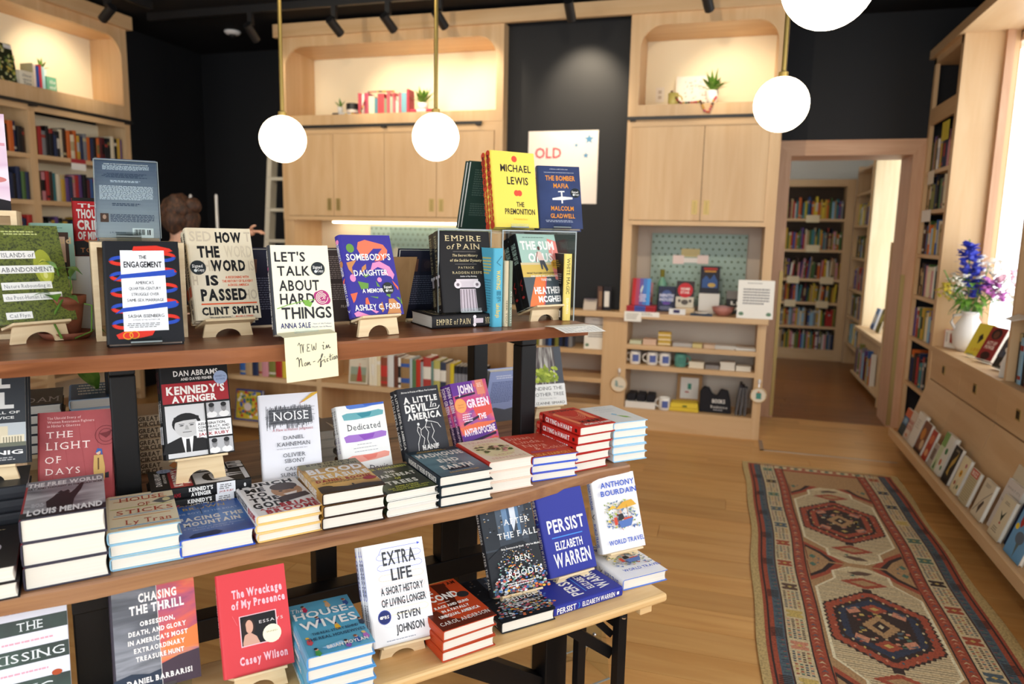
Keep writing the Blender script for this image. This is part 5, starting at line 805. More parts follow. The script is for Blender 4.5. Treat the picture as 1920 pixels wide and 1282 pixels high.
for s0, s1, t0, t1, lb_ in ((.88, 1.055, -1.86, -2.22, 'clear acrylic riser behind the standing black column books'), (1.065, 1.332, -1.815, -2.22, 'clear acrylic riser under the yellow and navy books')):
    o = thing('acrylic_riser', lb_, 'riser', MT, 'clear acrylic risers')
    MB().box((s0, -t0, ZRS-.002), (s1, -t1, ZRS+.002), ACRYL).build('top_plate', o)
    for sa in (s0, s1-.004): MB().box((sa, -t0, ZT+.0005), (sa+.004, -t1, ZRS-.002), ACRYL).build('side_plate', o)
    e = MB(); e.box((s0, -t0-.0015, ZRS-.002), (s1, -t0, ZRS+.002), ACRYE)
    for sa in (s0, s1-.004): e.box((sa, -t0-.0012, ZT+.0005), (sa+.004, -t0, ZRS-.002), ACRYE)
    e.build('polished_edge', o)
defbook('greenb', .15, .225, .02, '#2c443c', back_art=[('G', .12, .1, .88, .5, 12, '#54695f'), ('G', .12, .6, .88, .8, 6, '#54695f')])
for i in range(2):
    ex, ey, ez = axes(180, 17); put_book('greenb', frame(TW(1.262, -2.165-.022*i, ZRS+.0028), ex, ey, ez), ['dark green book facing away beside the yellow books, nearer copy', 'dark green book facing away beside the yellow books, farther copy'][i], 'dark green books facing away')
# spine-out pair standing under the riser
def spine_out(key, s, t, yaw, z0, label, group=None):
    a = math.radians(yaw); u = U*math.cos(a)+ZV.cross(U)*math.sin(a); nn = u.cross(ZV)
    put_book(key, frame(TW(s, t, z0), -nn, ZV, u), label, group)
defbook('wmagic', .14, .209, .027, '#17171a', spine='#efd774', art_=[], back_art=[('G', .15, .1, .85, .22, 4, '#9a8a4a'), ('G', .15, .3, .85, .5, 6, '#8d8d8d'), ('G', .15, .6, .8, .72, 4, '#8d8d8d'), ('R', .45, .86, .85, .96, '#e8e8e4')]+[('R', .48+.03*k, .875, .495+.03*k, .945, '#222') for k in range(11)], spine_art=[('T', 'WHITE MAGIC', .06, .60, .28, .70, '#222', 's'), ('T', 'ELISSA WASHUTA', .66, .90, .34, .64, W_, 's')], paper=True)
spine_out('wmagic', 1.300, -1.83, -12.1, Z1, 'black paperback with yellow spine standing under the clear riser')
defbook('wanting', .15, .226, .032, '#54a9c4', edge='#d9b44a', back_art=[('G', .1, .12, .9, .35, 6, '#d9c04a'), ('G', .1, .4, .9, .8, 12, '#3d7d94')], spine_art=[('T', 'WANTING', .28, .52, .3, .7, '#e0c24a', 'b'), ('G', .54, .25, .68, .7, 5, '#2f6a80'), ('T', 'Luke Burgis', .70, .88, .3, .7, '#e0c24a', 'b'), ('L', [(.1, .2), (.18, .7), (.22, .3)], .01, '#3d7d94', .1)])
spine_out('wanting', 1.015, -1.775, -1.8, Z1, 'light blue hardcover with yellow spine lettering standing spine out')
defbook('creamthin', .13, .19, .013, '#d8cdb2', spine='#cdbf9f', spine_art=[('T', 'SEEK YOU', .6, .95, .3, .7, '#5a5a4a', 's')])
defbook('oliveth', .13, .19, .011, '#8f9a86', spine='#7d8a78', spine_art=[('T', 'ALONE WITH', .45, .95, .3, .7, '#e0e0d0', 's')])
spine_out('creamthin', 1.052, -1.772, 0, Z1, 'thin cream book standing spine out beside the light blue one')
spine_out('oliveth', 1.067, -1.772, 0, Z1, 'thin grey-green book standing spine out next to the wooden easel')
# white note hanging over the edge at the right end, and the hand-lettered shelf card
m = MB(); q = [onz(1038, 605, ZT+.0015), onz(1098, 607, ZT+.0015)]; a, b = Vector(q[0]), Vector(q[1])
e0, e1 = TW(1.165, -1.684, ZT+.0035), TW(1.312, -1.684, ZT+.0035); f0, f1 = e0+NV*.042-ZV*.012+U*.012, e1+NV*.042-ZV*.014+U*.012; b0, b1 = e0-NV*.05-ZV*.0018, e1-NV*.05-ZV*.0018
m.poly([f0, f1, e1, e0], PAPER); m.poly([e0, e1, b1, b0], PAPER)
for k in range(7):
    p0 = f0.lerp(e0, .12+.11*k)+ZV*.0004; p1 = f1.lerp(e1, .12+.11*k)+ZV*.0004; w_ = (e0-f0).normalized()*.0012
    for j in range(9):
        u0 = .06+.1*j; A = p0.lerp(p1, u0); Bq = p0.lerp(p1, u0+.075); m.poly([A, Bq, Bq+w_, A+w_], ink('#7a7a80'))
tag(m.build('note_card'), 'white handwritten note card hanging off the right end of the upper shelf', 'card')
def ont(x, y, t): # photo line of sight meets the vertical plane at table depth t
    d = ray(x, y); P0 = NV*t; k = (P0-Vector((0, 0, EYE))).dot(NV)/d.dot(NV); P = Vector((0, 0, EYE))+d*k; return P
Q = [ont(x, y, -1.672) for x, y in ((527, 634), (631, 629), (637, 711), (538, 718))]
cM = frame(Q[3], (Q[2]-Q[3]).normalized(), (Q[0]-Q[3]).normalized(), (Q[2]-Q[3]).normalized().cross((Q[0]-Q[3]).normalized())); cw, chh = (Q[2]-Q[3]).length, (Q[0]-Q[3]).length
kd = thing('shelf_card', 'cream card with handwritten shelf title hanging from the upper slab', 'card', cM)
m = MB(); m.hexa([(0, 0, -.0006), (cw, 0, -.0006), (cw, chh, -.0006), (0, chh, -.0006), (0, 0, 0), (cw, 0, 0), (cw, chh, 0), (0, chh, 0)], CREAMP); m.hexa([(0, chh-.0005, -.0006), (cw, chh-.0005, -.0006), (cw, chh+.002, -.055), (0, chh+.002, -.055), (0, chh, 0), (cw, chh, 0), (cw, chh+.0026, -.055), (0, chh+.0026, -.055)], CREAMP); m.build('card_stock', kd)
m = MB(); fr_ = lambda x, y, l=1: (x*cw, (1-y)*chh, .0002*l)
HW = '#34343c'
art(m, fr_, [('L', [(.24, .20), (.27, .14), (.29, .22), (.29, .38), (.29, .20), (.32, .18), (.335, .37), (.345, .20), (.36, .18)], .012, HW, .8), ('L', [(.47, .20), (.42, .19), (.42, .26), (.45, .27), (.42, .28), (.41, .35), (.47, .35)], .012, HW, .8), ('L', [(.50, .20), (.51, .33), (.53, .34), (.545, .24), (.555, .33), (.58, .33), (.59, .18)], .012, HW, .8), ('L', [(.70, .26), (.73, .25), (.72, .34), (.75, .34)], .012, HW, .8), ('E', .735, .19, .01, .012, HW), ('L', [(.77, .34), (.79, .25), (.80, .33), (.83, .25), (.84, .33), (.87, .31)], .012, HW, .8),
    ('L', [(.20, .50), (.23, .46), (.25, .54), (.245, .68), (.26, .52), (.29, .49), (.305, .67), (.32, .66)], .012, HW, .8), ('L', [(.37, .60), (.345, .62), (.35, .67), (.38, .66), (.38, .60), (.36, .60)], .011, HW, .8), ('L', [(.40, .67), (.41, .59), (.415, .65), (.44, .59), (.45, .66), (.47, .65)], .011, HW, .8), ('L', [(.51, .60), (.555, .59)], .012, HW, .8), ('L', [(.60, .63), (.68, .52), (.71, .45), (.69, .44), (.665, .55), (.645, .74), (.665, .72), (.67, .62), (.72, .58)], .012, HW, .8), ('L', [(.735, .57), (.735, .64), (.76, .63)], .011, HW, .8), ('E', .74, .52, .008, .01, HW), ('L', [(.81, .56), (.785, .57), (.785, .63), (.81, .62)], .011, HW, .8), ('L', [(.85, .46), (.845, .61), (.87, .60)], .011, HW, .8), ('L', [(.825, .53), (.88, .51)], .010, HW, .8), ('L', [(.89, .54), (.885, .60), (.905, .59)], .011, HW, .8), ('E', .895, .49, .008, .01, HW), ('L', [(.935, .53), (.915, .55), (.92, .60), (.945, .585), (.94, .53)], .011, HW, .8), ('L', [(.96, .60), (.965, .52), (.985, .53), (.985, .59)], .011, HW, .8)])
m.build('handwriting', kd)
# far side of the upper slab: books facing the other way, easel backs, crates
defbook('darkbk', .15, .215, .024, '#4a3f3c', back_art=[('G', .12, .08, .88, .40, 12, '#8d7f78'), ('G', .12, .46, .88, .7, 8, '#8d7f78'), ('T', 'PRAISE FOR', .55, .88, .76, .80, '#b5a79c', 'b')])
defbook('navybk', .15, .215, .022, '#2b2c3c', back_art=[('R', .15, .12, .4, .3, '#6d4a3c'), ('E', .27, .2, .07, .06, '#c09a84'), ('G', .12, .36, .88, .8, 14, '#6a6c80')])
for key, s, lb_ in (('darkbk', .715, 'dark brown book facing away behind the cream rose book'), ('navybk', .965, 'dark navy book facing away beside the indigo cut-out book'), ('navybk', .50, 'dark navy book facing away behind the beige lettered book')):
    ex, ey, ez = axes(180, 15); put_book(key, frame(TW(s, -2.03, Z1+.0005), ex, ey, ez)@Matrix.Translation((0, .004, 0)), lb_)
o = thing('book_easel', 'large brown wooden easel seen from behind beside the indigo book', 'book stand', frame(TW(.76, -1.99, Z1), U, ZV, NV))
MB().hexa([(-.075, 0, -.01), (.075, 0, -.01), (.075, 0, 0), (-.075, 0, 0), (-.075, .195, .045), (.090, .195, .045), (.090, .195, .055), (-.075, .195, .055)], wood('brown_board', '#8d6a40', '#a07c50', 'y', 1, .5)).build('back_board', o)
MB().box((-.08, 0, -.05), (.08, .008, 0), PLY).build('ledge', o)
def crate(s0, s1, t0, t1, z0, z1, lb_):
    o = thing('wood_crate', lb_, 'crate', MT, 'plywood display crates'); k = .012
    for a, b in (((s0, -t0, z0), (s0+k, -t1, z1-k)), ((s1-k, -t0, z0), (s1, -t1, z1-k)), ((s0, -t0, z1-k), (s1, -t1, z1)), ((s0+k, -t0, z0), (s1-k, -t1, z0+k)), ((s0+k, -t1-k, z0+k), (s1-k, -t1, z1-k))): MB().box(a, b, PLY).build('crate_board', o)
crate(.030, .225, -1.90, -2.12, Z1, 1.565, 'plywood crate behind the black ribbon book')
crate(-.45, -.111, -2.02, -2.22, Z1, 1.632, 'plywood crate at the left edge holding red books')
ex, ey, ez = axes(-4.9, 21.9); face_out('bluebk', .048, -2.03, -4.7, 20, 1.574, 1.565, ['grey-blue book with its text-covered back turned forward, front copy', 'grey-blue book in the clear holder, second copy', 'grey-blue book in the clear holder, rearmost copy'], kind='acrylic', stand='clear acrylic holder on the plywood crate', group='copies of the grey-blue book')
m = MB(); ex, ey, ez = axes(-4.7, 20); Bq = TW(.045, -2.03, 1.571)+ez*.006
m.hexa([Bq, Bq+ex*.144, Bq+ex*.144+ez*.002, Bq+ez*.002, Bq+ey*.205, Bq+ex*.144+ey*.205, Bq+ex*.144+ey*.205+ez*.002, Bq+ey*.205+ez*.002], ACRYL)
for k in (0, .142): m.hexa([Bq+ex*k, Bq+ex*(k+.002), Bq+ex*(k+.002)+ez*.0026, Bq+ex*k+ez*.0026, Bq+ey*.205+ex*k, Bq+ex*(k+.002)+ey*.205, Bq+ex*(k+.002)+ey*.205+ez*.0026, Bq+ey*.205+ex*k+ez*.0026], ACRYE)
m.hexa([Bq+ey*.203, Bq+ex*.144+ey*.203, Bq+ex*.144+ey*.203+ez*.0026, Bq+ey*.203+ez*.0026, Bq+ey*.205, Bq+ex*.144+ey*.205, Bq+ex*.144+ey*.205+ez*.0026, Bq+ey*.205+ez*.0026], ACRYE)
_fs = m.build('front_sheet'); _hold = [o for o in COL.objects if o.get('label', '').startswith('clear acrylic holder on the plywood')][0]; _fs.parent = _hold; _fs.matrix_parent_inverse = _hold.matrix_world.inverted()
defbook('pinkwhite', .15, .225, .02, speckle('pink_photo', ['#efe6ee', '#e6cfdc', '#d8b6cc', '#f2eef2'], 8, .35, stretch=(.4, 1.5, 1), detail=2), edge='#e0d8cf', art_=[('R', .4, .3, .98, .33, '#d89aa8'), ('E', .78, .68, .19, .035, '#c87a78'), ('P', [(.6, .95), (.75, .86), (1, .9), (1, 1), (.6, 1)], '#1e1a1e')])
for i in range(3):
    ex, ey, ez = axes(4, 8); put_book('pinkwhite', frame(TW(-.272, -2.06, 1.6325)-ez*(.0205*(i+1)), ex, ey, ez), ['pale pink book on the left crate, front copy', 'pale pink book on the left crate, second copy', 'pale pink book on the left crate, rearmost copy'][i], 'pale pink books on the crate', skip=() if i == 0 else ('cover_print',))
defbook('redsp', .13, .19, .03, '#8d1f26', spine='#a5262c', spine_art=[('R', .1, .2, .5, .8, '#3a1012')])
for i in range(3): spine_out('redsp', -.35+.07*i, -2.04, 0, Z1+.0125, ['dark red book inside the left crate, leftmost', 'dark red book inside the left crate, in the middle', 'dark red book inside the left crate, rightmost'][i], 'dark red books in the crate')
defbook('crimes', .100, .150, .02, '#c6282c', spine='#b02226', art_=[('R', 0, 0, 1, .06, '#26221f'), ('T', 'THE', .12, .72, .10, .17, '#f2ece4', 'b'), ('T', 'THOUSAND', .08, .95, .20, .35, '#f2ece4', 'B'), ('T', 'CRIMES', .08, .85, .39, .55, '#f2ece4', 'B'), ('T', 'OF MING TSU', .08, .95, .59, .72, '#f2ece4', 'B'), ('P', [(0, .76), (.5, .72), (1, .78), (1, 1), (0, 1)], '#231f1e'), ('P', [(.2, .74), (.6, .72), (1, .76), (1, .79), (.3, .78)], '#d8703a'), ('T', 'TOM LIN', .12, .85, .87, .95, '#d88a50', 's')], spine_art=[('G', .05, .2, .9, .8, 5, '#e8c8c0')])
tag(MB().box((-.012, 2.135, Z1), (.135, 2.30, 1.524), mat('white_box', '#e9e6e0', .6)).build('display_box', None, bevel=.002), 'plain white box under the red book with large white title', 'box').matrix_world = MT
face_out('crimes', .0, -2.16, 0, 12, 1.5265, 1.5245, ['red book with large white title lettering partly hidden by the grey-blue one'])
defbook('tealframe', .092, .14, .02, '#9cc4b4', art_=[('G', .2, .05, .8, .1, 2, '#5d8a7a'), ('R', .12, .16, .88, .95, '#4a3428'), ('E', .5, .2, .2, .04, '#4a3428'), ('R', .2, .24, .8, .88, '#d9b9a0'), ('T', 'Mud', .45, .95, .25, .36, '#e6c79a', 'sB'), ('E', .45, .55, .16, .12, '#7a4a4a'), ('E', .6, .6, .1, .1, '#c79c86'), ('R', .3, .7, .8, .88, '#25222a')])
crate(-.088, -.016, -2.09, -2.15, Z1, 1.468, 'small plywood box under the mint green framed-portrait book')
defbook('saint', .12, .18, .02, '#26304a', art_=[('T', 'SAINT', .2, .95, .05, .14, '#d8d2c0', 's'), ('G', .2, .3, .9, .6, 4, '#4a5878')])
P = ont(299, 470, -2.24); face_out('saint', P.dot(U), -2.24, 0, 10, Z1+.045, Z1, ['dark navy book with pale serif capitals far behind the beige lettered book'], stand='wooden easel far behind the beige lettered book')
face_out('tealframe', -.094, -2.10, 0, 12, 1.4695, 1.468, ['mint green book with a framed portrait behind the potted plant'])
# potted trailing plant
TC = wood('terracotta', '#6d3a26', '#85482f', 'x', 2, .7); LEAF = speckle('pothos_leaf', ['#3c6a22', '#5a8a30', '#86b04a'], 26, .35, detail=2); STEM = mat('plant_stem', '#5f8a34', .5)
pp = TW(-.030, -2.0, 0); pot = thing('potted_plant', 'trailing green plant in a terracotta pot between green and black books', 'plant', Matrix.Translation((pp.x, pp.y, Z1))@Matrix.Scale(.86, 4))
MB().lathe([(.055, 0), (.068, .018), (.063, .018), (.052, .006), (0, .006)], TC, 24).build('saucer', pot, smooth=True)
MB().lathe([(.034, .008), (.042, .06), (.047, .095), (.052, .095), (.054, .118), (.048, .118), (.046, .105), (0, .102)], TC, 24).build('pot', pot, smooth=True)
MB().lathe([(.046, .1025), (0, .108)], mat('potting_soil', '#2b2018', .9), 16).build('soil', pot)
def leaf(parent, base, tip, wd, droop=.02):
    base, tip = Vector(base), Vector(tip); d = tip-base; sx = d.cross(ZV); sx = sx.normalized() if sx.length > 1e-4 else Vector((1, 0, 0)); up = sx.cross(d).normalized(); V = []; F = []
    prof = [0, .55, .95, 1, .85, .55, .2, 0]
    for i, w in enumerate(prof):
        q = i/(len(prof)-1); c = base+d*q+ZV*(math.sin(q*PI)*droop*.4-q*q*droop)
        V += [c-sx*wd*w, c-up*.1*wd, c+sx*wd*w]
    for i in range(len(prof)-1):
        a = i*3; F += [(a, a+1, a+4, a+3), (a+1, a+2, a+5, a+4)]
    m = MB(); m.faces(V, F, LEAF); return m.build('leaf', parent, smooth=True)
lf = random.Random(6)
stems = MB()
def vine(pts, leaves, r=.0022):
    stems.tube(pts, r, STEM, 6)
    for (i, dx, ln, wd) in leaves:
        p = Vector(pts[i]); leaf(pot, p, p+Vector(dx).normalized()*ln, wd)
Lx = lambda a, b, c: U*a+NV*b+ZV*c
vine([Lx(0, 0, .10), Lx(-.005, .01, .15), Lx(-.01, .02, .19)], [(2, Lx(.6, .5, .1), .075, .022), (2, Lx(-.5, .3, .5), .06, .018)])
vine([Lx(.01, 0, .10), Lx(.02, .01, .14), Lx(.018, .015, .165)], [(2, Lx(.3, .2, .9), .055, .016)])
vine([Lx(-.01, .01, .10), Lx(-.03, .03, .12)], [(1, Lx(-.5, .4, .2), .06, .02), (1, Lx(.2, .6, .05), .05, .02)])
vine([Lx(.01, .02, .10), Lx(.0, .05, .115), Lx(-.03, .06, .06), Lx(-.01, .075, .008)], [(1, Lx(.5, .5, .1), .05, .018)], .0035)
vine([Lx(.03, .01, .10), Lx(.065, .03, .09), Lx(.06, .05, .02), Lx(.02, .07, .006)], [(2, Lx(.6, .2, .2), .04, .012)])
vine([Lx(0, -.02, .10), Lx(-.02, -.03, .16), Lx(-.05, -.02, .2)], [(2, Lx(-.5, .2, .4), .06, .02), (2, Lx(.4, .3, .5), .05, .016)])
# one long runner drops behind the slab to the lower tier
p = [Lx(-.02, -.04, .11), Lx(-.04, -.30, .10), Lx(-.05, -.515, .04), Lx(-.06, -.54, -.06), Lx(-.04, -.53, -.13), Lx(.03, -.52, -.17), Lx(.09, -.525, -.14), Lx(.13, -.52, -.08)]
vine(p, [(3, Lx(.3, .6, -.8), .10, .034), (4, Lx(.7, .5, -.3), .09, .03), (5, Lx(.4, .6, -.6), .11, .036), (6, Lx(.6, .5, .3), .08, .026), (4, Lx(-.6, .5, -.3), .08, .026), (7, Lx(.3, .6, -.4), .09, .03)])
stems.build('stems', pot, smooth=True)
# --- lower slab
Z2 = ZM+.0008
defbook('nnigflat', .16, .235, .03, '#2c2f34')
for i in range(5): spine_front('nnigflat', -.36, -1.895, 0, Z2+.0304*i, ['lowest', 'second', 'third', 'fourth', 'topmost'][i]+' dark book of the pile carrying the leftmost easel', 'dark books under the leftmost easel')
face_out('nnig', -.282, -1.951, -6.8, 16, 1.06, Z2+.152, ['dark grey hardcover with a pale colonnade at the left edge, front copy', 'dark grey hardcover at the left edge, copy behind'], stand='wooden easel at the left edge of the lower slab', group='copies of the dark colonnade book')
face_out('light', -.114, -1.958, -9.6, 17.3, .926, Z2, ['deep red hardcover with a woman in a tan coat', 'deep red hardcover, copy behind the woman in a tan coat'], kind='acrylic', stand='clear stand under the deep red books', group='copies of the deep red book')
for i in range(3): spine_front('kennedy', .116+.004*i, -1.895, -1.4, Z2+i*.0302, ['bottom copy of the black and red photo-cover books lying spine out', 'middle copy of the black and red photo-cover books lying spine out', 'top copy of the black and red photo-cover books lying spine out'][i], 'copies of the black and red photo-cover book', skip=() if i == 2 else ('cover_print',))
face_out('kennedy', .162, -1.912, .5, 16.5, 1.027, Z2+.0912, ['black and red hardcover with monochrome portraits, front copy on the easel', 'black and red photo-cover hardcover, copy behind on the easel'], stand='wooden easel standing on the black and red books', group='copies of the black and red photo-cover book')
face_out('noise', .399, -1.94, -6.5, 17.8, .9155, Z2, ['white hardcover with a scribbled grey block and a pencil'], kind='acrylic', stand='clear stand under the white scribble book')
face_out('dedicated', .584, -1.985, 4.7, 16, .8845, Z2, ['white book with watercolour brush strokes, front copy', 'white book with watercolour brush strokes, copy behind'], kind='acrylic', stand='clear stand under the brush-stroke books', group='copies of the brush-stroke book') if False else face_out('dedicated', .624, -1.922, 2.1, 21., .888, Z2, ['white book with watercolour brush strokes, front copy', 'white book with watercolour brush strokes, copy behind'], kind='acrylic', stand='clear stand under the brush-stroke books', group='copies of the brush-stroke book')
face_out('devil', .831, -1.945, 5.5, 22.8, .919, Z2, ['charcoal hardcover with two white line-drawn dancers, front copy', 'charcoal hardcover with line-drawn dancers, copy behind'], stand='wooden easel under the charcoal dancers books', group='copies of the charcoal dancers book')
face_out('green', 1.014, -1.932, 11.8, 22.3, .921, Z2, ['purple and orange swirling hardcover with white title, front copy', 'purple and orange swirling hardcover, copy behind'], stand='wooden easel under the purple and orange books', group='copies of the purple and orange book')
face_out('mother', 1.527, -2.349, -8.3, 18.4, .918, Z2, ['white paperback with a forest photo and young fir tree'], stand='wooden easel under the forest photo book')
defbook('periwinkle', .15, .22, .03, '#9aa6cf', back_art=[('G', .15, .08, .85, .16, 2, '#d8dcec'), ('G', .1, .2, .9, .62, 14, '#5a6590'), ('P', [(0, 1), (0, .74), (.3, .7), (.6, .76), (1, .72), (1, 1)], '#5d6068')])
ex, ey, ez = axes(180, 15); put_book('periwinkle', frame(TW(1.46, -2.36, Z2+.006)-ez*.0, ex, ey, ez), 'periwinkle blue book with text-covered back turned forward beyond the steel post')
pile('leftdark', -.292, -1.640, 0, Z2, 2, 'dark photo-cover book piled at the far left of the lower slab', 'dark photo-cover pile')
pile('free', -.129, -1.662, -.6, Z2, 3, 'thick grey book with a statue silhouette', 'grey statue book pile')
pile('sticks', .021, -1.676, -1.6, Z2, 3, 'cream book with coloured ruled lines and red title', 'cream ruled book pile')
pile('facing', .161, -1.673, -.2, Z2, 1, 'blue hardcover with a lake scene and white title lying flat')
pile('punch', .327, -1.675, 2., Z2, 3, 'white book with heavy black slab lettering and a child face', 'white slab-lettered book pile', dx=.001)
pile('blood', .482, -1.671, -.7, Z2, 3, 'golden brown frontier-landscape book', 'golden frontier book pile')
pile('trees', .650, -1.675, 1.2, Z2, 3, 'dark green forest book with white title', 'dark green forest book pile')
pile('madhouse', .798, -1.669, -.7, Z2, 3, 'blue-grey polar sea book with white title', 'blue-grey polar book pile')
pile('stranger', .970, -1.702, -1., Z2, 3, 'cream book with a floral spray', 'cream floral book pile')
pile('susan', 1.132, -1.726, -6., Z2, 3, 'orange-red book with blue edges', 'orange-red book pile')
pile('mart', 1.313, -1.737, 1., Z2, 5, 'bright red book with white spine lettering', 'bright red book pile', dx=.006)
pile('tulip', 1.464, -1.757, -5., Z2, 5, 'white book with light blue edges and a small tulip', 'white tulip book pile')
# far side of the lower slab: white piles, spine-out piles
defbook('plainwhite', .15, .225, .028, '#c9c6bb', edge='#d8d5ca', art_=[('P', [(0, 0), (1, 0), (1, 1), (.3, 1)], '#54505a')])
defbook('madam', .15, .23, .027, '#3c3f46', edge='#3c3f46', art_=[('T', 'MADAM', .05, .95, .55, .85, '#c9ccd0', 's')])
defbook('bluewhite', .15, .23, .028, '#3f6a94', edge='#a9c4dc', art_=[('G', .1, .1, .9, .8, 4, '#e0e6ea')])
defbook('circle', .16, .23, .036, '#c9ac8a', spine='#dcc4a2', spine_art=[('T', 'GREAT', .03, .26, .10, .46, '#6a5644', 'B'), ('T', 'CIRCLE', .03, .28, .56, .90, '#6a5644', 'B'), ('P', [(.36, .5), (.42, .2), (.48, .5), (.42, .8)], '#e08a50'), ('E', .42, .5, .04, .22, '#e89a5c'), ('T', 'SHIPSTEAD', .58, .95, .25, .75, '#6a5644', 'B')])
pile('plainwhite', .52, -2.16, 0, Z2, 4, 'white page-edged book piled behind the scribble book', 'far white book pile')
pile('plainwhite', .69, -2.20, 0, Z2, 3, 'white page-edged book piled behind the brush-stroke books', 'second far white book pile')
crate(-.34, .03, -2.27, -2.50, Z2, .985, 'low plywood crate under the far piles behind the deep red books')
_pm = [('madam', 130, 'dark grey book with a pale serif title under the trailing vine', 'dark grey far pile'), ('bluewhite', 182, 'blue and white book piled beyond the left steel post', 'blue and white far pile')]
for (k, x, lb_, g) in _pm:
    pile(k, {'madam': -.205, 'bluewhite': -.040}[k], -2.262, 0, .9858, 5, lb_, g)
P = ont(251, 740, -2.33)
for i in range(5): spine_front('circle', P.dot(U), -2.33, 0, Z2+.0362*i, 'tan book with orange dots lying spine out behind the steel post, '+['lowest', 'second from below', 'third from below', 'fourth from below', 'topmost'][i], 'tan spine-out far pile', skip=('cover_print',))
# --- bench
Z3 = ZBN+.0008
face_out('missing', -.224, -1.690, -1., 16., .580, Z3, ['white book with dark jungle bands and spaced capitals at the lower left'], kind='acrylic', stand='clear stand under the jungle band book')
face_out('chasing', .015, -1.635, -1.1, 20., .597, Z3, ['stormy grey and sunset orange hardcover with white slab title'], kind='acrylic', stand='clear stand under the stormy sunset book')
face_out('wreckage', .226, -1.567, -2.4, 25.5, .611, Z3, ['coral red book with a small photograph and pink title'], stand='wooden easel under the coral red book')
spine_front('wreckage', .22, -1.505, 0, Z3, 'coral red book lying flat under its easel', None, ('cover_print',)) if False else None
face_out('extra', .560, -1.530, -3.8, 25., .604, Z3, ['white book with looping coloured lines around black title, front copy', 'white book with looping lines, middle copy', 'white book with looping lines, rear copy'], stand='wooden easel under the looping-line books', group='copies of the looping-line book')
face_out('fall', .925, -1.587, -3.1, 26., .6150, Z3+.0328, ['dark hardcover with a crowd of umbrellas between towers'], stand='wooden easel under the umbrella crowd book')
face_out('persist', 1.126, -1.605, .7, 23.3, .6130, Z3+.0306, ['royal blue hardcover with white title and thin light blue line on an easel'], stand='wooden easel under the royal blue book')
face_out('travel', 1.348, -1.643, -3.1, 20.5, .6220, Z3+.0346, ['white hardcover with a bright cafe drawing and blue title on an easel'], stand='wooden easel under the white cafe book')
pile('wives', .378, -1.452, -3.1, Z3, 4, 'sky blue book with tiny dancing figures', 'sky blue book pile')
pile('second', .708, -1.456, 2.5, Z3, 3, 'rust red book with dark figure silhouette', 'rust red book pile')
pile('fall', .897, -1.497, -2.1, Z3, 1, 'dark umbrella-crowd book lying flat under its easel')
spine_front('persist', 1.066, -1.500, .2, Z3, 'royal blue book lying flat with its spine to the front')
pile('travel', 1.329, -1.522, -4., Z3, 1, 'white cafe-drawing book lying flat at the right end of the bench')
# clear brochure holder on the floor beneath the bench end
bh = thing('brochure_holder', 'clear acrylic brochure holder standing on the floor under the bench end', 'holder', frame(TW(1.34, -2.02, .0), U, -NV, ZV))
MB().box((0, 0, .0), (.24, .004, .60), ACRYL).build('back_plate', bh)
MB().hexa([(0, -.16, 0), (.004, -.16, 0), (.004, .0, 0), (0, .0, 0), (0, -.06, .5), (.004, -.06, .5), (.004, .0, .5), (0, .0, .5)], ACRYL).build('side_plate', bh)
MB().hexa([(.236, -.16, 0), (.24, -.16, 0), (.24, .0, 0), (.236, .0, 0), (.236, -.06, .5), (.24, -.06, .5), (.24, .0, .5), (.236, .0, .5)], ACRYL).build('side_plate', bh)
for z in (.12, .30): MB().box((.004, -.11, z), (.236, -.107, z+.14), ACRYL).box((.004, -.1105, z), (.236, -.107, z+.003), ACRYE).build('pocket', bh)
for z in (.16, .21, .36): MB().ball((.2, -.112, z), .008, CHROME).build('stud', bh)
MB().box((0, -.163, 0), (.24, -.157, .004), ACRYE).build('base_edge', bh)
# ================================================================== RUG
RW, RY0, RY1 = 1.0, 1.7, 5.30; RX0 = .222
rug = thing('runner_rug', 'long worn oriental runner with rust, ivory and blue medallions on the oak floor', 'rug', (RX0, 0, 0))
def fabric(c, nm): 
    c1 = tuple(min(1, a*.78) for a in [int(c[i:i+2], 16)/255 for i in (1, 3, 5)]); c2 = tuple(min(1, a*1.1) for a in [int(c[i:i+2], 16)/255 for i in (1, 3, 5)])
    return speckle('wool_'+nm, [c1, c, c2], 120, .95, detail=3, bump=.35)
IVB = fabric('#d6caa8', 'bright_ivory'); RUST = fabric('#96462f', 'rust'); IVO = fabric('#c2b08a', 'ivory'); CAM = fabric('#a38058', 'camel'); DKB = fabric('#33241f', 'brown'); BLU = fabric('#4c5a62', 'blue'); TAN = fabric('#b39a66', 'tan'); NVB = fabric('#2e3344', 'navy'); GRN = fabric('#4d6a5a', 'green'); PNK = fabric('#bd8064', 'pink'); GOL = fabric('#b9a05a', 'gold'); CH2 = fabric('#5b4436', 'umber')
m = MB(); n = 60; V = []; F = []
rr = random.Random(2); wv = lambda y, k: .008*math.sin(y*3.1+k)+.005*math.sin(y*7.7+k*2)
for i in range(n+1):
    y = RY0+(RY1-RY0)*i/n; a, b = wv(y, 1), RW+wv(y, 4); V += [(a, y, .0005), (a, y, .007), (b, y, .007), (b, y, .0005)]
for i in range(n):
    for k in range(4): F.append((i*4+k, i*4+(k+1) % 4, (i+1)*4+(k+1) % 4, (i+1)*4+k))
F += [(0, 1, 2, 3), tuple(n*4+k for k in (3, 2, 1, 0))]
m.faces(V, F, TAN); m.build('ground_weave', rug)
LZ = [.0074]
def lay(m, pts, mt, dz=None):
    z = LZ[0] if dz is None else dz; a = sum(pts[i][0]*pts[(i+1) % len(pts)][1]-pts[(i+1) % len(pts)][0]*pts[i][1] for i in range(len(pts)))
    m.poly([(x, y, z) for x, y in (pts if a > 0 else pts[::-1])], mt)
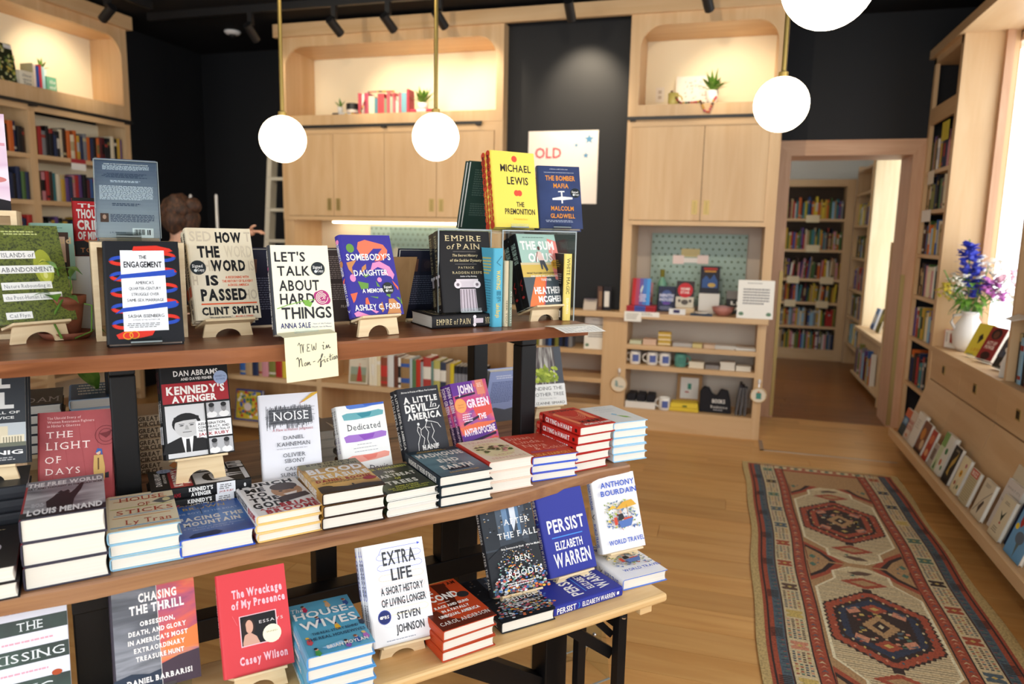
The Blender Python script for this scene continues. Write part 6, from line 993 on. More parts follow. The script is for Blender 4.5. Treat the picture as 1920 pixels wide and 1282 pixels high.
def band(m, x0, x1, mt, y0=RY0+.04, y1=RY1-.03, z=None, n=40):
    pts = [(x0+wv(y0+(y1-y0)*i/n, 1)*.8, y0+(y1-y0)*i/n) for i in range(n+1)]+[(x1+wv(y1-(y1-y0)*i/n, 1)*.8, y1-(y1-y0)*i/n) for i in range(n+1)]
    for i in range(n):
        ya, yb = y0+(y1-y0)*i/n, y0+(y1-y0)*(i+1)/n; a, b = wv(ya, 1)*.8, wv(yb, 1)*.8
        m.poly([(x0+a, ya, z), (x1+a, ya, z), (x1+b, yb, z), (x0+b, yb, z)], mt)
bd = MB()
band(bd, .035, .965, RUST, RY0+.05, RY1-.03, .0074)
for sgn in (0, 1):
    X = (lambda v: v) if not sgn else (lambda v: 1-v)
    def B2(a, b, mt, z, y1=RY1-.045): band(bd, min(X(a), X(b)), max(X(a), X(b)), mt, RY0+.06, y1, z)
    B2(.075, .112, BLU, .0078, RY1-.05); B2(.048, .056, DKB, .0078); B2(.113, .119, DKB, .0080); B2(.118, .205, IVO, .0078); B2(.204, .210, DKB, .0082); B2(.258, .264, DKB, .0082)
band(bd, .205, .795, IVO, RY1-.10, RY1-.045, .0079); band(bd, .264, .736, CAM, RY0+.1, RY1-.14, .0078)
bd.build('border_bands', rug)
mo = MB(); cols = [RUST, BLU, DKB, GRN, PNK, GOL, NVB, CH2, RUST, BLU]
for sgn in (0, 1):
    y = RY0+.1; k = 0
    while y < RY1-.08:
        off = wv(y, 1)*.8; c = cols[(k*7+sgn*3+rr.randrange(3)) % 10]; X = (lambda v: v+off) if not sgn else (lambda v: 1-v+off)
        kind = k % 3; h = .085
        if kind == 0:
            lay(mo, [(X(.128), y+.01), (X(.195), y+.01), (X(.195), y+.03), (X(.180), y+.04), (X(.195), y+.05), (X(.195), y+.07), (X(.128), y+.07), (X(.128), y+.05), (X(.145), y+.04), (X(.128), y+.03)], c, .0084); lay(mo, [(X(.15), y+.04), (X(.162), y+.03), (X(.174), y+.04), (X(.162), y+.05)], GOL, .0088)
        else:
            for i in range(4):
                for j in range(5):
                    lay(mo, [(X(.127+.018*i), y+.006+.016*j), (X(.138+.018*i), y+.006+.016*j), (X(.138+.018*i), y+.015+.016*j), (X(.127+.018*i), y+.015+.016*j)], cols[(i*3+j*5+k) % 10], .0084)
        for i in range(3):   # specks in the rust guard band
            yy = y+.02+.028*i; lay(mo, [(X(.218), yy), (X(.232), yy+.008), (X(.246), yy), (X(.232), yy+.018)], [IVO, BLU, PNK][i], .0084)
        if k % 4 == 1:
            for i in range(6): lay(mo, [(X(.058), y+.012*i), (X(.105), y+.003+.012*i), (X(.105), y+.009+.012*i), (X(.058), y+.006+.012*i)], DKB, .0084)
        else:
            for i in range(7): lay(mo, [(X(.082+.006*(i % 3)), y+.012*i), (X(.106), y+.002+.012*i), (X(.106), y+.006+.012*i), (X(.082+.006*(i % 3)), y+.005+.012*i)], [NVB, GRN, RUST][i % 3], .0084)
        y += h; k += 1
x = .23
while x < .77:
    lay(mo, [(x, RY1-.092), (x+.03, RY1-.092), (x+.025, RY1-.055), (x+.005, RY1-.055)], cols[int(x*100) % 10], .0086); x += .05
mo.build('border_motifs', rug)['kind'] = 'stuff'
fd = MB()
def zig(pts, amp, step):   # serrated outline
    out = []; N = len(pts)
    cx = sum(p[0] for p in pts)/N; cy = sum(p[1] for p in pts)/N
    for i in range(N):
        (xa, ya), (xb, yb) = pts[i], pts[(i+1) % N]; L_ = math.hypot(xb-xa, yb-ya); k = max(1, int(L_/step))
        for j in range(k):
            q = j/k; x, y = xa+(xb-xa)*q, ya+(yb-ya)*q; out.append((x, y)); q2 = (j+.5)/k; x, y = xa+(xb-xa)*q2, ya+(yb-ya)*q2; d = math.hypot(x-cx, y-cy); out.append((x+(x-cx)/d*amp, y+(y-cy)/d*amp))
    return out
def hexp(cx, cy, w, h, k=.45): return [(cx-w, cy-h*k), (cx, cy-h), (cx+w, cy-h*k), (cx+w, cy+h*k), (cx, cy+h), (cx-w, cy+h*k)]
for ci, cy in enumerate((1.93, 3.115, 4.30)):
    cx = .5+wv(cy, 1)*.8; Wd = .225
    # ivory ground, pinched between the medallions
    lay(fd, [(cx-.04, cy-.57), (cx+.04, cy-.57), (cx+.13, cy-.50), (cx+.13, cy-.42), (cx+Wd, cy-.30), (cx+Wd, cy+.30), (cx+.13, cy+.42), (cx+.13, cy+.50), (cx+.04, cy+.57), (cx-.04, cy+.57), (cx-.13, cy+.50), (cx-.13, cy+.42), (cx-Wd, cy+.30), (cx-Wd, cy-.30), (cx-.13, cy-.42), (cx-.13, cy-.50)], IVO, .0082)
    for i in range(64):   # fine stripes woven into the ivory
        y0 = cy-.50+.0158*i; q = abs(y0-cy); xo = .218 if q < .30 else (.218-(q-.30)*.72 if q < .42 else .12)
        for sx in (-1, 1): lay(fd, [(cx+sx*.012, y0), (cx+sx*(xo-.006), y0+.004), (cx+sx*(xo-.006), y0+.0075), (cx+sx*.012, y0+.0035)], CH2 if i % 3 else CAM, .0085)
    for sx in (-1, 1):    # bright outline of the pinched ground
        for pa, pb in (((.225, -.30), (.225, .30)), ((.225, .30), (.13, .42)), ((.13, .42), (.13, .50)), ((.13, .50), (.04, .57)), ((.225, -.30), (.13, -.42)), ((.13, -.42), (.13, -.50)), ((.13, -.50), (.04, -.57))):
            lay(fd, [(cx+sx*pa[0], cy+pa[1]), (cx+sx*pb[0], cy+pb[1]), (cx+sx*(pb[0]-.012), cy+pb[1]), (cx+sx*(pa[0]-.012), cy+pa[1])], IVB, .0087)
    for sx in (-1, 1):
        for sy in (-1, 1):
            lay(fd, [(cx+sx*.235, cy+sy*.36), (cx+sx*.15, cy+sy*.45), (cx+sx*.06, cy+sy*.585), (cx+sx*.235, cy+sy*.585)], RUST, .0083); lay(fd, [(cx+sx*.232, cy+sy*.40), (cx+sx*.16, cy+sy*.475), (cx+sx*.10, cy+sy*.585), (cx+sx*.232, cy+sy*.585)], DKB, .0086)
            lay(fd, [(cx+sx*.230, cy+sy*.43), (cx+sx*.17, cy+sy*.50), (cx+sx*.13, cy+sy*.585), (cx+sx*.23, cy+sy*.585)], CAM, .0089); lay(fd, [(cx+sx*.21, cy+sy*.52), (cx+sx*.19, cy+sy*.54), (cx+sx*.205, cy+sy*.57), (cx+sx*.225, cy+sy*.55)], GRN, .0092); lay(fd, [(cx+sx*.19, cy+sy*.555), (cx+sx*.175, cy+sy*.565), (cx+sx*.18, cy+sy*.58)], BLU, .0092)
    lay(fd, zig(hexp(cx, cy, .205, .325), .012, .03), DKB, .00875); lay(fd, zig(hexp(cx, cy, .198, .312), .010, .03), RUST, .0088); lay(fd, zig(hexp(cx, cy, .168, .265), .008, .03), DKB, .0091); lay(fd, zig(hexp(cx, cy, .150, .24), .006, .03), [RUST, NVB, RUST][ci], .0093); lay(fd, zig(hexp(cx, cy, .120, .19, .5), .008, .022), DKB, .0095)
    for k in range(40):   # little knotted motifs around the ring and inside
        a = 2*PI*k/40; R1 = .183 if k % 2 else .158; x, y = cx+R1*math.cos(a), cy+R1*1.45*math.sin(a)
        if abs(x-cx) < .195: lay(fd, [(x-.006, y), (x, y-.010), (x+.006, y), (x, y+.010)], [IVO, PNK, GOL, BLU][k % 4], .0096)
    for k in range(46): x, y = cx+rr.uniform(-.1, .1), cy+rr.uniform(-.15, .15); s = rr.uniform(.005, .011); lay(fd, [(x-s, y-s), (x+s, y-s*.6), (x+s*.7, y+s), (x-s, y+s*.8)], [RUST, PNK, BLU, GOL, IVO, GRN][k % 6], .0096)
    for sx in (-1, 1):
        for sy in (-1, 1):
            lay(fd, [(cx+sx*.06, cy+sy*.11), (cx+sx*.11, cy+sy*.08), (cx+sx*.12, cy+sy*.12), (cx+sx*.075, cy+sy*.15)], PNK, .0097); lay(fd, [(cx+sx*.075, cy+sy*.135), (cx+sx*.115, cy+sy*.11), (cx+sx*.11, cy+sy*.13)], BLU, .0100)
    lay(fd, zig([(cx-.07, cy), (cx, cy-.09), (cx+.07, cy), (cx, cy+.09)], .008, .02), CAM, .0097); lay(fd, [(cx-.035, cy), (cx, cy-.05), (cx+.035, cy), (cx, cy+.05)], DKB, .0100); lay(fd, [(cx-.012, cy), (cx, cy-.02), (cx+.012, cy), (cx, cy+.02)], IVO, .0103)
    for sy in (-1, 1):
        lay(fd, zig([(cx-.05, cy+sy*.15), (cx, cy+sy*.11), (cx+.05, cy+sy*.15), (cx, cy+sy*.19)], .006, .02), RUST if ci == 1 else DKB, .0097); lay(fd, [(cx-.02, cy+sy*.15), (cx, cy+sy*.135), (cx+.02, cy+sy*.15), (cx, cy+sy*.165)], GOL, .0100)
        lay(fd, zig([(cx-.10, cy+sy*.40), (cx, cy+sy*.345), (cx+.10, cy+sy*.40), (cx, cy+sy*.455)], .006, .02), RUST, .0089); lay(fd, [(cx-.06, cy+sy*.40), (cx, cy+sy*.37), (cx+.06, cy+sy*.40), (cx, cy+sy*.43)], CAM, .0092); lay(fd, [(cx-.02, cy+sy*.34), (cx+.02, cy+sy*.34), (cx+.02, cy+sy*.30), (cx-.02, cy+sy*.30)], DKB, .0092)
        lay(fd, [(cx-.06, cy+sy*.50), (cx-.02, cy+sy*.48), (cx+.03, cy+sy*.49), (cx+.06, cy+sy*.52), (cx, cy+sy*.53)], CH2, .0089); lay(fd, [(cx-.05, cy+sy*.47), (cx-.03, cy+sy*.46), (cx-.03, cy+sy*.485)], GRN, .0091)
fd.build('field_pattern', rug)['kind'] = 'stuff'
# ================================================================== SHELVED BOOKS
COLN = {'black': '#1d1c1f', 'dark brown': '#3d2a22', 'maroon': '#5a2228', 'red': '#a8302c', 'orange': '#c8642c', 'mustard': '#c09a3a', 'navy': '#27304e', 'blue': '#3a5f9c', 'teal': '#3d7a80', 'green': '#4d6b3c', 'olive': '#7a7a3a', 'grey': '#7d7d80', 'cream': '#dccfb2', 'white': '#e2ded4', 'pink': '#c98a92', 'purple': '#5f4780', 'yellow': '#d9c040', 'tan': '#b0916a', 'light blue': '#8fb4cc'}
DARKP = ['black', 'black', 'black', 'dark brown', 'maroon', 'red', 'orange', 'navy', 'navy', 'blue', 'teal', 'green', 'grey', 'cream', 'mustard', 'purple']
MIXP = list(COLN)
ORD = ['', 'first', 'second', 'third', 'fourth', 'fifth', 'sixth', 'seventh', 'eighth', 'ninth', 'tenth', 'eleventh', 'twelfth', 'thirteenth', 'fourteenth', 'fifteenth', 'sixteenth', 'seventeenth', 'eighteenth', 'nineteenth', 'twentieth']+['twenty-'+w for w in ('first', 'second', 'third', 'fourth', 'fifth', 'sixth', 'seventh', 'eighth', 'ninth')]+['thirtieth']+['thirty-'+w for w in ('first', 'second', 'third', 'fourth', 'fifth')]
def shelf_book_mesh(mb, t, h, d, c, band, x0=0., M=None):
    """upright book: x thickness, y depth (spine at y=0), z height; bands are part of the spine"""
    o = [(0, d), (0, .005), (t*.25, .001), (t*.75, .001), (t, .005), (t, d)]; k = min(.002, t*.12); i_ = [(k, d), (k, .008), (t-k, .008), (t-k, d)]
    zs = [0, h*.10, h*.18, h*.34, h*.72, h*.84, h]; pat = band[0]; L0 = len(zs); n = len(o)
    tf = (lambda p: M@Vector(p)) if M is not None else (lambda p: p)
    P = [tf((x0+x, y, z)) for z in zs for x, y in o]; cm = ink(c); bm = ink(band[1])
    base = len(mb.v); mb.v += [tuple(p) for p in P]; ci, bi, pi_ = mb.m(cm), mb.m(bm), mb.m(PAGES)
    for l in range(L0-1):
        for j in range(n-1):
            a = base+l*n+j; mb.f.append((a, a+1, a+n+1, a+n)); mb.mi.append(bi if (l in pat and 0 < j < n-2) else ci)
    b0 = base; top = base+(L0-1)*n
    mb.f.append(tuple(b0+j for j in range(n))[::-1]); mb.mi.append(ci)
    mb.f.append((b0+n-1, b0, top, top+n-1)); mb.mi.append(pi_)                  # fore edge
    q = len(mb.v); mb.v += [tuple(tf((x0+x, y, h))) for x, y in i_]+[tuple(tf((x0+x, y, h-.004))) for x, y in i_]
    mb.f += [(top, top+1, top+2, q+1, q), (top+2, top+3, q+2, q+1), (top+3, top+4, top+5, q+3, q+2)]; mb.mi += [ci, ci, ci]
    for j in range(3): mb.f.append((q+j, q+j+1, q+5+j, q+4+j)); mb.mi.append(ci)
    mb.f.append((q+4, q+5, q+6, q+7)); mb.mi.append(pi_)
PATS = [(3,), (1, 4), (4,), (1,), (5,), (), (), (), ()]
def book_row(M, x0, x1, where, pal, hr=(.19, .235), tr=(.02, .04), d=.15, seed=1, y0=.03, lean=False, stuff=None, gaps=0.):
    """fill a shelf from x0 to x1 with single books, labels counted from the left"""
    rr = random.Random(seed); x = x0; k = 0; out = []
    while x < x1-.012:
        t = min(rr.uniform(*tr), x1-x); h = rr.uniform(*hr); cn = rr.choice(pal); c = COLN[cn]; bc = rr.choice(['#c9c2b2', '#b0a078', '#a8a8a8', '#94352c', '#1d1c1f', '#7d6a3a']); band = (rr.choice(PATS), bc); k += 1
        L = Matrix.Translation((x, y0+rr.uniform(-.008, .008), .0006))
        if lean: L = L@Matrix.Rotation(rr.uniform(-.02, .10), 4, 'Y')
        if stuff is not None: shelf_book_mesh(stuff, t-.001, h, d, c, band, M=M@L)
        else:
            m = MB(); shelf_book_mesh(m, t-.0012, h, d*rr.uniform(.85, 1.), c, band); o = m.build('book'); o.matrix_world = M@L
            tag(o, '%s book, %s from left, %s' % (cn, ORD[min(k, len(ORD)-1)], where), 'book', 'books '+where); out.append(o)
        x += t+(.004 if lean else 0)+(rr.uniform(.03, .08) if rr.random() < gaps else 0)
    return out
st2 = MB()
for i, z in enumerate(LSH[:3]):
    nm = ['top', 'second', 'third'][i]
    book_row(ML@Matrix.Translation((0, 0, z)), 4.465, 5.335 if i < 2 else 4.95, '%s shelf, right bay of the left bookcase' % nm, DARKP if i != 1 else MIXP+DARKP, (.19, .24), (.026, .045), seed=11+i, stuff=None if i < 2 else st2)
    book_row(ML@Matrix.Translation((0, 0, z)), 3.95, 4.395, '%s shelf, left bay of the left bookcase' % nm, DARKP, (.19, .25), (.028, .045), seed=31+i, stuff=None if i < 1 else st2)
tg = thing('shelf_tag', 'red and white section tag on the top shelf of the left bookcase', 'tag', ML@Matrix.Translation((4.76, -.003, 2.06)))
MB().box((0, 0, 0), (.14, .002, .055), PAPER).build('card', tg); MB().box((0, 0, .055), (.14, .002, .09), ink('#b03a3e')).build('header', tg)
# niche of the left bookcase: big illustrated book, small books, plant
nz = 2.6605
def leanbook(key, M, label): return put_book(key, M, label)
ILL = []
ri = random.Random(8)
for k in range(90):
    x, y = ri.uniform(.02, .98), ri.uniform(.02, .98); ILL.append(('E', x, y, ri.uniform(.02, .05), ri.uniform(.02, .05), ri.choice(['#d8cf9a', '#8a9a4a', '#c8b45a', '#4a6a3a', '#b8c08a'] if x > .45 else ['#c03a30', '#d9b43a', '#3f8f96', '#4a6a3a', '#b86a3a'])))
defbook('botany', .25, .30, .02, '#2a2f1c', art_=ILL+[('R', .72, .02, .98, .12, '#d8dadc')])
P = onx(0, 152, XLF-.12); M9 = frame((XLF-.10, onx(-8, 150, XLF-.1).y-.08, nz), (0, 1, 0), (-.18, 0, .984), (.984, 0, .18)); leanbook('botany', M9, 'large dark botanical picture book in the left niche')
def blk(x0, x1, y0, h, d, col, label, lett=None, sp=False):
    t = thing('book', label, 'book', ML@Matrix.Translation((x0, y0, nz)), 'small books in the left niche')
    m = MB(); shelf_book_mesh(m, x1-x0, h, d, col, ((), col)); m.build('cover', t)
    if lett:
        m = MB(); w = x1-x0; art(m, lambda a, b, l=1: (a*w, -.0002*l, (1-b)*h), lett); m.build('title_print', t)
yy = [onx(p, 165, XLF).y for p in (49, 74, 76, 81, 87, 92, 98, 117)]
blk(yy[0], yy[1], .05, .115, .04, '#efe8d2', 'cream block book lettered in black in the left niche', [('T', 'Once', .15, .8, .2, .38, '#333', 'si'), ('T', 'upon a', .2, .8, .46, .62, '#333', 'si'), ('T', 'Time', .2, .8, .7, .88, '#333', 'si')])
for a, b, h, c, nm in ((1, 2, .19, '#b9b48c', 'grey-green'), (2, 3, .185, '#f0e0d2', 'pale pink'), (3, 4, .175, '#2c4a94', 'blue'), (4, 5, .19, '#c03a44', 'red'), (5, 6, .18, '#a8cfd4', 'pale teal')): blk(yy[a]+.001, yy[b], .06, h, .12, c, nm+' upright book in the left niche')
blk(yy[6]+.002, yy[7], .05, .115, .04, '#6aa888', 'green block book lettered in white in the left niche', [('T', 'the', .2, .8, .2, .45, W_, 'si'), ('T', 'end', .2, .8, .55, .8, W_, 'si')])
def spiky(M, label, potc, r=.03, h=.045, n=16, ln=.07, cat='plant'):
    t = thing('potted_succulent', label, cat, M, 'small potted plants'); MB().lathe([(r*.72, 0), (r, h), (r*.9, h), (r*.85, h-.006), (0, h-.006)], mat('pot_'+potc.lstrip('#'), potc, .5), 16).build('pot', t, smooth=True)
    rr = random.Random(int(ln*1000)+n)
    for k in range(n):
        a = 2*PI*k/n+rr.uniform(-.2, .2); e = rr.uniform(.35, 1.4); d = Vector((math.cos(a)*math.cos(e), math.sin(a)*math.cos(e), math.sin(e))); s = Vector((-math.sin(a), math.cos(a), 0))*ln*.09; b = Vector((0, 0, h-.006)); L_ = ln*rr.uniform(.7, 1.1)
        m = MB(); m.faces([b-s*.5, b+s*.5, b+d*L_*.55+s, b+d*L_*.55-s, b+d*L_-ZV*L_*.12*(1.4-e)], [(0, 1, 2, 3), (3, 2, 4)], LEAF); m.build('leaf', t)
spiky(ML@Matrix.Translation(((yy[6]+yy[7])/2-.03, .12, nz+.0005)), 'spiky succulent in a white pot in the left niche', '#e9e6e0', r=.035, h=.17, n=14, ln=.10)
# back-wall niches
nz2 = 2.6375
def nb(px0, px1, h, col, label, y=6.05, d=.12, z=nz2, band=((), '#e6e0d0'), grp='books in the wide back niche'):
    x0, x1 = ony(px0, 210, y).x, ony(px1, 210, y).x; m = MB(); shelf_book_mesh(m, x1-x0-.002, h, d, col, band); o = m.build('book'); o.location = (x0, y, z+.0005); return tag(o, label, 'book', grp)
def flatbk(px0, px1, th, col, label, y=6.05, d=.16, z=nz2, grp='books in the wide back niche'):
    x0, x1 = ony(px0, 210, y).x, ony(px1, 210, y).x; m = MB(); shelf_book_mesh(m, th, x1-x0, d, col, ((3,), '#d8d8d8')); o = m.build('book'); o.matrix_world = Matrix.Translation((x1, y, z+.0005))@Matrix.Rotation(-PI/2, 4, 'Y'); return tag(o, label, 'book', grp)
flatbk(623, 665, .035, '#2c2a38', 'black book lying flat under the tiny plant in the wide niche')
flatbk(646, 664, .02, '#d9b430', 'yellow box lying in front of the black flat book in the wide niche', y=6.0, d=.045)
x = ony(637, 205, 6.1).x; spiky(Matrix.Translation((x, 6.11, nz2+.036)), 'tiny succulent in a white pot in the wide niche', '#f0ece4', r=.028, h=.06, n=10, ln=.09)
x = ony(659, 200, 6.1).x; t = thing('round_tin', 'black-lidded round tin in the wide niche', 'tin', (x, 6.12, nz2+.036)); MB().lathe([(.055, 0), (.055, .03)], mat('tin_pale', '#e6d8cc', .5), 20).build('base', t); MB().lathe([(.057, .03), (.057, .085), (0, .085)], BLK, 20).build('lid', t)
for a, b, h, c, nm in ((671, 677, .20, '#b04a58', 'crimson book with pale flecks, leftmost upright in the wide niche'), (678, 683, .19, '#ead9d0', 'pale pink thin book, second upright in the wide niche'), (683, 691, .20, '#a84a60', 'rose and plum book, third upright in the wide niche'), (691, 702, .17, '#cfd6bc', 'pale green book, fourth upright in the wide niche'), (702, 708, .15, '#5a8a9a', 'teal book, fifth upright in the wide niche'), (708, 720, .19, '#c04a52', 'red arch-patterned book, sixth upright in the wide niche'), (720, 725, .15, '#8f9a80', 'sage thin book, seventh upright in the wide niche'), (725, 731, .195, '#c8606a', 'coral book, eighth upright in the wide niche'), (731, 736, .16, '#a8c0ac', 'mint thin book, ninth upright in the wide niche'), (736, 742, .19, '#cf7078', 'salmon book, tenth upright in the wide niche'), (742, 747, .16, '#d8dccc', 'off-white thin book, eleventh upright in the wide niche'), (747, 752, .19, '#cf6a74', 'pink book, twelfth upright in the wide niche'), (752, 762, .19, '#6fa0b0', 'light blue book, thirteenth upright in the wide niche')): nb(a, b, h, c, nm)
flatbk(766, 815, .022, '#3a3f6a', 'navy book lying flat under the leafy plant in the wide niche'); flatbk(768, 814, .022, '#b83a54', 'crimson book lying on the navy one in the wide niche', z=nz2+.0235)
nb(762, 767, .22, '#a83a4a', 'tall crimson book leaning beside the leafy plant in the wide niche')
spiky(Matrix.Translation((ony(793, 200, 6.12).x, 6.13, nz2+.047)), 'leafy spider plant in a white pot in the wide niche', '#f0ece4', r=.05, h=.06, n=26, ln=.17)
def beads(path, label, r=.010, n=60):
    t = thing('bead_garland', label, 'garland'); rr = random.Random(3); P = [Vector(p) for p in path]; ls = [(P[i+1]-P[i]).length for i in range(len(P)-1)]; T = sum(ls); k = max(6, int(T/(r*2.0))); cs = ['#b03a40', '#c86a50', '#5a7a50', '#d0a048', '#6a4a3a', '#c05a6a']
    for j in range(k):
        q = T*j/(k-1); i = 0
        while i < len(ls)-1 and q > ls[i]: q -= ls[i]; i += 1
        p = P[i].lerp(P[i+1], q/ls[i]); MB().ball(p, r, ink(cs[rr.randrange(6)]), n=8, k=5).build('bead', t, smooth=True)
bx = lambda px: ony(px, 200, 6.03).x
beads([(bx(668), 6.0, nz2+.012), (bx(678), 6.0, nz2+.01), (bx(682), 6.03, nz2+.10), (bx(684), 6.1, nz2+.215), (bx(700), 6.12, nz2+.222), (bx(722), 6.1, nz2+.215), (bx(738), 6.035, nz2+.20), (bx(741), 6.03, nz2+.14)], 'red and yellow wooden bead garland draped over the niche books')
t = thing('picture_frame', 'framed pale line drawing in the narrow back niche', 'picture', Matrix.Translation((ony(1266, 190, 6.3).x, 6.30, nz2))@Matrix.Rotation(-.12, 4, 'X'))
MB().box((0, 0, 0), (.30, .012, .29), mat('frame_white', '#eee6da', .5)).build('frame', t); m = MB(); rr = random.Random(5)
for k in range(60): a, b, s = rr.uniform(.06, .24), rr.uniform(.06, .24), rr.uniform(.006, .02); m.poly([(a, -.0006, b), (a+s, -.0006, b+s*.3), (a+s*.7, -.0006, b+s)], ink('#b8a4a0'))
m.build('drawing', t)
flatbk(1266, 1322, .02, '#3c5a4c', 'dark green book lying flat in the narrow niche', y=6.02, grp='books in the narrow back niche'); flatbk(1270, 1318, .018, '#e6dccb', 'cream book lying on the green one in the narrow niche', y=6.02, z=nz2+.0215, grp='books in the narrow back niche')
spiky(Matrix.Translation((ony(1335, 190, 6.1).x, 6.10, nz2+.0405 if False else nz2)), 'leafy plant in a white pot in the narrow niche', '#f0ece4', r=.05, h=.12, n=30, ln=.17)
def mug(M, label, col='#efece6', printc='#5a6aa8'):
    t = thing('mug', label, 'mug', M, 'mugs'); rz_ = M.to_euler().z; mt = mat('glaze_'+col.lstrip('#'), col, .25); MB().lathe([(.036, 0), (.041, .004), (.041, .096), (.037, .096), (.036, .01), (0, .008)], mt, 24).build('body', t, smooth=True)
    hp = [(.040+.03*math.sin(a), 0, .05+.03*math.cos(a)) for a in [PI*i/8 for i in range(9)]]
    MB().tube(hp, .006, mt, 8).build('handle', t, smooth=True)
    if printc:
        m = MB()
        for k in range(6): a0, a1 = -PI/2-rz_-.6+.2*k+.2, -PI/2-rz_-.4+.2*k+.2; m.poly([(.0415*math.cos(a0), .0415*math.sin(a0), .022), (.0415*math.cos(a1), .0415*math.sin(a1), .022), (.0415*math.cos(a1), .0415*math.sin(a1), .075), (.0415*math.cos(a0), .0415*math.sin(a0), .075)], ink(printc))
        m.build('print', t)
mug(Matrix.Translation((ony(1262, 190, 6.02).x, 6.02, nz2))@Matrix.Rotation(.2, 4, 'Z'), 'yellow-green mug in the narrow niche', '#cfc06a', None)
beads([(ony(1255, 190, 6.0).x, 6.0, nz2+.012), (ony(1258, 190, 6.0).x, 6.0, nz2+.11), (ony(1275, 190, 5.985).x, 5.975, nz2+.012), (ony(1300, 190, 5.98).x, 5.96, nz2+.012), (ony(1315, 190, 5.98).x, 5.915, nz2+.012), (ony(1322, 190, 5.95).x, 5.912, nz2-.06), (ony(1330, 190, 5.95).x, 5.912, nz2-.075), (ony(1338, 190, 5.95).x, 5.915, nz2+.012), (ony(1342, 190, 6.0).x, 5.985, nz2+.05)], 'multicoloured bead garland hanging over the narrow niche edge')
t = thing('wall_outlet', 'white wall outlet plate at the back of the narrow niche', 'outlet', (ony(1238, 165, 6.415).x, 6.418, 2.80)); MB().box((-.035, -.005, -.06), (.035, 0, .06), mat('outlet_white', '#efe4d2', .5)).build('plate', t); MB().box((-.014, -.008, -.035), (.014, -.005, -.008), mat('outlet_grey', '#c9b8a0', .5)).build('socket', t); MB().box((-.014, -.008, .008), (.014, -.005, .035), mat('outlet_grey', '#c9b8a0', .5)).build('socket', t)
# sign on the dark panel
t = thing('wall_sign', 'white square sign with red capitals and blue stars on the dark panel', 'sign', (-1.665, 6.052, 1.87)); MB().box((0, 0, 0), (.60, .008, .60), mat('sign_white', '#ece3da', .6)).build('board', t); m = MB(); fs = lambda x, y, l=1: (x*.6, -.0008-.0002*l, (1-y)*.6)
art(m, fs, [('T', 'OLD', .10, .48, .225, .37, '#c8505a', 'b')]+[('P', [(cx+r*(1 if k % 2 == 0 else .42)*math.sin(PI*k/5), cy-r*(1 if k % 2 == 0 else .42)*math.cos(PI*k/5)) for k in range(10)], '#5b8fb5') for cx, cy, r in ((.87, .12, .075), (.69, .20, .035), (.83, .34, .05))]); m.build('print', t)
# ================================================================== NARROW UNIT: recess and low shelves
def pegboard(M, w, h, label):
    t = thing('pegboard', label, 'pegboard', M, 'teal pegboards'); tq = mat('peg_teal', '#9fb8b0', .6)
    MB().box((0, 0, 0), (w, .01, h), tq).build('board', t); m = MB(); k = 0; pm = mat('peg_hole', '#6a7d6a', .7); nx, nzz = int(w/.05), int(h/.05)
    for i in range(nx):
        for j in range(nzz):
            cx, cz = w*(i+.5+(.25 if j % 2 else -.25))/nx, h*(j+.5)/nzz; m.poly([(cx+.011*math.cos(a*PI/3), -.0008, cz+.011*math.sin(a*PI/3)) for a in range(6)], pm)
    m.build('holes', t)['kind'] = 'stuff'; return t
pegboard(Matrix.Translation((ony(1223, 440, 6.39).x, 6.395, 1.02)), ony(1403, 440, 6.39).x-ony(1223, 440, 6.39).x, .62, 'teal patterned pegboard in the recess beside the doorway')
pegboard(Matrix.Translation((-3.35, 6.41, 1.0)), 1.45, .66, 'long teal pegboard under the lit cabinet')
m = MB(); y = 6.385
for k, (px, py) in enumerate(((700, 455), (720, 460), (745, 465), (780, 470), (640, 450))):
    P = ony(px, py, 6.36); o = thing('wire_hook', 'small white hook on the long pegboard, %s from the left' % ORD[[2, 3, 4, 5, 1][k]], 'hook', P, 'pegboard hooks'); MB().tube([(0, .045, 0), (0, -.03, 0), (0, -.035, .02)], .004, mat('hook_white', '#e9e6dc', .5)).build('wire', o); MB().box((-.03, -.03, -.12), (.03, -.026, .0), mat('hook_card', '#ded6c2', .6)).build('hanging_card', o)
tag(MB().box((-2.40, 6.18, .986), (-2.0, 6.40, 1.62), wood('brown_board', '#8d6a40', '#a07c50')).build('cardboard_box', None, bevel=.004), 'brown cardboard box standing under the lit cabinet', 'box')
CT = .9858
def counter_book(key, px, tilt, label, y=6.12, yaw=0, z=CT): 
    ti = math.radians(tilt); a = math.radians(yaw); ex = Vector((math.cos(a), math.sin(a), 0)); nn = ex.cross(ZV); ey = ZV*math.cos(ti)-nn*math.sin(ti); ez = nn*math.cos(ti)+ZV*math.sin(ti); put_book(key, frame(Vector((ony(px, 560, y).x, y, z+.0006))-ez*BK[key]['d'], ex, ey, ez), label)
defbook('gradient', .15, .225, .022, '#b04a60', art_=[('R', 0, 0, .2, 1, '#c8353a'), ('R', .2, 0, .4, 1, '#a8486a'), ('R', .4, 0, .6, 1, '#6a5aa0'), ('R', .6, 0, .8, 1, '#4a7cc8'), ('R', .8, 0, 1, 1, '#4a9ae0'), ('P', [(.45, .45), (.55, .25), (.6, .3), (.5, .6)], '#cfe0d8'), ('G', .4, .6, .85, .9, 4, '#f0e6ee')])
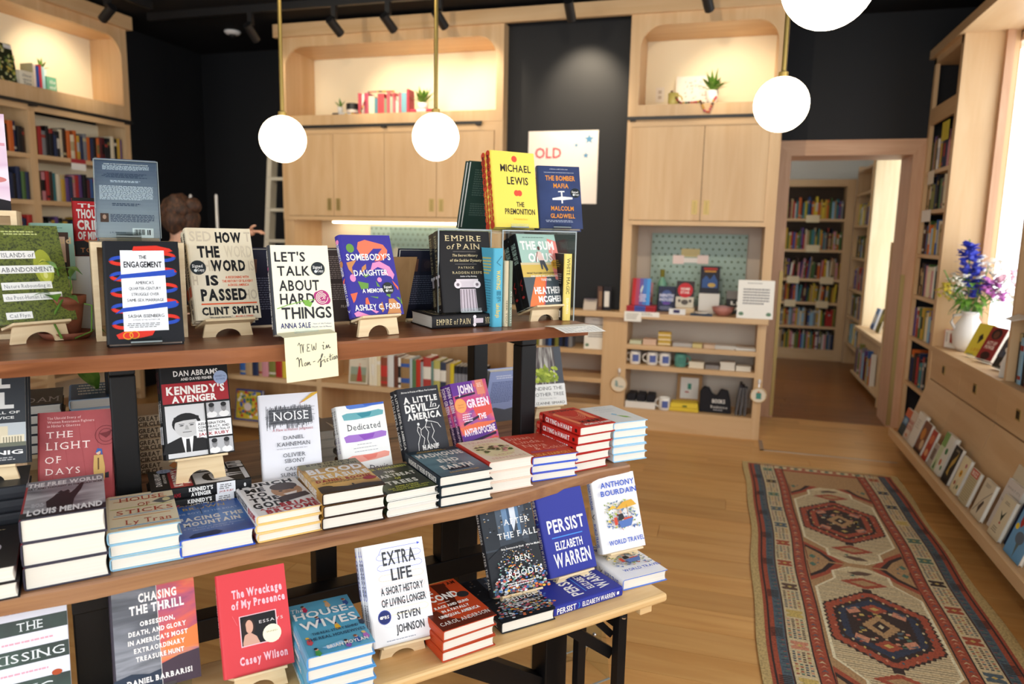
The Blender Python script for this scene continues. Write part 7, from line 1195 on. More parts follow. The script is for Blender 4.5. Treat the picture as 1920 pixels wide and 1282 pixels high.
defbook('pinkstreet', .15, .23, .02, '#d8a0aa', art_=[('R', 0, .55, 1, .75, '#d88a6a'), ('R', 0, .75, 1, 1, '#a0508a'), ('T', 'LAST', .12, .88, .3, .5, '#f4ece8', 'B'), ('E', .8, .42, .12, .08, '#33302f'), ('T', 'STOP', .15, .85, .78, .92, '#f4ece8', 'B')])
defbook('nightcity', .145, .215, .02, '#2e3450', art_=[('E', .5, .45, .35, .3, '#4a5f9a'), ('T', 'NINTH', .1, .9, .3, .42, '#d8dcf0', 'B'), ('T', 'HOUSE', .1, .9, .46, .58, '#d8dcf0', 'B'), ('R', .3, .62, .7, .72, '#6a4aa0'), ('G', .1, .8, .9, .95, 3, '#9aa4c8')])
defbook('redcirc', .145, .22, .02, '#3a3436', art_=[('R', 0, .6, 1, 1, '#cfc8b8'), ('E', .5, .35, .42, .28, '#c8303a'), ('T', 'HOME', .25, .75, .25, .34, '#f0e6e0', 'sB'), ('T', 'STAR', .25, .75, .38, .47, '#f0e6e0', 'sB'), ('E', .5, .8, .2, .1, '#5a5450'), ('E', .2, .75, .08, .06, '#5a5450'), ('E', .8, .75, .08, .06, '#5a5450')])
defbook('darkcity', .155, .225, .03, '#2a2a36', art_=[('R', .15, .06, .85, .14, '#b0352e'), ('R', .2, .17, .8, .22, '#d89a3a'), ('P', [(.1, .5), (.3, .35), (.5, .5), (.7, .3), (.9, .55), (.9, .8), (.1, .8)], '#3a5a94'), ('E', .6, .7, .2, .08, '#c8a85a')])
defbook('mono', .12, .19, .02, '#3a383a', art_=[('R', 0, 0, 1, .35, '#8a8684'), ('T', 'LI', .3, .8, .45, .6, W_, 'B'), ('T', 'CA', .25, .85, .7, .85, W_, 'B')])
counter_book('pinkstreet', 1190, 10, 'pink illustrated book at the back of the recess counter', 6.30); counter_book('nightcity', 1233, 12, 'dark blue night-scene book on the recess counter', 6.12)
for i in range(2): m = MB(); shelf_book_mesh(m, .028, .235, .15, '#a8303a', ((3,), '#4a5aa8')); o = m.build('book'); x1 = ony(1229, 575, 5.95).x; o.matrix_world = Matrix.Translation((x1, 5.93, CT+.0006+.0285*i))@Matrix.Rotation(-PI/2, 4, 'Y'); tag(o, ['lower', 'upper'][i]+' crimson book lying under the red and blue gradient book', 'book', 'crimson flat books on the counter')
counter_book('gradient', 1184, 14, 'red and blue gradient book standing on the crimson pile', 6.0, 0, CT+.0575)
tag(MB().box((0, 0, 0), (.14, .10, .045), PLY).build('riser_block', None, loc=(ony(1268, 580, 6.02).x, 6.04, CT)), 'small plywood block under the red circle book', 'riser'); counter_book('redcirc', 1267, 10, 'patterned book with a red circle on the recess counter', 6.08, 0, CT+.0455)
tag(MB().box((0, 0, 0), (.165, .10, .165), mat('white_box', '#e9e6e0')).build('display_box', None, loc=(ony(1310, 560, 6.1).x, 6.13, CT), bevel=.002), 'plain white box under the dark city book on the counter', 'box'); counter_book('darkcity', 1311, 8, 'dark book with a city scene standing on a white box', 6.17, 0, CT+.1655)
counter_book('mono', 1362, 8, 'black and grey book half hidden by the framed notice', 6.2)
defsign = [('G', .25, .07, .75, .10, 1, '#5a5a5a'), ('G', .15, .22, .88, .66, 6, '#7a7a7e'), ('E', .12, .88, .07, .05, '#6a8a70'), ('E', .88, .88, .07, .05, '#6a8a70')]
def notice(M, w, h, label):
    t = thing('notice', label, 'sign', M, 'printed notices'); MB().box((0, 0, 0), (w, .004, h), PAPER).build('sheet', t); m = MB(); art(m, lambda x, y, l=1: (x*w, -.0004*l, (1-y)*h), defsign); m.build('print', t)
notice(Matrix.Translation((ony(1381, 590, 5.9).x, 5.897, CT+.0005))@Matrix.Rotation(-.06, 4, 'X'), .27, .30, 'white printed notice standing on the counter beside the doorway')
notice(Matrix.Translation((ony(1094, 660, 5.98).x, 5.985, .6505))@Matrix.Rotation(-.08, 4, 'X'), .225, .27, 'printed notice in a clear frame on the shelf under the dark panel')
t = thing('bowl', 'pink ceramic bowl on the counter beside the notice', 'bowl', (ony(1355, 585, 6.02).x, 6.02, CT)); MB().lathe([(.04, 0), (.075, .03), (.088, .07), (.084, .07), (.07, .034), (0, .012)], mat('pink_glaze', '#b87a70', .4), 24).build('body', t, smooth=True); MB().ball((0, 0, .055), .06, mat('bowl_fill', '#c89a9a', .7), rz=.03).build('contents', t, smooth=True)
t = thing('dish', 'dark blue tray with a pale dish on the counter', 'dish', (ony(1315, 590, 5.96).x, 5.965, CT)); MB().box((-.085, -.05, 0), (.085, .05, .012), ink('#3a4a60')).build('tray', t); MB().lathe([(.03, .012), (.06, .02), (.062, .03), (0, .022)], mat('pale_dish', '#d8d0c4', .5), 20).build('plate', t, smooth=True)
t = thing('device', 'small white device with a dark screen on the counter', 'device', (ony(1254, 590, 5.93).x, 5.93, CT)); MB().box((0, 0, 0), (.13, .04, .045), mat('white_plastic', '#e8e8e8', .4)).build('case', t); MB().box((.035, -.002, .012), (.085, 0, .038), ink('#3a3560')).build('screen', t)
t = thing('bottle', 'green bottle with an olive label behind the counter books', 'bottle', (ony(1240, 560, 6.3).x, 6.3, CT)); MB().lathe([(.04, 0), (.042, .20), (.038, .23), (.018, .27), (.018, .34), (0, .34)], mat('bottle_green', '#6fa890', .3), 20).build('glass', t, smooth=True); MB().lathe([(.0185, .28), (.0195, .345), (0, .347)], ink('#7a7428'), 16).build('cap', t)
for (x, y, w, h, c, lb_, zz) in ((1278, 466, 34, 16, '#d8c890', 'yellow paper note pinned to the recess pegboard', 0), (1262, 478, 20, 17, '#ecd8d4', 'pink-printed card left of the yellow pegboard note', .004), (1308, 478, 20, 17, '#ecd8d4', 'pink-printed card right of the yellow pegboard note', .004), (1280, 483, 30, 10, '#e8e4e0', 'white strip below the yellow pegboard note', .002)):
    a, b = ony(x, y, 6.385), ony(x+w, y+h, 6.385); tag(MB().box((a.x, 6.388-zz, b.z), (b.x, 6.3885-zz+.0004, a.z), mat('note_'+c.lstrip('#'), c, .7)).build('note_card'), lb_, 'card')
for (x, y, w, h, lb_) in ((1172, 583, 64, 12, 'long white shelf tag on the counter edge'), (1171, 583, 31, 20, 'square handwritten shelf tag on the counter edge')):
    a, b = ony(x, y, 5.882), ony(x+w, y+h, 5.882); yq = 5.8822 if w > 40 else 5.8808; t = thing('shelf_tag', lb_, 'tag', (a.x, yq-.002, b.z)); MB().box((0, 0, 0), (b.x-a.x, .001, a.z-b.z), PAPER).build('card', t); m = MB(); art(m, lambda p, q, l=1: (p*(b.x-a.x), -.0004*l, (1-q)*(a.z-b.z)), [('G', .1, .2, .9, .85, 4 if w < 40 else 2, '#a09c90')]); m.build('print', t)
# items on the dark-panel worktop
for k, (px, w, h, c, lb_) in enumerate(((1120, .05, .20, '#5a4038', 'brown book standing at the right end of the dark-panel worktop'), (1129, .075, .20, '#26242a', 'dark framed card standing at the right end of the dark-panel worktop'))):
    x = ony(px, 560, 5.99).x; t = thing('standing_card', lb_, 'card', Matrix.Translation((x, 5.99, CT))); MB().box((0, 0, 0), (w, .012, h), ink(c)).build('board', t); MB().box((w*.25, -.001, .03), (w*.8, 0, h*.8), ink(['#8a6a50', '#e6e2da'][k])).build('picture', t)
t = thing('card_display', 'low pale card display on the dark-panel worktop', 'display', (ony(1094, 575, 5.98).x, 5.96, CT)); MB().hexa([(0, 0, 0), (.11, 0, 0), (.11, .06, 0), (0, .06, 0), (0, .05, .09), (.11, .05, .09), (.11, .06, .09), (0, .06, .09)], ink('#c9bcae')).build('wedge', t); MB().box((.01, .0, .0905), (.10, .05, .094), ink('#6a5f74')).build('cards', t)
# low shelves right
def on_shelf(px, z, y): return Vector((ony(px, 690, y).x, y, z+.0006))
S1, S2, S3 = .715, .544, .173
for i, (px, w, h, c, lb_) in enumerate(((1178, .10, .03, '#c9cdb0', 'stack of pale green cards'), (1203, .11, .045, '#d8b8a0', 'stack of peach cards'), (1259, .16, .03, '#b9b4b0', 'stack of grey cards'), (1295, .08, .03, '#d8c88a', 'stack of yellow cards'), (1317, .09, .03, '#d8bca0', 'stack of tan cards'), (1337, .17, .028, '#d0ccc4', 'stack of pale grey booklets'), (1375, .16, .018, '#e4e2dc', 'stack of white booklets'))):
    P = on_shelf(px, S1, 5.985); t = thing('card_stack', lb_+' on the upper low shelf', 'cards', P, 'card stacks on the low shelf'); k = 3
    for j in range(k): MB().box((.002*(j % 2), .001*j, h*j/k), (w-.002*(j % 2), .12, h*(j+1)/k-.0008), mat('card_'+c.lstrip('#'), c, .7)).build('card_bundle', t)
P = on_shelf(1231, S1, 6.0); 
for j in range(3):
    t = thing('tin', ['lowest', 'middle', 'topmost'][j]+' yellow striped tin of the stack on the upper low shelf', 'tin', P+ZV*(.037*j), 'yellow striped tins'); MB().box((0, 0, 0), (.105, .08, .036), ink('#c9a850')).build('body', t, bevel=.004); MB().box((.0, -.001, .008), (.105, 0, .016), ink('#efe2c8')).build('stripe', t)
for j, px in enumerate((1190, 1222, 1246)): mug(Matrix.Translation(on_shelf(px, S2, 6.02))@Matrix.Rotation([2.9, 3.2, 3.0][j], 4, 'Z')@Matrix.Scale(1.12, 4), ['leftmost white mug with a blue print on the low shelf', 'second white mug with a blue print on the low shelf', 'third white mug with a blue print beside the teal mug'][j])
mug(Matrix.Translation(on_shelf(1275, S2, 6.02))@Matrix.Rotation(.15, 4, 'Z')@Matrix.Scale(1.15, 4), 'teal mug on the low shelf', '#5f9a8e', '#4d8478')
for i, (px, w, h, c, lb_) in enumerate(((1291, .12, .05, '#e6dcc6', 'stack of cream notebooks'), (1322, .11, .03, '#8f8a88', 'stack of dark grey notebooks'), (1350, .115, .065, '#ded8cc', 'tall stack of ivory notebooks'), (1380, .115, .04, '#e8e2d4', 'low stack of white notebooks'))):
    P = on_shelf(px, S2, 5.99); t = thing('notebook_stack', lb_+' beside the teal mug shelf end', 'notebooks', P, 'notebook stacks on the low shelf'); k = 3
    for j in range(k): MB().box((.003*(j % 2), .002*j, h*j/k), (w-.003*(j % 2), .14, h*(j+1)/k-.001), mat('card_'+c.lstrip('#'), c, .7)).build('notebook', t)
P = on_shelf(1175, S3, 5.96); t = thing('shirt_box', 'white box of folded black cloth bags on the bottom shelf', 'box', P); MB().box((0, 0, 0), (.25, .20, .055), mat('white_box', '#e9e6e0')).build('tray', t, bevel=.002)
for j in range(3): MB().box((.01+.08*j, .01, .0555), (.083+.08*j, .19, .115), mat('black_cloth', '#1b1b22', .9)).build('folded_cloth', t, bevel=.012)
mug(Matrix.Translation(on_shelf(1249, S3, 5.99))@Matrix.Rotation(3., 4, 'Z')@Matrix.Scale(1.1, 4), 'white mug with a blue print alone on the bottom shelf')
P = on_shelf(1271, S3, 6.22); t = thing('picture_frame', 'brown frame with a small green print on the bottom shelf', 'picture', Matrix.Translation(P)@Matrix.Rotation(-.15, 4, 'X')); MB().box((0, 0, 0), (.21, .012, .27), mat('kraft', '#b08a5c', .7)).build('frame', t); MB().box((.03, -.002, .06), (.18, 0, .24), PAPER).build('mount', t); MB().box((.09, -.003, .14), (.12, -.002, .19), ink('#4d9a80')).build('picture', t); MB().box((.07, -.003, .11), (.10, -.002, .122), ink('#c05a4a')).build('picture', t)
P = on_shelf(1258, S3, 5.97); t = thing('folded_shirt', 'yellow folded cloth with a small emblem on the bottom shelf', 'cloth', P); MB().box((0, 0, 0), (.24, .17, .03), mat('yellow_cloth', '#e2c43c', .85)).build('lower_fold', t, bevel=.008); MB().hexa([(.005, .01, .0305), (.235, .01, .0305), (.235, .17, .0305), (.005, .17, .0305), (.01, .03, .062), (.23, .03, .07), (.23, .165, .07), (.01, .165, .062)], mat('yellow_cloth', '#e2c43c')).build('upper_fold', t, bevel=.008); MB().hexa([(.11, .006, .040), (.145, .006, .040), (.145, .012, .040), (.11, .012, .040), (.11, .016, .05), (.145, .016, .05), (.145, .02, .05), (.11, .02, .05)], ink('#5a6a3a')).build('emblem', t)
P = on_shelf(1315, S3, 6.02); t = thing('tote_bag', 'black cloth tote bag with white lettering on the bottom shelf', 'bag', P); BKC = mat('black_cloth', '#1b1b22', .9)
m = MB(); o2 = [(0, 0), (.255, 0), (.25, .10), (.225, .19), (.165, .20), (.135, .14), (.10, .155), (.075, .205), (.03, .215), (.0, .17)]
m.prism([(x, 0, z) for x, z in o2][::-1], (0, .07, 0), BKC); m.build('bag_body', t, bevel=.01)
m = MB(); ft = lambda x, y, l=1: (x*.255, -.0115-.0003*l, (1-y)*.215) if False else (x*.255, -.0006-.0003*l, (1-y)*.215); art(m, ft, [('T', 'BOOKS', .40, .80, .45, .60, W_, 'b'), ('T', 'Bookstore', .36, .88, .70, .80, W_, 's'), ('G', .42, .86, .82, .91, 1, '#cfcfd4')]); m.build('lettering', t)
for j in range(3):
    P = on_shelf(1383+8.5*j, S3, 6.0); t = thing('spiral_notebook', ['leftmost', 'middle', 'rightmost'][j]+' dark spiral notebook standing on the bottom shelf', 'notebook', Matrix.Translation(P)@Matrix.Rotation(.12-.05*j, 4, 'Y'), 'spiral notebooks'); MB().box((0, .01, 0), (.018, .15, .26-.02*j), ink('#2e2c34')).build('cover', t)
    m = MB()
    for q in range(14): m.tube([(.0, .010, .012+.0165*q), (.009, -.002, .012+.0165*q), (.018, .010, .012+.0165*q)], .0022, mat('wire_pale', '#c9c9cc', .4), 5)
    m.build('spiral', t)
for px, py, r, lb_, kind in ((1160, 720, 16.5, 'embroidery hoop with grey animals hanging left of the mug shelves', 0), (1422, 741, 14.5, 'embroidery hoop with a teal bookmark hanging beside the doorway', 1)):
    P = ony(px, py, 5.925); R = .066 if kind == 0 else .060; t = thing('embroidery_hoop', lb_, 'hoop', (P.x, 5.928, P.z), 'embroidery hoops')
    m = MB(); m.tube([(R*math.cos(2*PI*k/24), 0, R*math.sin(2*PI*k/24)) for k in range(25)], .005, wood('hoop_wood', '#c9a878', '#d8ba8c'), 6); m.build('ring', t, smooth=True)
    m = MB(); m.poly([(R*.97*math.cos(2*PI*k/24), 0, R*.97*math.sin(2*PI*k/24)) for k in range(24)], mat('linen', '#e6dcc8', .9)); m.build('linen', t)
    m = MB(); fh = lambda x, y, l=1: ((x-.5)*2*R, -.0008-.0003*l, (.5-y)*2*R)
    art(m, fh, [('E', .36, .52, .10, .16, '#8fa8a4'), ('E', .34, .33, .08, .06, '#8fa8a4'), ('E', .62, .65, .22, .05, '#b0b8ac')] if kind == 0 else [('R', .35, .34, .68, .76, '#4d8f84'), ('P', [(.4, .34), (.5, .2), (.6, .34)], '#d07a4a')]); m.build('stitching', t)
    MB().tube([(0, .0, R+.004), (0, .004, R+.03), (0, .004, R+.045)], .003, CHROME).build('hanger', t); MB().ball((0, .002, R+.05), .012, mat('white_plastic', '#e8e8e8', .4), rz=.02).build('hook', t)
book_row(Matrix.Translation((0, 5.97, .65)), -1.79, -1.22, 'on the shelf under the dark panel', ['black', 'navy', 'grey', 'olive', 'white', 'blue'], (.19, .23), (.025, .04), seed=55)
# ================================================================== CHECKOUT COUNTER, LADDER, PERSON
YD = 4.6
dk = thing('checkout_counter', 'long maple checkout counter with open book shelves facing the shop', 'counter')
MB().box((-4.1, YD-.03, 1.04), (-1.33, 5.16, 1.08), MAPLEX).build('counter_top', dk, bevel=.003)
for a, b in ((-4.1, -4.06), (-2.86, -2.82), (-1.385, -1.345)): MB().box((a, YD, 0), (b, 5.14, 1.04), MAPLE).build('upright', dk)
for z in (.12, .49):
    for a, b in ((-4.06, -2.86), (-2.82, -1.385)): MB().box((a, YD+.003, z-.035), (b, 4.93, z), MAPLEX).build('shelf', dk)
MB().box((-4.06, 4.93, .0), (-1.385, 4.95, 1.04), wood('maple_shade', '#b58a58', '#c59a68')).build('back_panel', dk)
DK = Matrix.Translation((0, YD, .49))
defbook('reddress', .16, .225, .02, '#cfc4ae', art_=[('R', .1, .45, .9, .95, '#8f9a86'), ('R', .1, .7, .9, .95, '#8f8560'), ('P', [(.5, .42), (.6, .42), (.72, .92), (.42, .92)], '#b5322a'), ('E', .56, .36, .05, .035, '#d0a088'), ('T', 'New Letters', .2, .85, .12, .2, '#8a7a60', 'si')])
P = ony(654, 718, YD+.05); put_book('reddress', frame((P.x, YD+.06, .4906), (1, 0, 0), (0, .12, .993), (0, -.993, .12)), 'pale book with a red-dressed figure face out on the counter shelf')
x = ony(691, 718, YD+.03).x
for k, (w, h, c, b, nm) in enumerate(((.022, .22, '#e6dcc4', (), 'cream'), (.022, .22, '#e6dcc4', (3,), 'cream ruled'), (.022, .22, '#e9e0ca', (), 'ivory'), (.03, .22, '#e0cfa4', (4,), 'buff'), (.055, .215, '#8a4a32', (1, 3), 'brown and red striped'), (.05, .235, '#d8d6d2', (), 'pale grey'), (.035, .23, '#6a4030', (), 'dark brown'), (.02, .22, '#e8e4dc', (1, 3), 'black-striped white'), (.07, .215, '#9a7a50', (2, 4), 'tan and blue'), (.02, .22, '#b8c4c8', (), 'pale blue'), (.03, .21, '#5a7a50', (), 'green'), (.035, .215, '#c03a28', (), 'bright red'), (.02, .20, '#9aa4a4', (), 'grey-blue'), (.06, .235, '#b0423a', (3,), 'brick red'), (.02, .21, '#6a8a80', (), 'sea green'), (.05, .22, '#b8b060', (3,), 'olive and white'), (.045, .21, '#3a3e52', (3,), 'slate'), (.03, .20, '#a89070', (), 'tan'), (.03, .205, '#d8c030', (), 'yellow'))):
    m = MB(); shelf_book_mesh(m, w-.001, h, .15, c, (b, '#c03a30' if 'red' in nm and k == 4 else ('#3a5aa0' if 'blue' in nm else ('#e8e2d4' if k != 7 else '#222')))); o = m.build('book'); o.location = (x, YD+.03, .4906); tag(o, '%s book, %s from the left in the counter shelf row' % (nm, ORD[k+1]), 'book', 'books on the counter shelf'); x += w
for k in range(8): m = MB(); shelf_book_mesh(m, .0265, .19, .14, '#26252a', ((3,), '#8a8a90')); o = m.build('book'); o.location = (x, YD+.03, .4906); tag(o, '%s of the matching black books at the right end of the counter shelf' % ORD[k+1], 'book', 'matching black books'); x += .028
book_row(DK, -3.55, -3.02, 'on the counter shelf, left bay', MIXP, (.16, .21), (.03, .06), seed=77, stuff=st2)
defbook('puzzle', .24, .24, .03, '#3a4a8a', art_=[('R', .05, .05, .95, .95, '#c8b030')]+[('E', ri.uniform(.08, .92), ri.uniform(.08, .92), .05, .05, ri.choice(['#c03a30', '#3a7a50', '#3a5aa8', '#e0c040', '#e8e4dc', '#c8703a'])) for _ in range(70)]+[('E', .5, .55, .14, .13, '#d8c8c4')])
P = ony(440, 800, YD+.05); put_book('puzzle', frame((P.x, YD+.05, .1206), (1, 0, 0), (0, .14, .99), (0, -.99, .14))@Matrix.Translation((0, 0, -.03)), 'bright multicoloured picture book on the lower counter shelf')
for px, lb_ in ((357, 'left slim silver post standing on the checkout counter'), (405, 'right slim silver post standing on the checkout counter')):
    P = ony(px, 364, 4.70); t = thing('screen_post', lb_, 'post', (P.x, 4.70, 1.08), 'silver posts on the counter'); SILV = mat('satin_silver', '#b9bdc2', .35, .3); MB().lathe([(.03, .0), (.03, .008), (.012, .010), (.012, P.z-1.08-.01), (.006, P.z-1.08), (0, P.z-1.08)], SILV, 14).build('tube', t, smooth=True)
# ladder parked beside the wide cabinet
ld = thing('library_ladder', 'white wooden library ladder parked left of the wide cabinet', 'ladder'); LW_ = mat('ladder_white', '#d8d2c0', .5)
P = ony(504, 380, 6.15); lx = P.x
for x in (lx-.04, -4.06): MB().hexa([(x, 5.95, .0), (x+.05, 5.95, .0), (x+.05, 6.05, .0), (x, 6.05, .0), (x, 6.24, 2.62), (x+.05, 6.24, 2.62), (x+.05, 6.34, 2.62), (x, 6.34, 2.62)], LW_).build('rail', ld)
for k in range(8):
    z = .28+.30*k; y = 5.96+.29*z/2.62; MB().box((lx+.011, y, z), (-4.061, y+.09, z+.03), LW_).build('rung', ld)
    for q in (0, .03): MB().ball((lx-.015+.0, y-.002, z+q), .008, mat('bolt_grey', '#a8a294', .5)).build('bolt', ld)
# person leaning over the counter, mostly hidden behind the display
HP = ray(338, 408); kk = 5.15/FPX; H0 = Vector((0, 0, EYE))+HP*kk
pe = thing('person', 'person with tousled brown hair and dark top reaching an arm over the counter', 'person', (H0.x, H0.y, 0))
SKIN = mat('skin', '#c99a80', .55); TOP = mat('dark_cloth', '#232329', .9); HAIRM = speckle('brown_hair', ['#1e120c', '#3c2416', '#5a3822'], 60, .7, stretch=(1, 1, .3), detail=4, bump=.5)
def skinmesh(name, pts, edges, rad, mt, parent, sub=2):
    me = bpy.data.meshes.new(name); me.from_pydata(pts, edges, []); me.materials.append(mt); o = bpy.data.objects.new(name, me); COL.objects.link(o); o.parent = parent
    o.modifiers.new('skin', 'SKIN'); 
    if not me.skin_vertices: me.attributes.new('skin', 'FLOAT', 'POINT') if False else None
    md = o.modifiers['skin']
    bpy.context.view_layer.objects.active = o
    if not me.skin_vertices: bpy.ops.object.select_all(action='DESELECT'); o.select_set(True); bpy.ops.mesh.customdata_skin_add()
    for v, r in zip(me.skin_vertices[0].data, rad): v.radius = (r, r) if not isinstance(r, tuple) else r
    me.skin_vertices[0].data[0].use_root = True
    s = o.modifiers.new('subdivision', 'SUBSURF'); s.levels = sub; s.render_levels = sub
    return o
hz = H0.z
J = [(0, .02, .95), (0, .01, 1.15), (0, -.01, 1.36), (.01, -.02, hz-.17), (.0, -.02, hz-.06), (-.02, -.03, hz+.03),
     (.17, -.03, 1.40), (.30, .02, 1.34), (.46, .10, hz-.10), (.53, .13, hz-.09), (-.18, -.01, 1.38), (-.24, -.08, 1.12), (-.20, -.24, 1.08),
     (.10, .02, .88), (.11, .0, .48), (.11, .03, .09), (.12, -.08, .05), (-.10, .02, .88), (-.11, .0, .48), (-.11, .03, .09), (-.12, -.08, .05)]
Ed = [(0, 1), (1, 2), (2, 3), (3, 4), (4, 5), (2, 6), (6, 7), (7, 8), (8, 9), (2, 10), (10, 11), (11, 12), (0, 13), (13, 14), (14, 15), (15, 16), (0, 17), (17, 18), (18, 19), (19, 20)]
RD = [(.15, .11), (.13, .10), (.15, .10), .055, .075, .085, .06, .045, .032, .025, .06, .045, .032, .09, .06, .042, .035, .09, .06, .042, .035]
skinmesh('body', J, Ed, RD, SKIN, pe)
skinmesh('top', [(0, .02, .93), (0, .01, 1.15), (0, -.01, 1.37), (.17, -.03, 1.405), (.245, -.0, 1.37), (-.18, -.01, 1.385), (-.24, -.08, 1.12)], [(0, 1), (1, 2), (2, 3), (3, 4), (2, 5), (5, 6)], [(.175, .135), (.155, .125), (.17, .12), .078, .066, .078, .06], TOP, pe)
skinmesh('trousers', [(0, .02, .95), (.10, .02, .86), (.11, .0, .48), (.11, .03, .10), (-.10, .02, .86), (-.11, .0, .48), (-.11, .03, .10)], [(0, 1), (1, 2), (2, 3), (0, 4), (4, 5), (5, 6)], [(.17, .13), .105, .075, .06, .105, .075, .06], mat('dark_denim', '#20242e', .9), pe)
for fx, fy, fl_ in ((0, 0, .07), (.0, .018, .078), (.0, .034, .07), (.0, .048, .055)):
    skinmesh('finger', [(.53, .105+fy, hz-.09), (.53+fl_*.55, .11+fy, hz-.085), (.53+fl_, .115+fy, hz-.105)], [(0, 1), (1, 2)], [.010, .009, .007], SKIN, pe, 1)
skinmesh('thumb', [(.51, .10, hz-.075), (.54, .09, hz-.05), (.565, .095, hz-.045)], [(0, 1), (1, 2)], [.011, .010, .008], SKIN, pe, 1)
m = MB(); rr = random.Random(14)
def lump(c, rx, ry, rz, seed):
    k0 = len(m.v); m.ball(c, rx, HAIRM, ry, rz, 22, 14); q = random.Random(seed)
    for i in range(k0, len(m.v)):
        v = Vector(m.v[i])-Vector(c); f_ = 1+.07*math.sin(v.x*70+seed)+.06*math.sin(v.z*60+seed*2)+.05*math.sin(v.y*80); m.v[i] = tuple(Vector(c)+v*f_)
lump((-.01, .0, hz+.055), .115, .12, .105, 1); lump((-.06, -.05, hz+.045), .06, .07, .06, 5); lump((.0, -.06, hz-.02), .09, .075, .10, 7); lump((.085, .03, hz+.085), .065, .06, .055, 2); lump((.055, .02, hz-.02), .07, .09, .10, 3)
m.build('hair', pe, smooth=True)
MB().ball((-.112, -.045, hz-.005), .018, SKIN, ry=.014, rz=.02).build('nose', pe, smooth=True)
for ey_ in (-.085, -.015): MB().ball((-.088, ey_, hz+.025), .008, mat('eye_white', '#4a3a32', .3)).build('eye', pe, smooth=True)
MB().ball((-.098, -.045, hz-.05), .008, mat('lip', '#a8605a', .5), ry=.02, rz=.006).build('mouth', pe, smooth=True)
for ey_ in (-.10, .06): MB().ball((-.01, ey_, hz+.0), .02, SKIN, ry=.012, rz=.03).build('ear', pe, smooth=True)
# ================================================================== RIGHT WALL: books, ledge objects, slanted display
MR = frame((XR, 0, 0), (0, -1, 0), (1, 0, 0), (0, 0, 1))     # local x toward the viewer, local y into the wall
for i, z in enumerate(RSH[1:7]):
    book_row(MR@Matrix.Translation((0, 0, z)), -6.715, -6.075, 'on the %s shelf of the narrow window bookcase' % ['top', 'second', 'third', 'fourth', 'fifth', 'sixth'][i], MIXP+DARKP, (.20, .27) if i else (.22, .29), (.028, .05), seed=91+i, y0=.03, stuff=st2)
for (px, py, w, h, c, lb_) in ((1768, 230, 9, 30, '#c9b83a', 'yellow slip sticking up on the narrow window bookcase'), (1741, 322, 8, 22, '#d8ccb8', 'pale shelf tag on the narrow window bookcase'), (1729, 395, 14, 20, '#e6e0d8', 'white shelf tag lower on the narrow window bookcase')):
    a, b = onx(px, py, XR-.004), onx(px+w, py+h, XR-.004); tag(MB().box((XR-.004, min(a.y, b.y), b.z), (XR-.002, max(a.y, b.y), a.z), mat('note_'+c.lstrip('#'), c, .7)).build('shelf_tag'), lb_, 'tag')
ZL = .8375
# jug with flowers
V0 = onz(1807, 652, ZL); V0 = Vector((1.70, 5.80, ZL)); jug = thing('flower_jug', 'white jug holding blue, pink and white flowers on the window ledge', 'vase', Matrix.Translation(V0)@Matrix.Scale(1.28, 4)); CER = mat('white_ceramic', '#e4e2e0', .3)
MB().lathe([(.045, 0), (.07, .03), (.078, .09), (.065, .15), (.04, .19), (.042, .215), (.050, .225), (.046, .225), (.037, .19), (.055, .15), (0, .14)], CER, 28).build('jug_body', jug, smooth=True)
MB().tube([(-.042, 0, .205), (-.08, 0, .20), (-.09, 0, .16), (-.065, 0, .12)], .008, CER, 8).build('jug_handle', jug, smooth=True)
rr = random.Random(33); st = MB(); FC = {'blue': '#4a55c8', 'white': '#f2efe4', 'pink': '#c878c0', 'blush': '#ecc8d4', 'yellow': '#d8c84a'}
def bloom(p, r, c, nm, n=6):
    m = MB(); mt = mat('petal_'+nm, FC[nm], .6)
    for k in range(n):
        a = 2*PI*k/n+rr.random(); e = rr.uniform(-.3, .7); d = Vector((math.cos(a)*math.cos(e), math.sin(a)*math.cos(e), math.sin(e))); s = Vector((-math.sin(a), math.cos(a), 0))*r*.45
        m.faces([p, p+d*r*.6+s, p+d*r, p+d*r*.6-s], [(0, 1, 2, 3)], mt)
    m.ball(p, r*.28, mt, n=6, k=4); m.build('bloom_'+nm, jug)
stems_end = []
for k in range(20): q = k/19; bloom(Vector((-.05+.06*q+rr.uniform(-.03, .03), -.02+rr.uniform(-.03, .03), .58-.26*q)), .046+.016*rr.random(), 'blue', 'blue', 9)
stems_end.append((-.05, -.02, .62))
for nm, cen, n_, sp, r in (('white', (.06, .0, .47), 16, .055, .034), ('white', (-.10, -.03, .37), 18, .055, .028), ('pink', (.08, -.05, .35), 15, .05, .042), ('blush', (.15, -.02, .41), 10, .04, .038), ('yellow', (-.14, -.03, .33), 12, .04, .028), ('white', (.15, -.01, .31), 14, .05, .03)):
    for k in range(n_): bloom(Vector(cen)+Vector((rr.uniform(-sp, sp), rr.uniform(-sp, sp), rr.uniform(-sp, sp))), r, nm, nm)
    stems_end.append(cen)
for e in stems_end+[(-.16, -.03, .45), (.02, -.05, .42), (-.07, -.05, .33), (.1, -.05, .33)]: e = Vector(e); st.tube([(0, 0, .16), (e.x*.3, e.y*.3, .25), e], .0035, STEM, 5)
st.build('stems', jug)
for k in range(75):
    a = rr.uniform(0, 6.28); h = rr.uniform(.22, .42); q = Vector((math.cos(a)*.11*h*2, math.sin(a)*.07*h*2, h)); leaf(jug, q*.8+Vector((0, 0, h*.2)), q+Vector((math.cos(a)*.05, math.sin(a)*.04, rr.uniform(-.06, .03))), .017)
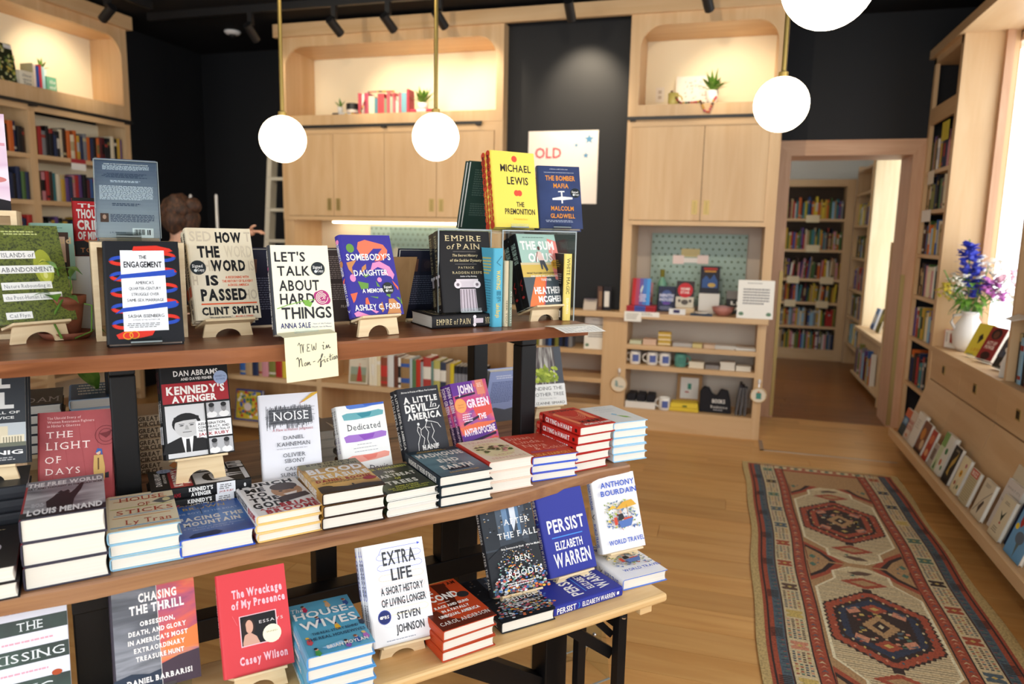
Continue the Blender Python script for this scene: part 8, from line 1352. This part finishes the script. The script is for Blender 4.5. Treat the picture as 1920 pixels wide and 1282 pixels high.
def ledge_book(key, y, label, tilt=22, x=1.60, yaw=0, z=ZL):
    ti = math.radians(tilt); a = math.radians(yaw); ex = Vector((math.sin(a), -math.cos(a), 0)); nn = ex.cross(ZV); ey = ZV*math.cos(ti)-nn*math.sin(ti); ez = nn*math.cos(ti)+ZV*math.sin(ti)
    d = BK[key]['d']; B = Vector((x, y, z+.0006)); put_book(key, frame(B-ez*d+ZV*d*math.sin(ti)*0, ex, ey, ez), label); return B, ex, ey, ez, d
defbook('whitered', .13, .13, .05, '#ece6de', spine='#c8303a', back='#c8303a', edge='#c8303a', art_=[('R', .36, .18, .88, .72, '#9a3a2c'), ('P', [(.62, .3), (.74, .45), (.62, .6), (.5, .45)], '#efe2d4'), ('G', .1, .15, .22, .7, 8, '#8a7a70'), ('G', .3, .78, .7, .84, 1, '#8a9a60')])
defbook('yellowb', .15, .23, .015, '#d8c440', art_=[('P', [(.4, .4), (.55, .3), (.7, .45), (.5, .65), (.45, .5)], '#2a2620'), ('T', 'LIFE', .3, .8, .78, .86, '#c87a30', 's')])
defbook('redportrait', .16, .235, .035, '#8f2a28', art_=[('E', .5, .2, .3, .16, '#2a1a18'), ('E', .5, .22, .16, .11, '#6a4030'), ('T', 'ACT OF', .2, .8, .42, .52, '#efdcd0', 'sB'), ('T', 'POWER', .2, .8, .55, .65, '#efdcd0', 'sB'), ('E', .5, .85, .28, .12, '#3a1c18'), ('R', .0, .97, 1, 1, '#efe8e0')])
defbook('darkland', .15, .23, .035, '#2c2826', art_=[('R', 0, .2, 1, .7, speckle('dark_landscape', ['#241c18', '#4a3424', '#34465e'], 9, .4, detail=4)), ('E', .5, .86, .10, .07, '#cfc0b8')])
defbook('mural', .15, .23, .035, '#c0805c', art_=[('P', [(.1, .5), (.5, .2), (.8, .4), (.5, .6)], '#2f5070'), ('P', [(.2, .8), (.6, .5), (.9, .8)], '#d8a078'), ('P', [(.6, .1), (.9, .05), (.95, .4)], '#8a3a3a')])
ledge_book('whitered', 6.0-.02, 'small white and red boxed book at the far end of the ledge', 0, 1.60, 35)
def wedge_stand(y, w, label, x=1.58): t = thing('book_easel', label, 'book stand', (x, y, ZL)); MB().hexa([(0, -w, 0), (.10, -w, 0), (.10, 0, 0), (0, 0, 0), (0, -w, .006), (.10, -w, .006), (.10, 0, .006), (0, 0, .006)], PLY).build('base_board', t); return t
for key, y, lb_, yw in (('yellowb', 5.56, 'yellow book with a dark bird shape leaning on the window ledge', 20), ('redportrait', 5.33, 'dark red portrait book leaning on the window ledge', 15), ('darkland', 5.02, 'dark landscape book leaning on the window ledge', 15), ('mural', 4.82, 'painted orange and blue book leaning on the window ledge', 15)):
    B, ex, ey, ez, d = ledge_book(key, y, lb_, 24, 1.615, yw, ZL+.018); easel(B, ex, ey, ez, BK[key]['w'], d, .018, 'low stand under the '+lb_.split(' leaning')[0], 'acrylic')
# pale tassel hanging in front of the books
P = onz(1880, 712, ZL); t = thing('tassel', 'white fringed tassel on the window ledge at the right', 'tassel', (1.60, 4.72, ZL)); m = MB(); rr = random.Random(2)
for k in range(46): a = 2*PI*k/46; r1 = rr.uniform(.022, .04); m.tube([(.006*math.cos(a), .006*math.sin(a), .155), (r1*.8*math.cos(a), r1*.9*math.sin(a), .09), (r1*math.cos(a), r1*1.2*math.sin(a), .0015)], .004, mat('fringe', '#dcd8d0', .9), 4)
m.build('fringe', t); MB().ball((0, 0, .16), .02, mat('fringe', '#dcd8d0')).build('knot', t, smooth=True)
MP = frame((1.575, 0, ZL), (0, -1, 0), (1, 0, 0), (0, 0, 1)); book_row(MP, -4.595, -3.95, 'on the window bookcase pier at the right edge', ['black', 'navy', 'red', 'light blue', 'black'], (.22, .30), (.04, .06), seed=14, y0=.02)
a = onx(1893, 618, 1.60); tag(MB().hexa([(1.49, 4.52, 1.196), (1.58, 4.59, 1.2205), (1.58, 4.38, 1.2205), (1.49, 4.40, 1.196), (1.49, 4.52, 1.198), (1.58, 4.59, 1.2225), (1.58, 4.38, 1.2225), (1.49, 4.40, 1.198)], PAPER).build('shelf_tag'), 'pale paper tag jutting from the right-edge bookcase pier', 'tag')
# slanted display, left to right along the trough
TR_ = [('t1', 5.93, .16, .20, '#3f6a94', [('R', 0, .0, 1, .3, '#c8643a'), ('R', .0, .6, 1, 1, '#2e3a3a'), ('E', .5, .45, .3, .1, '#8fb0c8')], 'blue and orange landscape book'),
       ('t2', 5.80, .17, .21, '#d8c8b8', [('T', 'MARK', .1, .9, .3, .45, '#b04a3a', 'B'), ('T', 'ROTH', .1, .9, .5, .65, '#b04a3a', 'B'), ('E', .5, .85, .2, .06, '#c88a6a')], 'beige book with red block letters'),
       ('t3', 5.66, .19, .24, '#e2ddd4', [('G', .2, .2, .8, .5, 4, '#bdb6aa')], 'thick white book'),
       ('t4', 5.46, .18, .22, '#7a4a34', [('E', .4, .4, .25, .2, '#c8843a'), ('E', .7, .7, .2, .16, '#d8b890'), ('R', 0, .9, 1, 1, '#3a2a28')], 'brown food-photo book'),
       ('t5', 5.25, .12, .21, '#b0402c', [('E', .5, .3, .35, .15, '#d87a50'), ('E', .5, .75, .3, .12, '#e0a070')], 'red cookery book'),
       ('t6', 5.11, .10, .15, '#b8aca0', [('R', .2, .2, .8, .7, '#7a6a60')], 'small grey-brown book'),
       ('t7', 5.01, .19, .26, '#e6e8e0', [('R', 0, 0, .45, .35, '#7fa860'), ('R', 0, .35, .4, 1, '#c8d8b0'), ('E', .7, .4, .12, .08, '#3a7a4a'), ('E', .6, .7, .1, .08, '#c86a4a'), ('E', .85, .8, .08, .06, '#3a7a4a'), ('P', [(.1, .95), (.2, .7), (.3, .95)], '#4a7a3a')], 'white boxed set with green botanical print'),
       ('t8', 4.79, .14, .235, '#211f20', [('P', [(.3, .75), (.4, .4), (.7, .2), (.8, .1), (.75, .4), (.5, .6), (.6, .8)], '#c0a050'), ('T', 'HAWK', .3, .75, .08, .14, '#cfc0a0', 's')], 'black book with a golden bird of prey'),
       ('t9', 4.61, .135, .22, '#e8ddb8', [('E', .5, .45, .16, .1, '#d8a028'), ('E', .5, .45, .06, .04, '#5a3a18'), ('P', [(.5, .55), (.55, .9), (.48, .9)], '#5a7a3a'), ('E', .3, .75, .1, .06, '#b04a30'), ('E', .75, .8, .1, .06, '#4a6a3a'), ('E', .7, .2, .1, .06, '#b8606a')], 'cream book with a sunflower'),
       ('t10', 4.44, .145, .20, '#c9c0a0', [('G', .1, .05, .9, .95, 14, '#a89a70'), ('R', .1, .0, .9, .2, '#c8584a'), ('T', 'BUZZ', .2, .8, .04, .16, '#efe6d8', 'B')], 'speckled olive book with a red heading'),
       ('t11', 4.23, .16, .21, '#d8cdb4', [('L', [(.1, .9), (.5, .5), (.95, .2)], .03, '#5a4a40'), ('P', [(.4, .7), (.6, .5), (.7, .55), (.5, .9)], '#4a3c38'), ('G', .2, .1, .7, .2, 3, '#8a8070')], 'cream book with a perched bird drawing'),
       ('t14', 3.965, .155, .215, '#d8cdb0', [('P', [(.3, .35), (.5, .45), (.7, .3), (.6, .5), (.55, .6), (.45, .5)], '#2a3a2c'), ('E', .55, .62, .06, .03, '#b04a3a'), ('G', .25, .12, .75, .2, 2, '#8a8068'), ('G', .2, .75, .75, .9, 3, '#8a8068')], 'buff book with a small hummingbird'),
       ('t17', 3.745, .20, .25, '#6aa0cc', [('P', [(.2, .0), (.5, .05), (.45, .3), (.3, .45), (.2, .35)], '#a8302c'), ('T', 'BIRDS', .55, .98, .22, .36, '#2a2c34', 'B'), ('E', .15, .45, .09, .06, '#e8c830'), ('E', .5, .6, .22, .12, '#5a6a7a'), ('P', [(.45, .7), (.6, .7), (.55, .98)], '#5a6a6a')], 'sky blue bird guide with a red cardinal')]
TT = math.radians(17); EXT, EYT, EZT = Vector((0, -1, 0)), Vector((math.sin(TT), 0, math.cos(TT))), Vector((-math.cos(TT), 0, math.sin(TT)))
def trough(key, y, x=1.335, label='', z=.1712):
    d = BK[key]['d']; return put_book(key, frame(Vector((x, y, z))-EZT*d+Vector((0, 0, .004)), EXT, EYT, EZT), label)
for key, y, w, h, c, a_, lb_ in TR_: defbook(key, w-.008, h, .018 if key not in ('t3', 't7') else .03, c, art_=a_, edge='#d8d2c6'); trough(key, y, 1.342, lb_+' in the slanted window display')
defbook('t12', .20, .27, .022, '#d3ccc6', art_=[('T', "WHAT IT'S", .12, .9, .12, .17, '#8a8684', ''), ('T', 'LIKE TO BE', .12, .9, .38, .43, '#8a8684', ''), ('T', 'A BIRD', .3, .8, .55, .6, '#8a8684', ''), ('E', .45, .5, .06, .04, '#b05a30')], edge='#e6e2de'); trough('t12', 4.07, 1.372, 'large pale book with spaced grey capitals in the slanted window display', .1712)
defbook('t13', .24, .34, .02, '#cfc3aa', art_=[('P', [(.15, .35), (.25, .2), (.3, .38)], '#7a5a30'), ('P', [(.5, .35), (.7, .25), (.85, .35), (.7, .5)], '#6a4a28'), ('E', .7, .38, .1, .06, '#c8863a')], edge='#e0d8c8'); trough('t13', 4.10, 1.395, 'tall cream bird-plate book behind the others in the slanted display', .1712)
defbook('t15', .20, .31, .02, '#262b42', art_=[('R', .15, .2, .9, .55, '#e6e0d8'), ('T', 'THING', .22, .84, .24, .33, '#b03a3e', 'B'), ('T', 'EXPLAINER', .2, .86, .36, .43, '#2a3050', 'B'), ('G', .2, .46, .85, .53, 2, '#8a8a90')]); trough('t15', 3.83, 1.372, 'navy book with a white title plate in the slanted display', .1712)
# ================================================================== ROOM BEYOND THE DOORWAY
bc = thing('wall_bookcase', 'maple bookcase filled with thin children books seen through the doorway', 'bookcase')
Y2 = 10.35; R2 = [1.89, 1.485, 1.098, .785, .462, .147]
MB().box((.40, Y2, 0), (.46, Y2+.3, 2.40), MAPLE).build('upright', bc); MB().box((1.47, Y2, 0), (1.58, Y2+.3, 2.40), MAPLE).build('upright', bc)
MB().box((.46, Y2, 2.31), (1.47, Y2+.3, 2.40), MAPLEX).build('top_board', bc); MB().box((.46, Y2+.28, 0), (1.47, Y2+.3, 2.31), mat('dark_back', '#4a3a2c', .7)).build('back_panel', bc); MB().box((.46, Y2, 0), (1.47, Y2+.02, .11), MAPLEX).build('kick_board', bc)
for z in R2: MB().box((.46, Y2, z-.035), (1.47, Y2+.28, z), MAPLEX).build('shelf', bc)
CHP = ['red', 'orange', 'mustard', 'blue', 'teal', 'green', 'olive', 'grey', 'cream', 'white', 'pink', 'purple', 'yellow', 'tan', 'light blue', 'dark brown', 'maroon', 'navy', 'green', 'mustard']
for i, z in enumerate(R2): book_row(Matrix.Translation((0, Y2, z)), .47, 1.46, '', CHP, (.20, .29) if i < 3 else (.19, .25), (.014, .032), seed=120+i, stuff=st2, lean=i in (2, 3))
k = 0
for px, py, w in ((1512, 403, 24), (1512, 459, 24), (1476, 517, 22), (1538, 519, 24), (1471, 561, 20), (1530, 564, 22)):
    a, b = ony(px, py, Y2-.01), ony(px+w, py+14, Y2-.01); k += 1; tag(MB().box((a.x, Y2-.006, b.z), (b.x, Y2-.004, a.z), mat('tag_cream', '#e6d4ae', .7)).build('shelf_tag'), 'cream section tag beyond the doorway, %s from the top' % ORD[k], 'tag', 'section tags beyond the doorway')
sb = thing('side_bookcase', 'maple side bookcase with a panel end toned as if lit in the room beyond the doorway', 'bookcase')
MB().box((1.60, 9.25, .62), (1.99, 9.29, 2.62), wood('lit_panel', '#dcc49a', '#e8d4ae', 'z', .8, .5)).build('end_panel', sb)  # light falling on the end panel is put into its paler wood colour
for y in (9.30, 10.28): MB().box((1.58, y, 0), (1.88, y+.04, 2.55), MAPLE).build('upright', sb)
for z in (.3, .65, 1.0, 1.4, 1.8, 2.2, 2.5): MB().box((1.585, 9.34, z-.03), (1.88, 10.28, z), MAPLEY).build('shelf', sb)
MB().box((1.88, 9.34, 0), (1.9, 10.28, 2.55), MAPLE).build('back_panel', sb)
st3 = st2; MS = frame((1.59, 0, 0), (0, -1, 0), (1, 0, 0), (0, 0, 1))
for i, z in enumerate((.3, .65, 1.0, 1.4, 1.8)): book_row(MS@Matrix.Translation((0, 0, z)), -10.27, -9.36, '', CHP, (.2, .28), (.02, .04), seed=150+i, stuff=st3)
ws = thing('reading_bench', 'low maple window seat with books beneath it in the room beyond the doorway', 'bench')
MB().box((1.52, 7.6, .58), (1.99, 9.24, .62), MAPLEY).build('seat_top', ws); MB().box((1.60, 7.6, 0), (1.64, 9.24, .58), MAPLE).build('front_panel', ws); MB().box((1.50, 7.56, 0), (1.95, 7.6, 1.6), MAPLE).build('end_panel', ws)
MB().box((1.52, 7.62, .06), (1.60, 9.24, .09), MAPLEY).build('low_shelf', ws)
defbook('kidblue', .2, .24, .02, '#6a90c8', art_=[('E', .5, .5, .3, .25, '#e8e4d8'), ('R', 0, .8, 1, 1, '#3a5a94')]); defbook('kidolive', .2, .26, .02, '#7a7030', art_=[('E', .5, .4, .3, .2, '#c8b860')])
for key, y, lb_ in (('kidblue', 9.0, 'blue and white picture book on the far window seat'), ('kidolive', 8.7, 'olive picture book on the far window seat')):
    put_book(key, frame((1.66, y, .6206), (0, -1, 0), (.25, 0, .968), (-.968, 0, .25)), lb_)
MK = frame((1.525, 0, .09), (0, -1, 0), (1, 0, 0), (0, 0, 1)); book_row(MK, -9.2, -8.2, 'below the far window seat', CHP, (.25, .36), (.03, .06), d=.05, seed=171, y0=.012, stuff=st2)
nb2 = thing('side_bookcase', 'narrow maple bookcase just inside the doorway on the right', 'bookcase')
for y in (7.22, 7.54): MB().box((1.56, y, 0), (1.86, y+.03, 2.5), MAPLE).build('upright', nb2)
for z in (.4, .8, 1.2, 1.6, 2.0, 2.4): MB().box((1.56, 7.25, z-.03), (1.86, 7.54, z), MAPLEY).build('shelf', nb2)
o = st2.build('shelved_books'); tag(o, 'smaller shelved books on the wall bookcases and beyond the doorway', 'books'); o['kind'] = 'stuff'
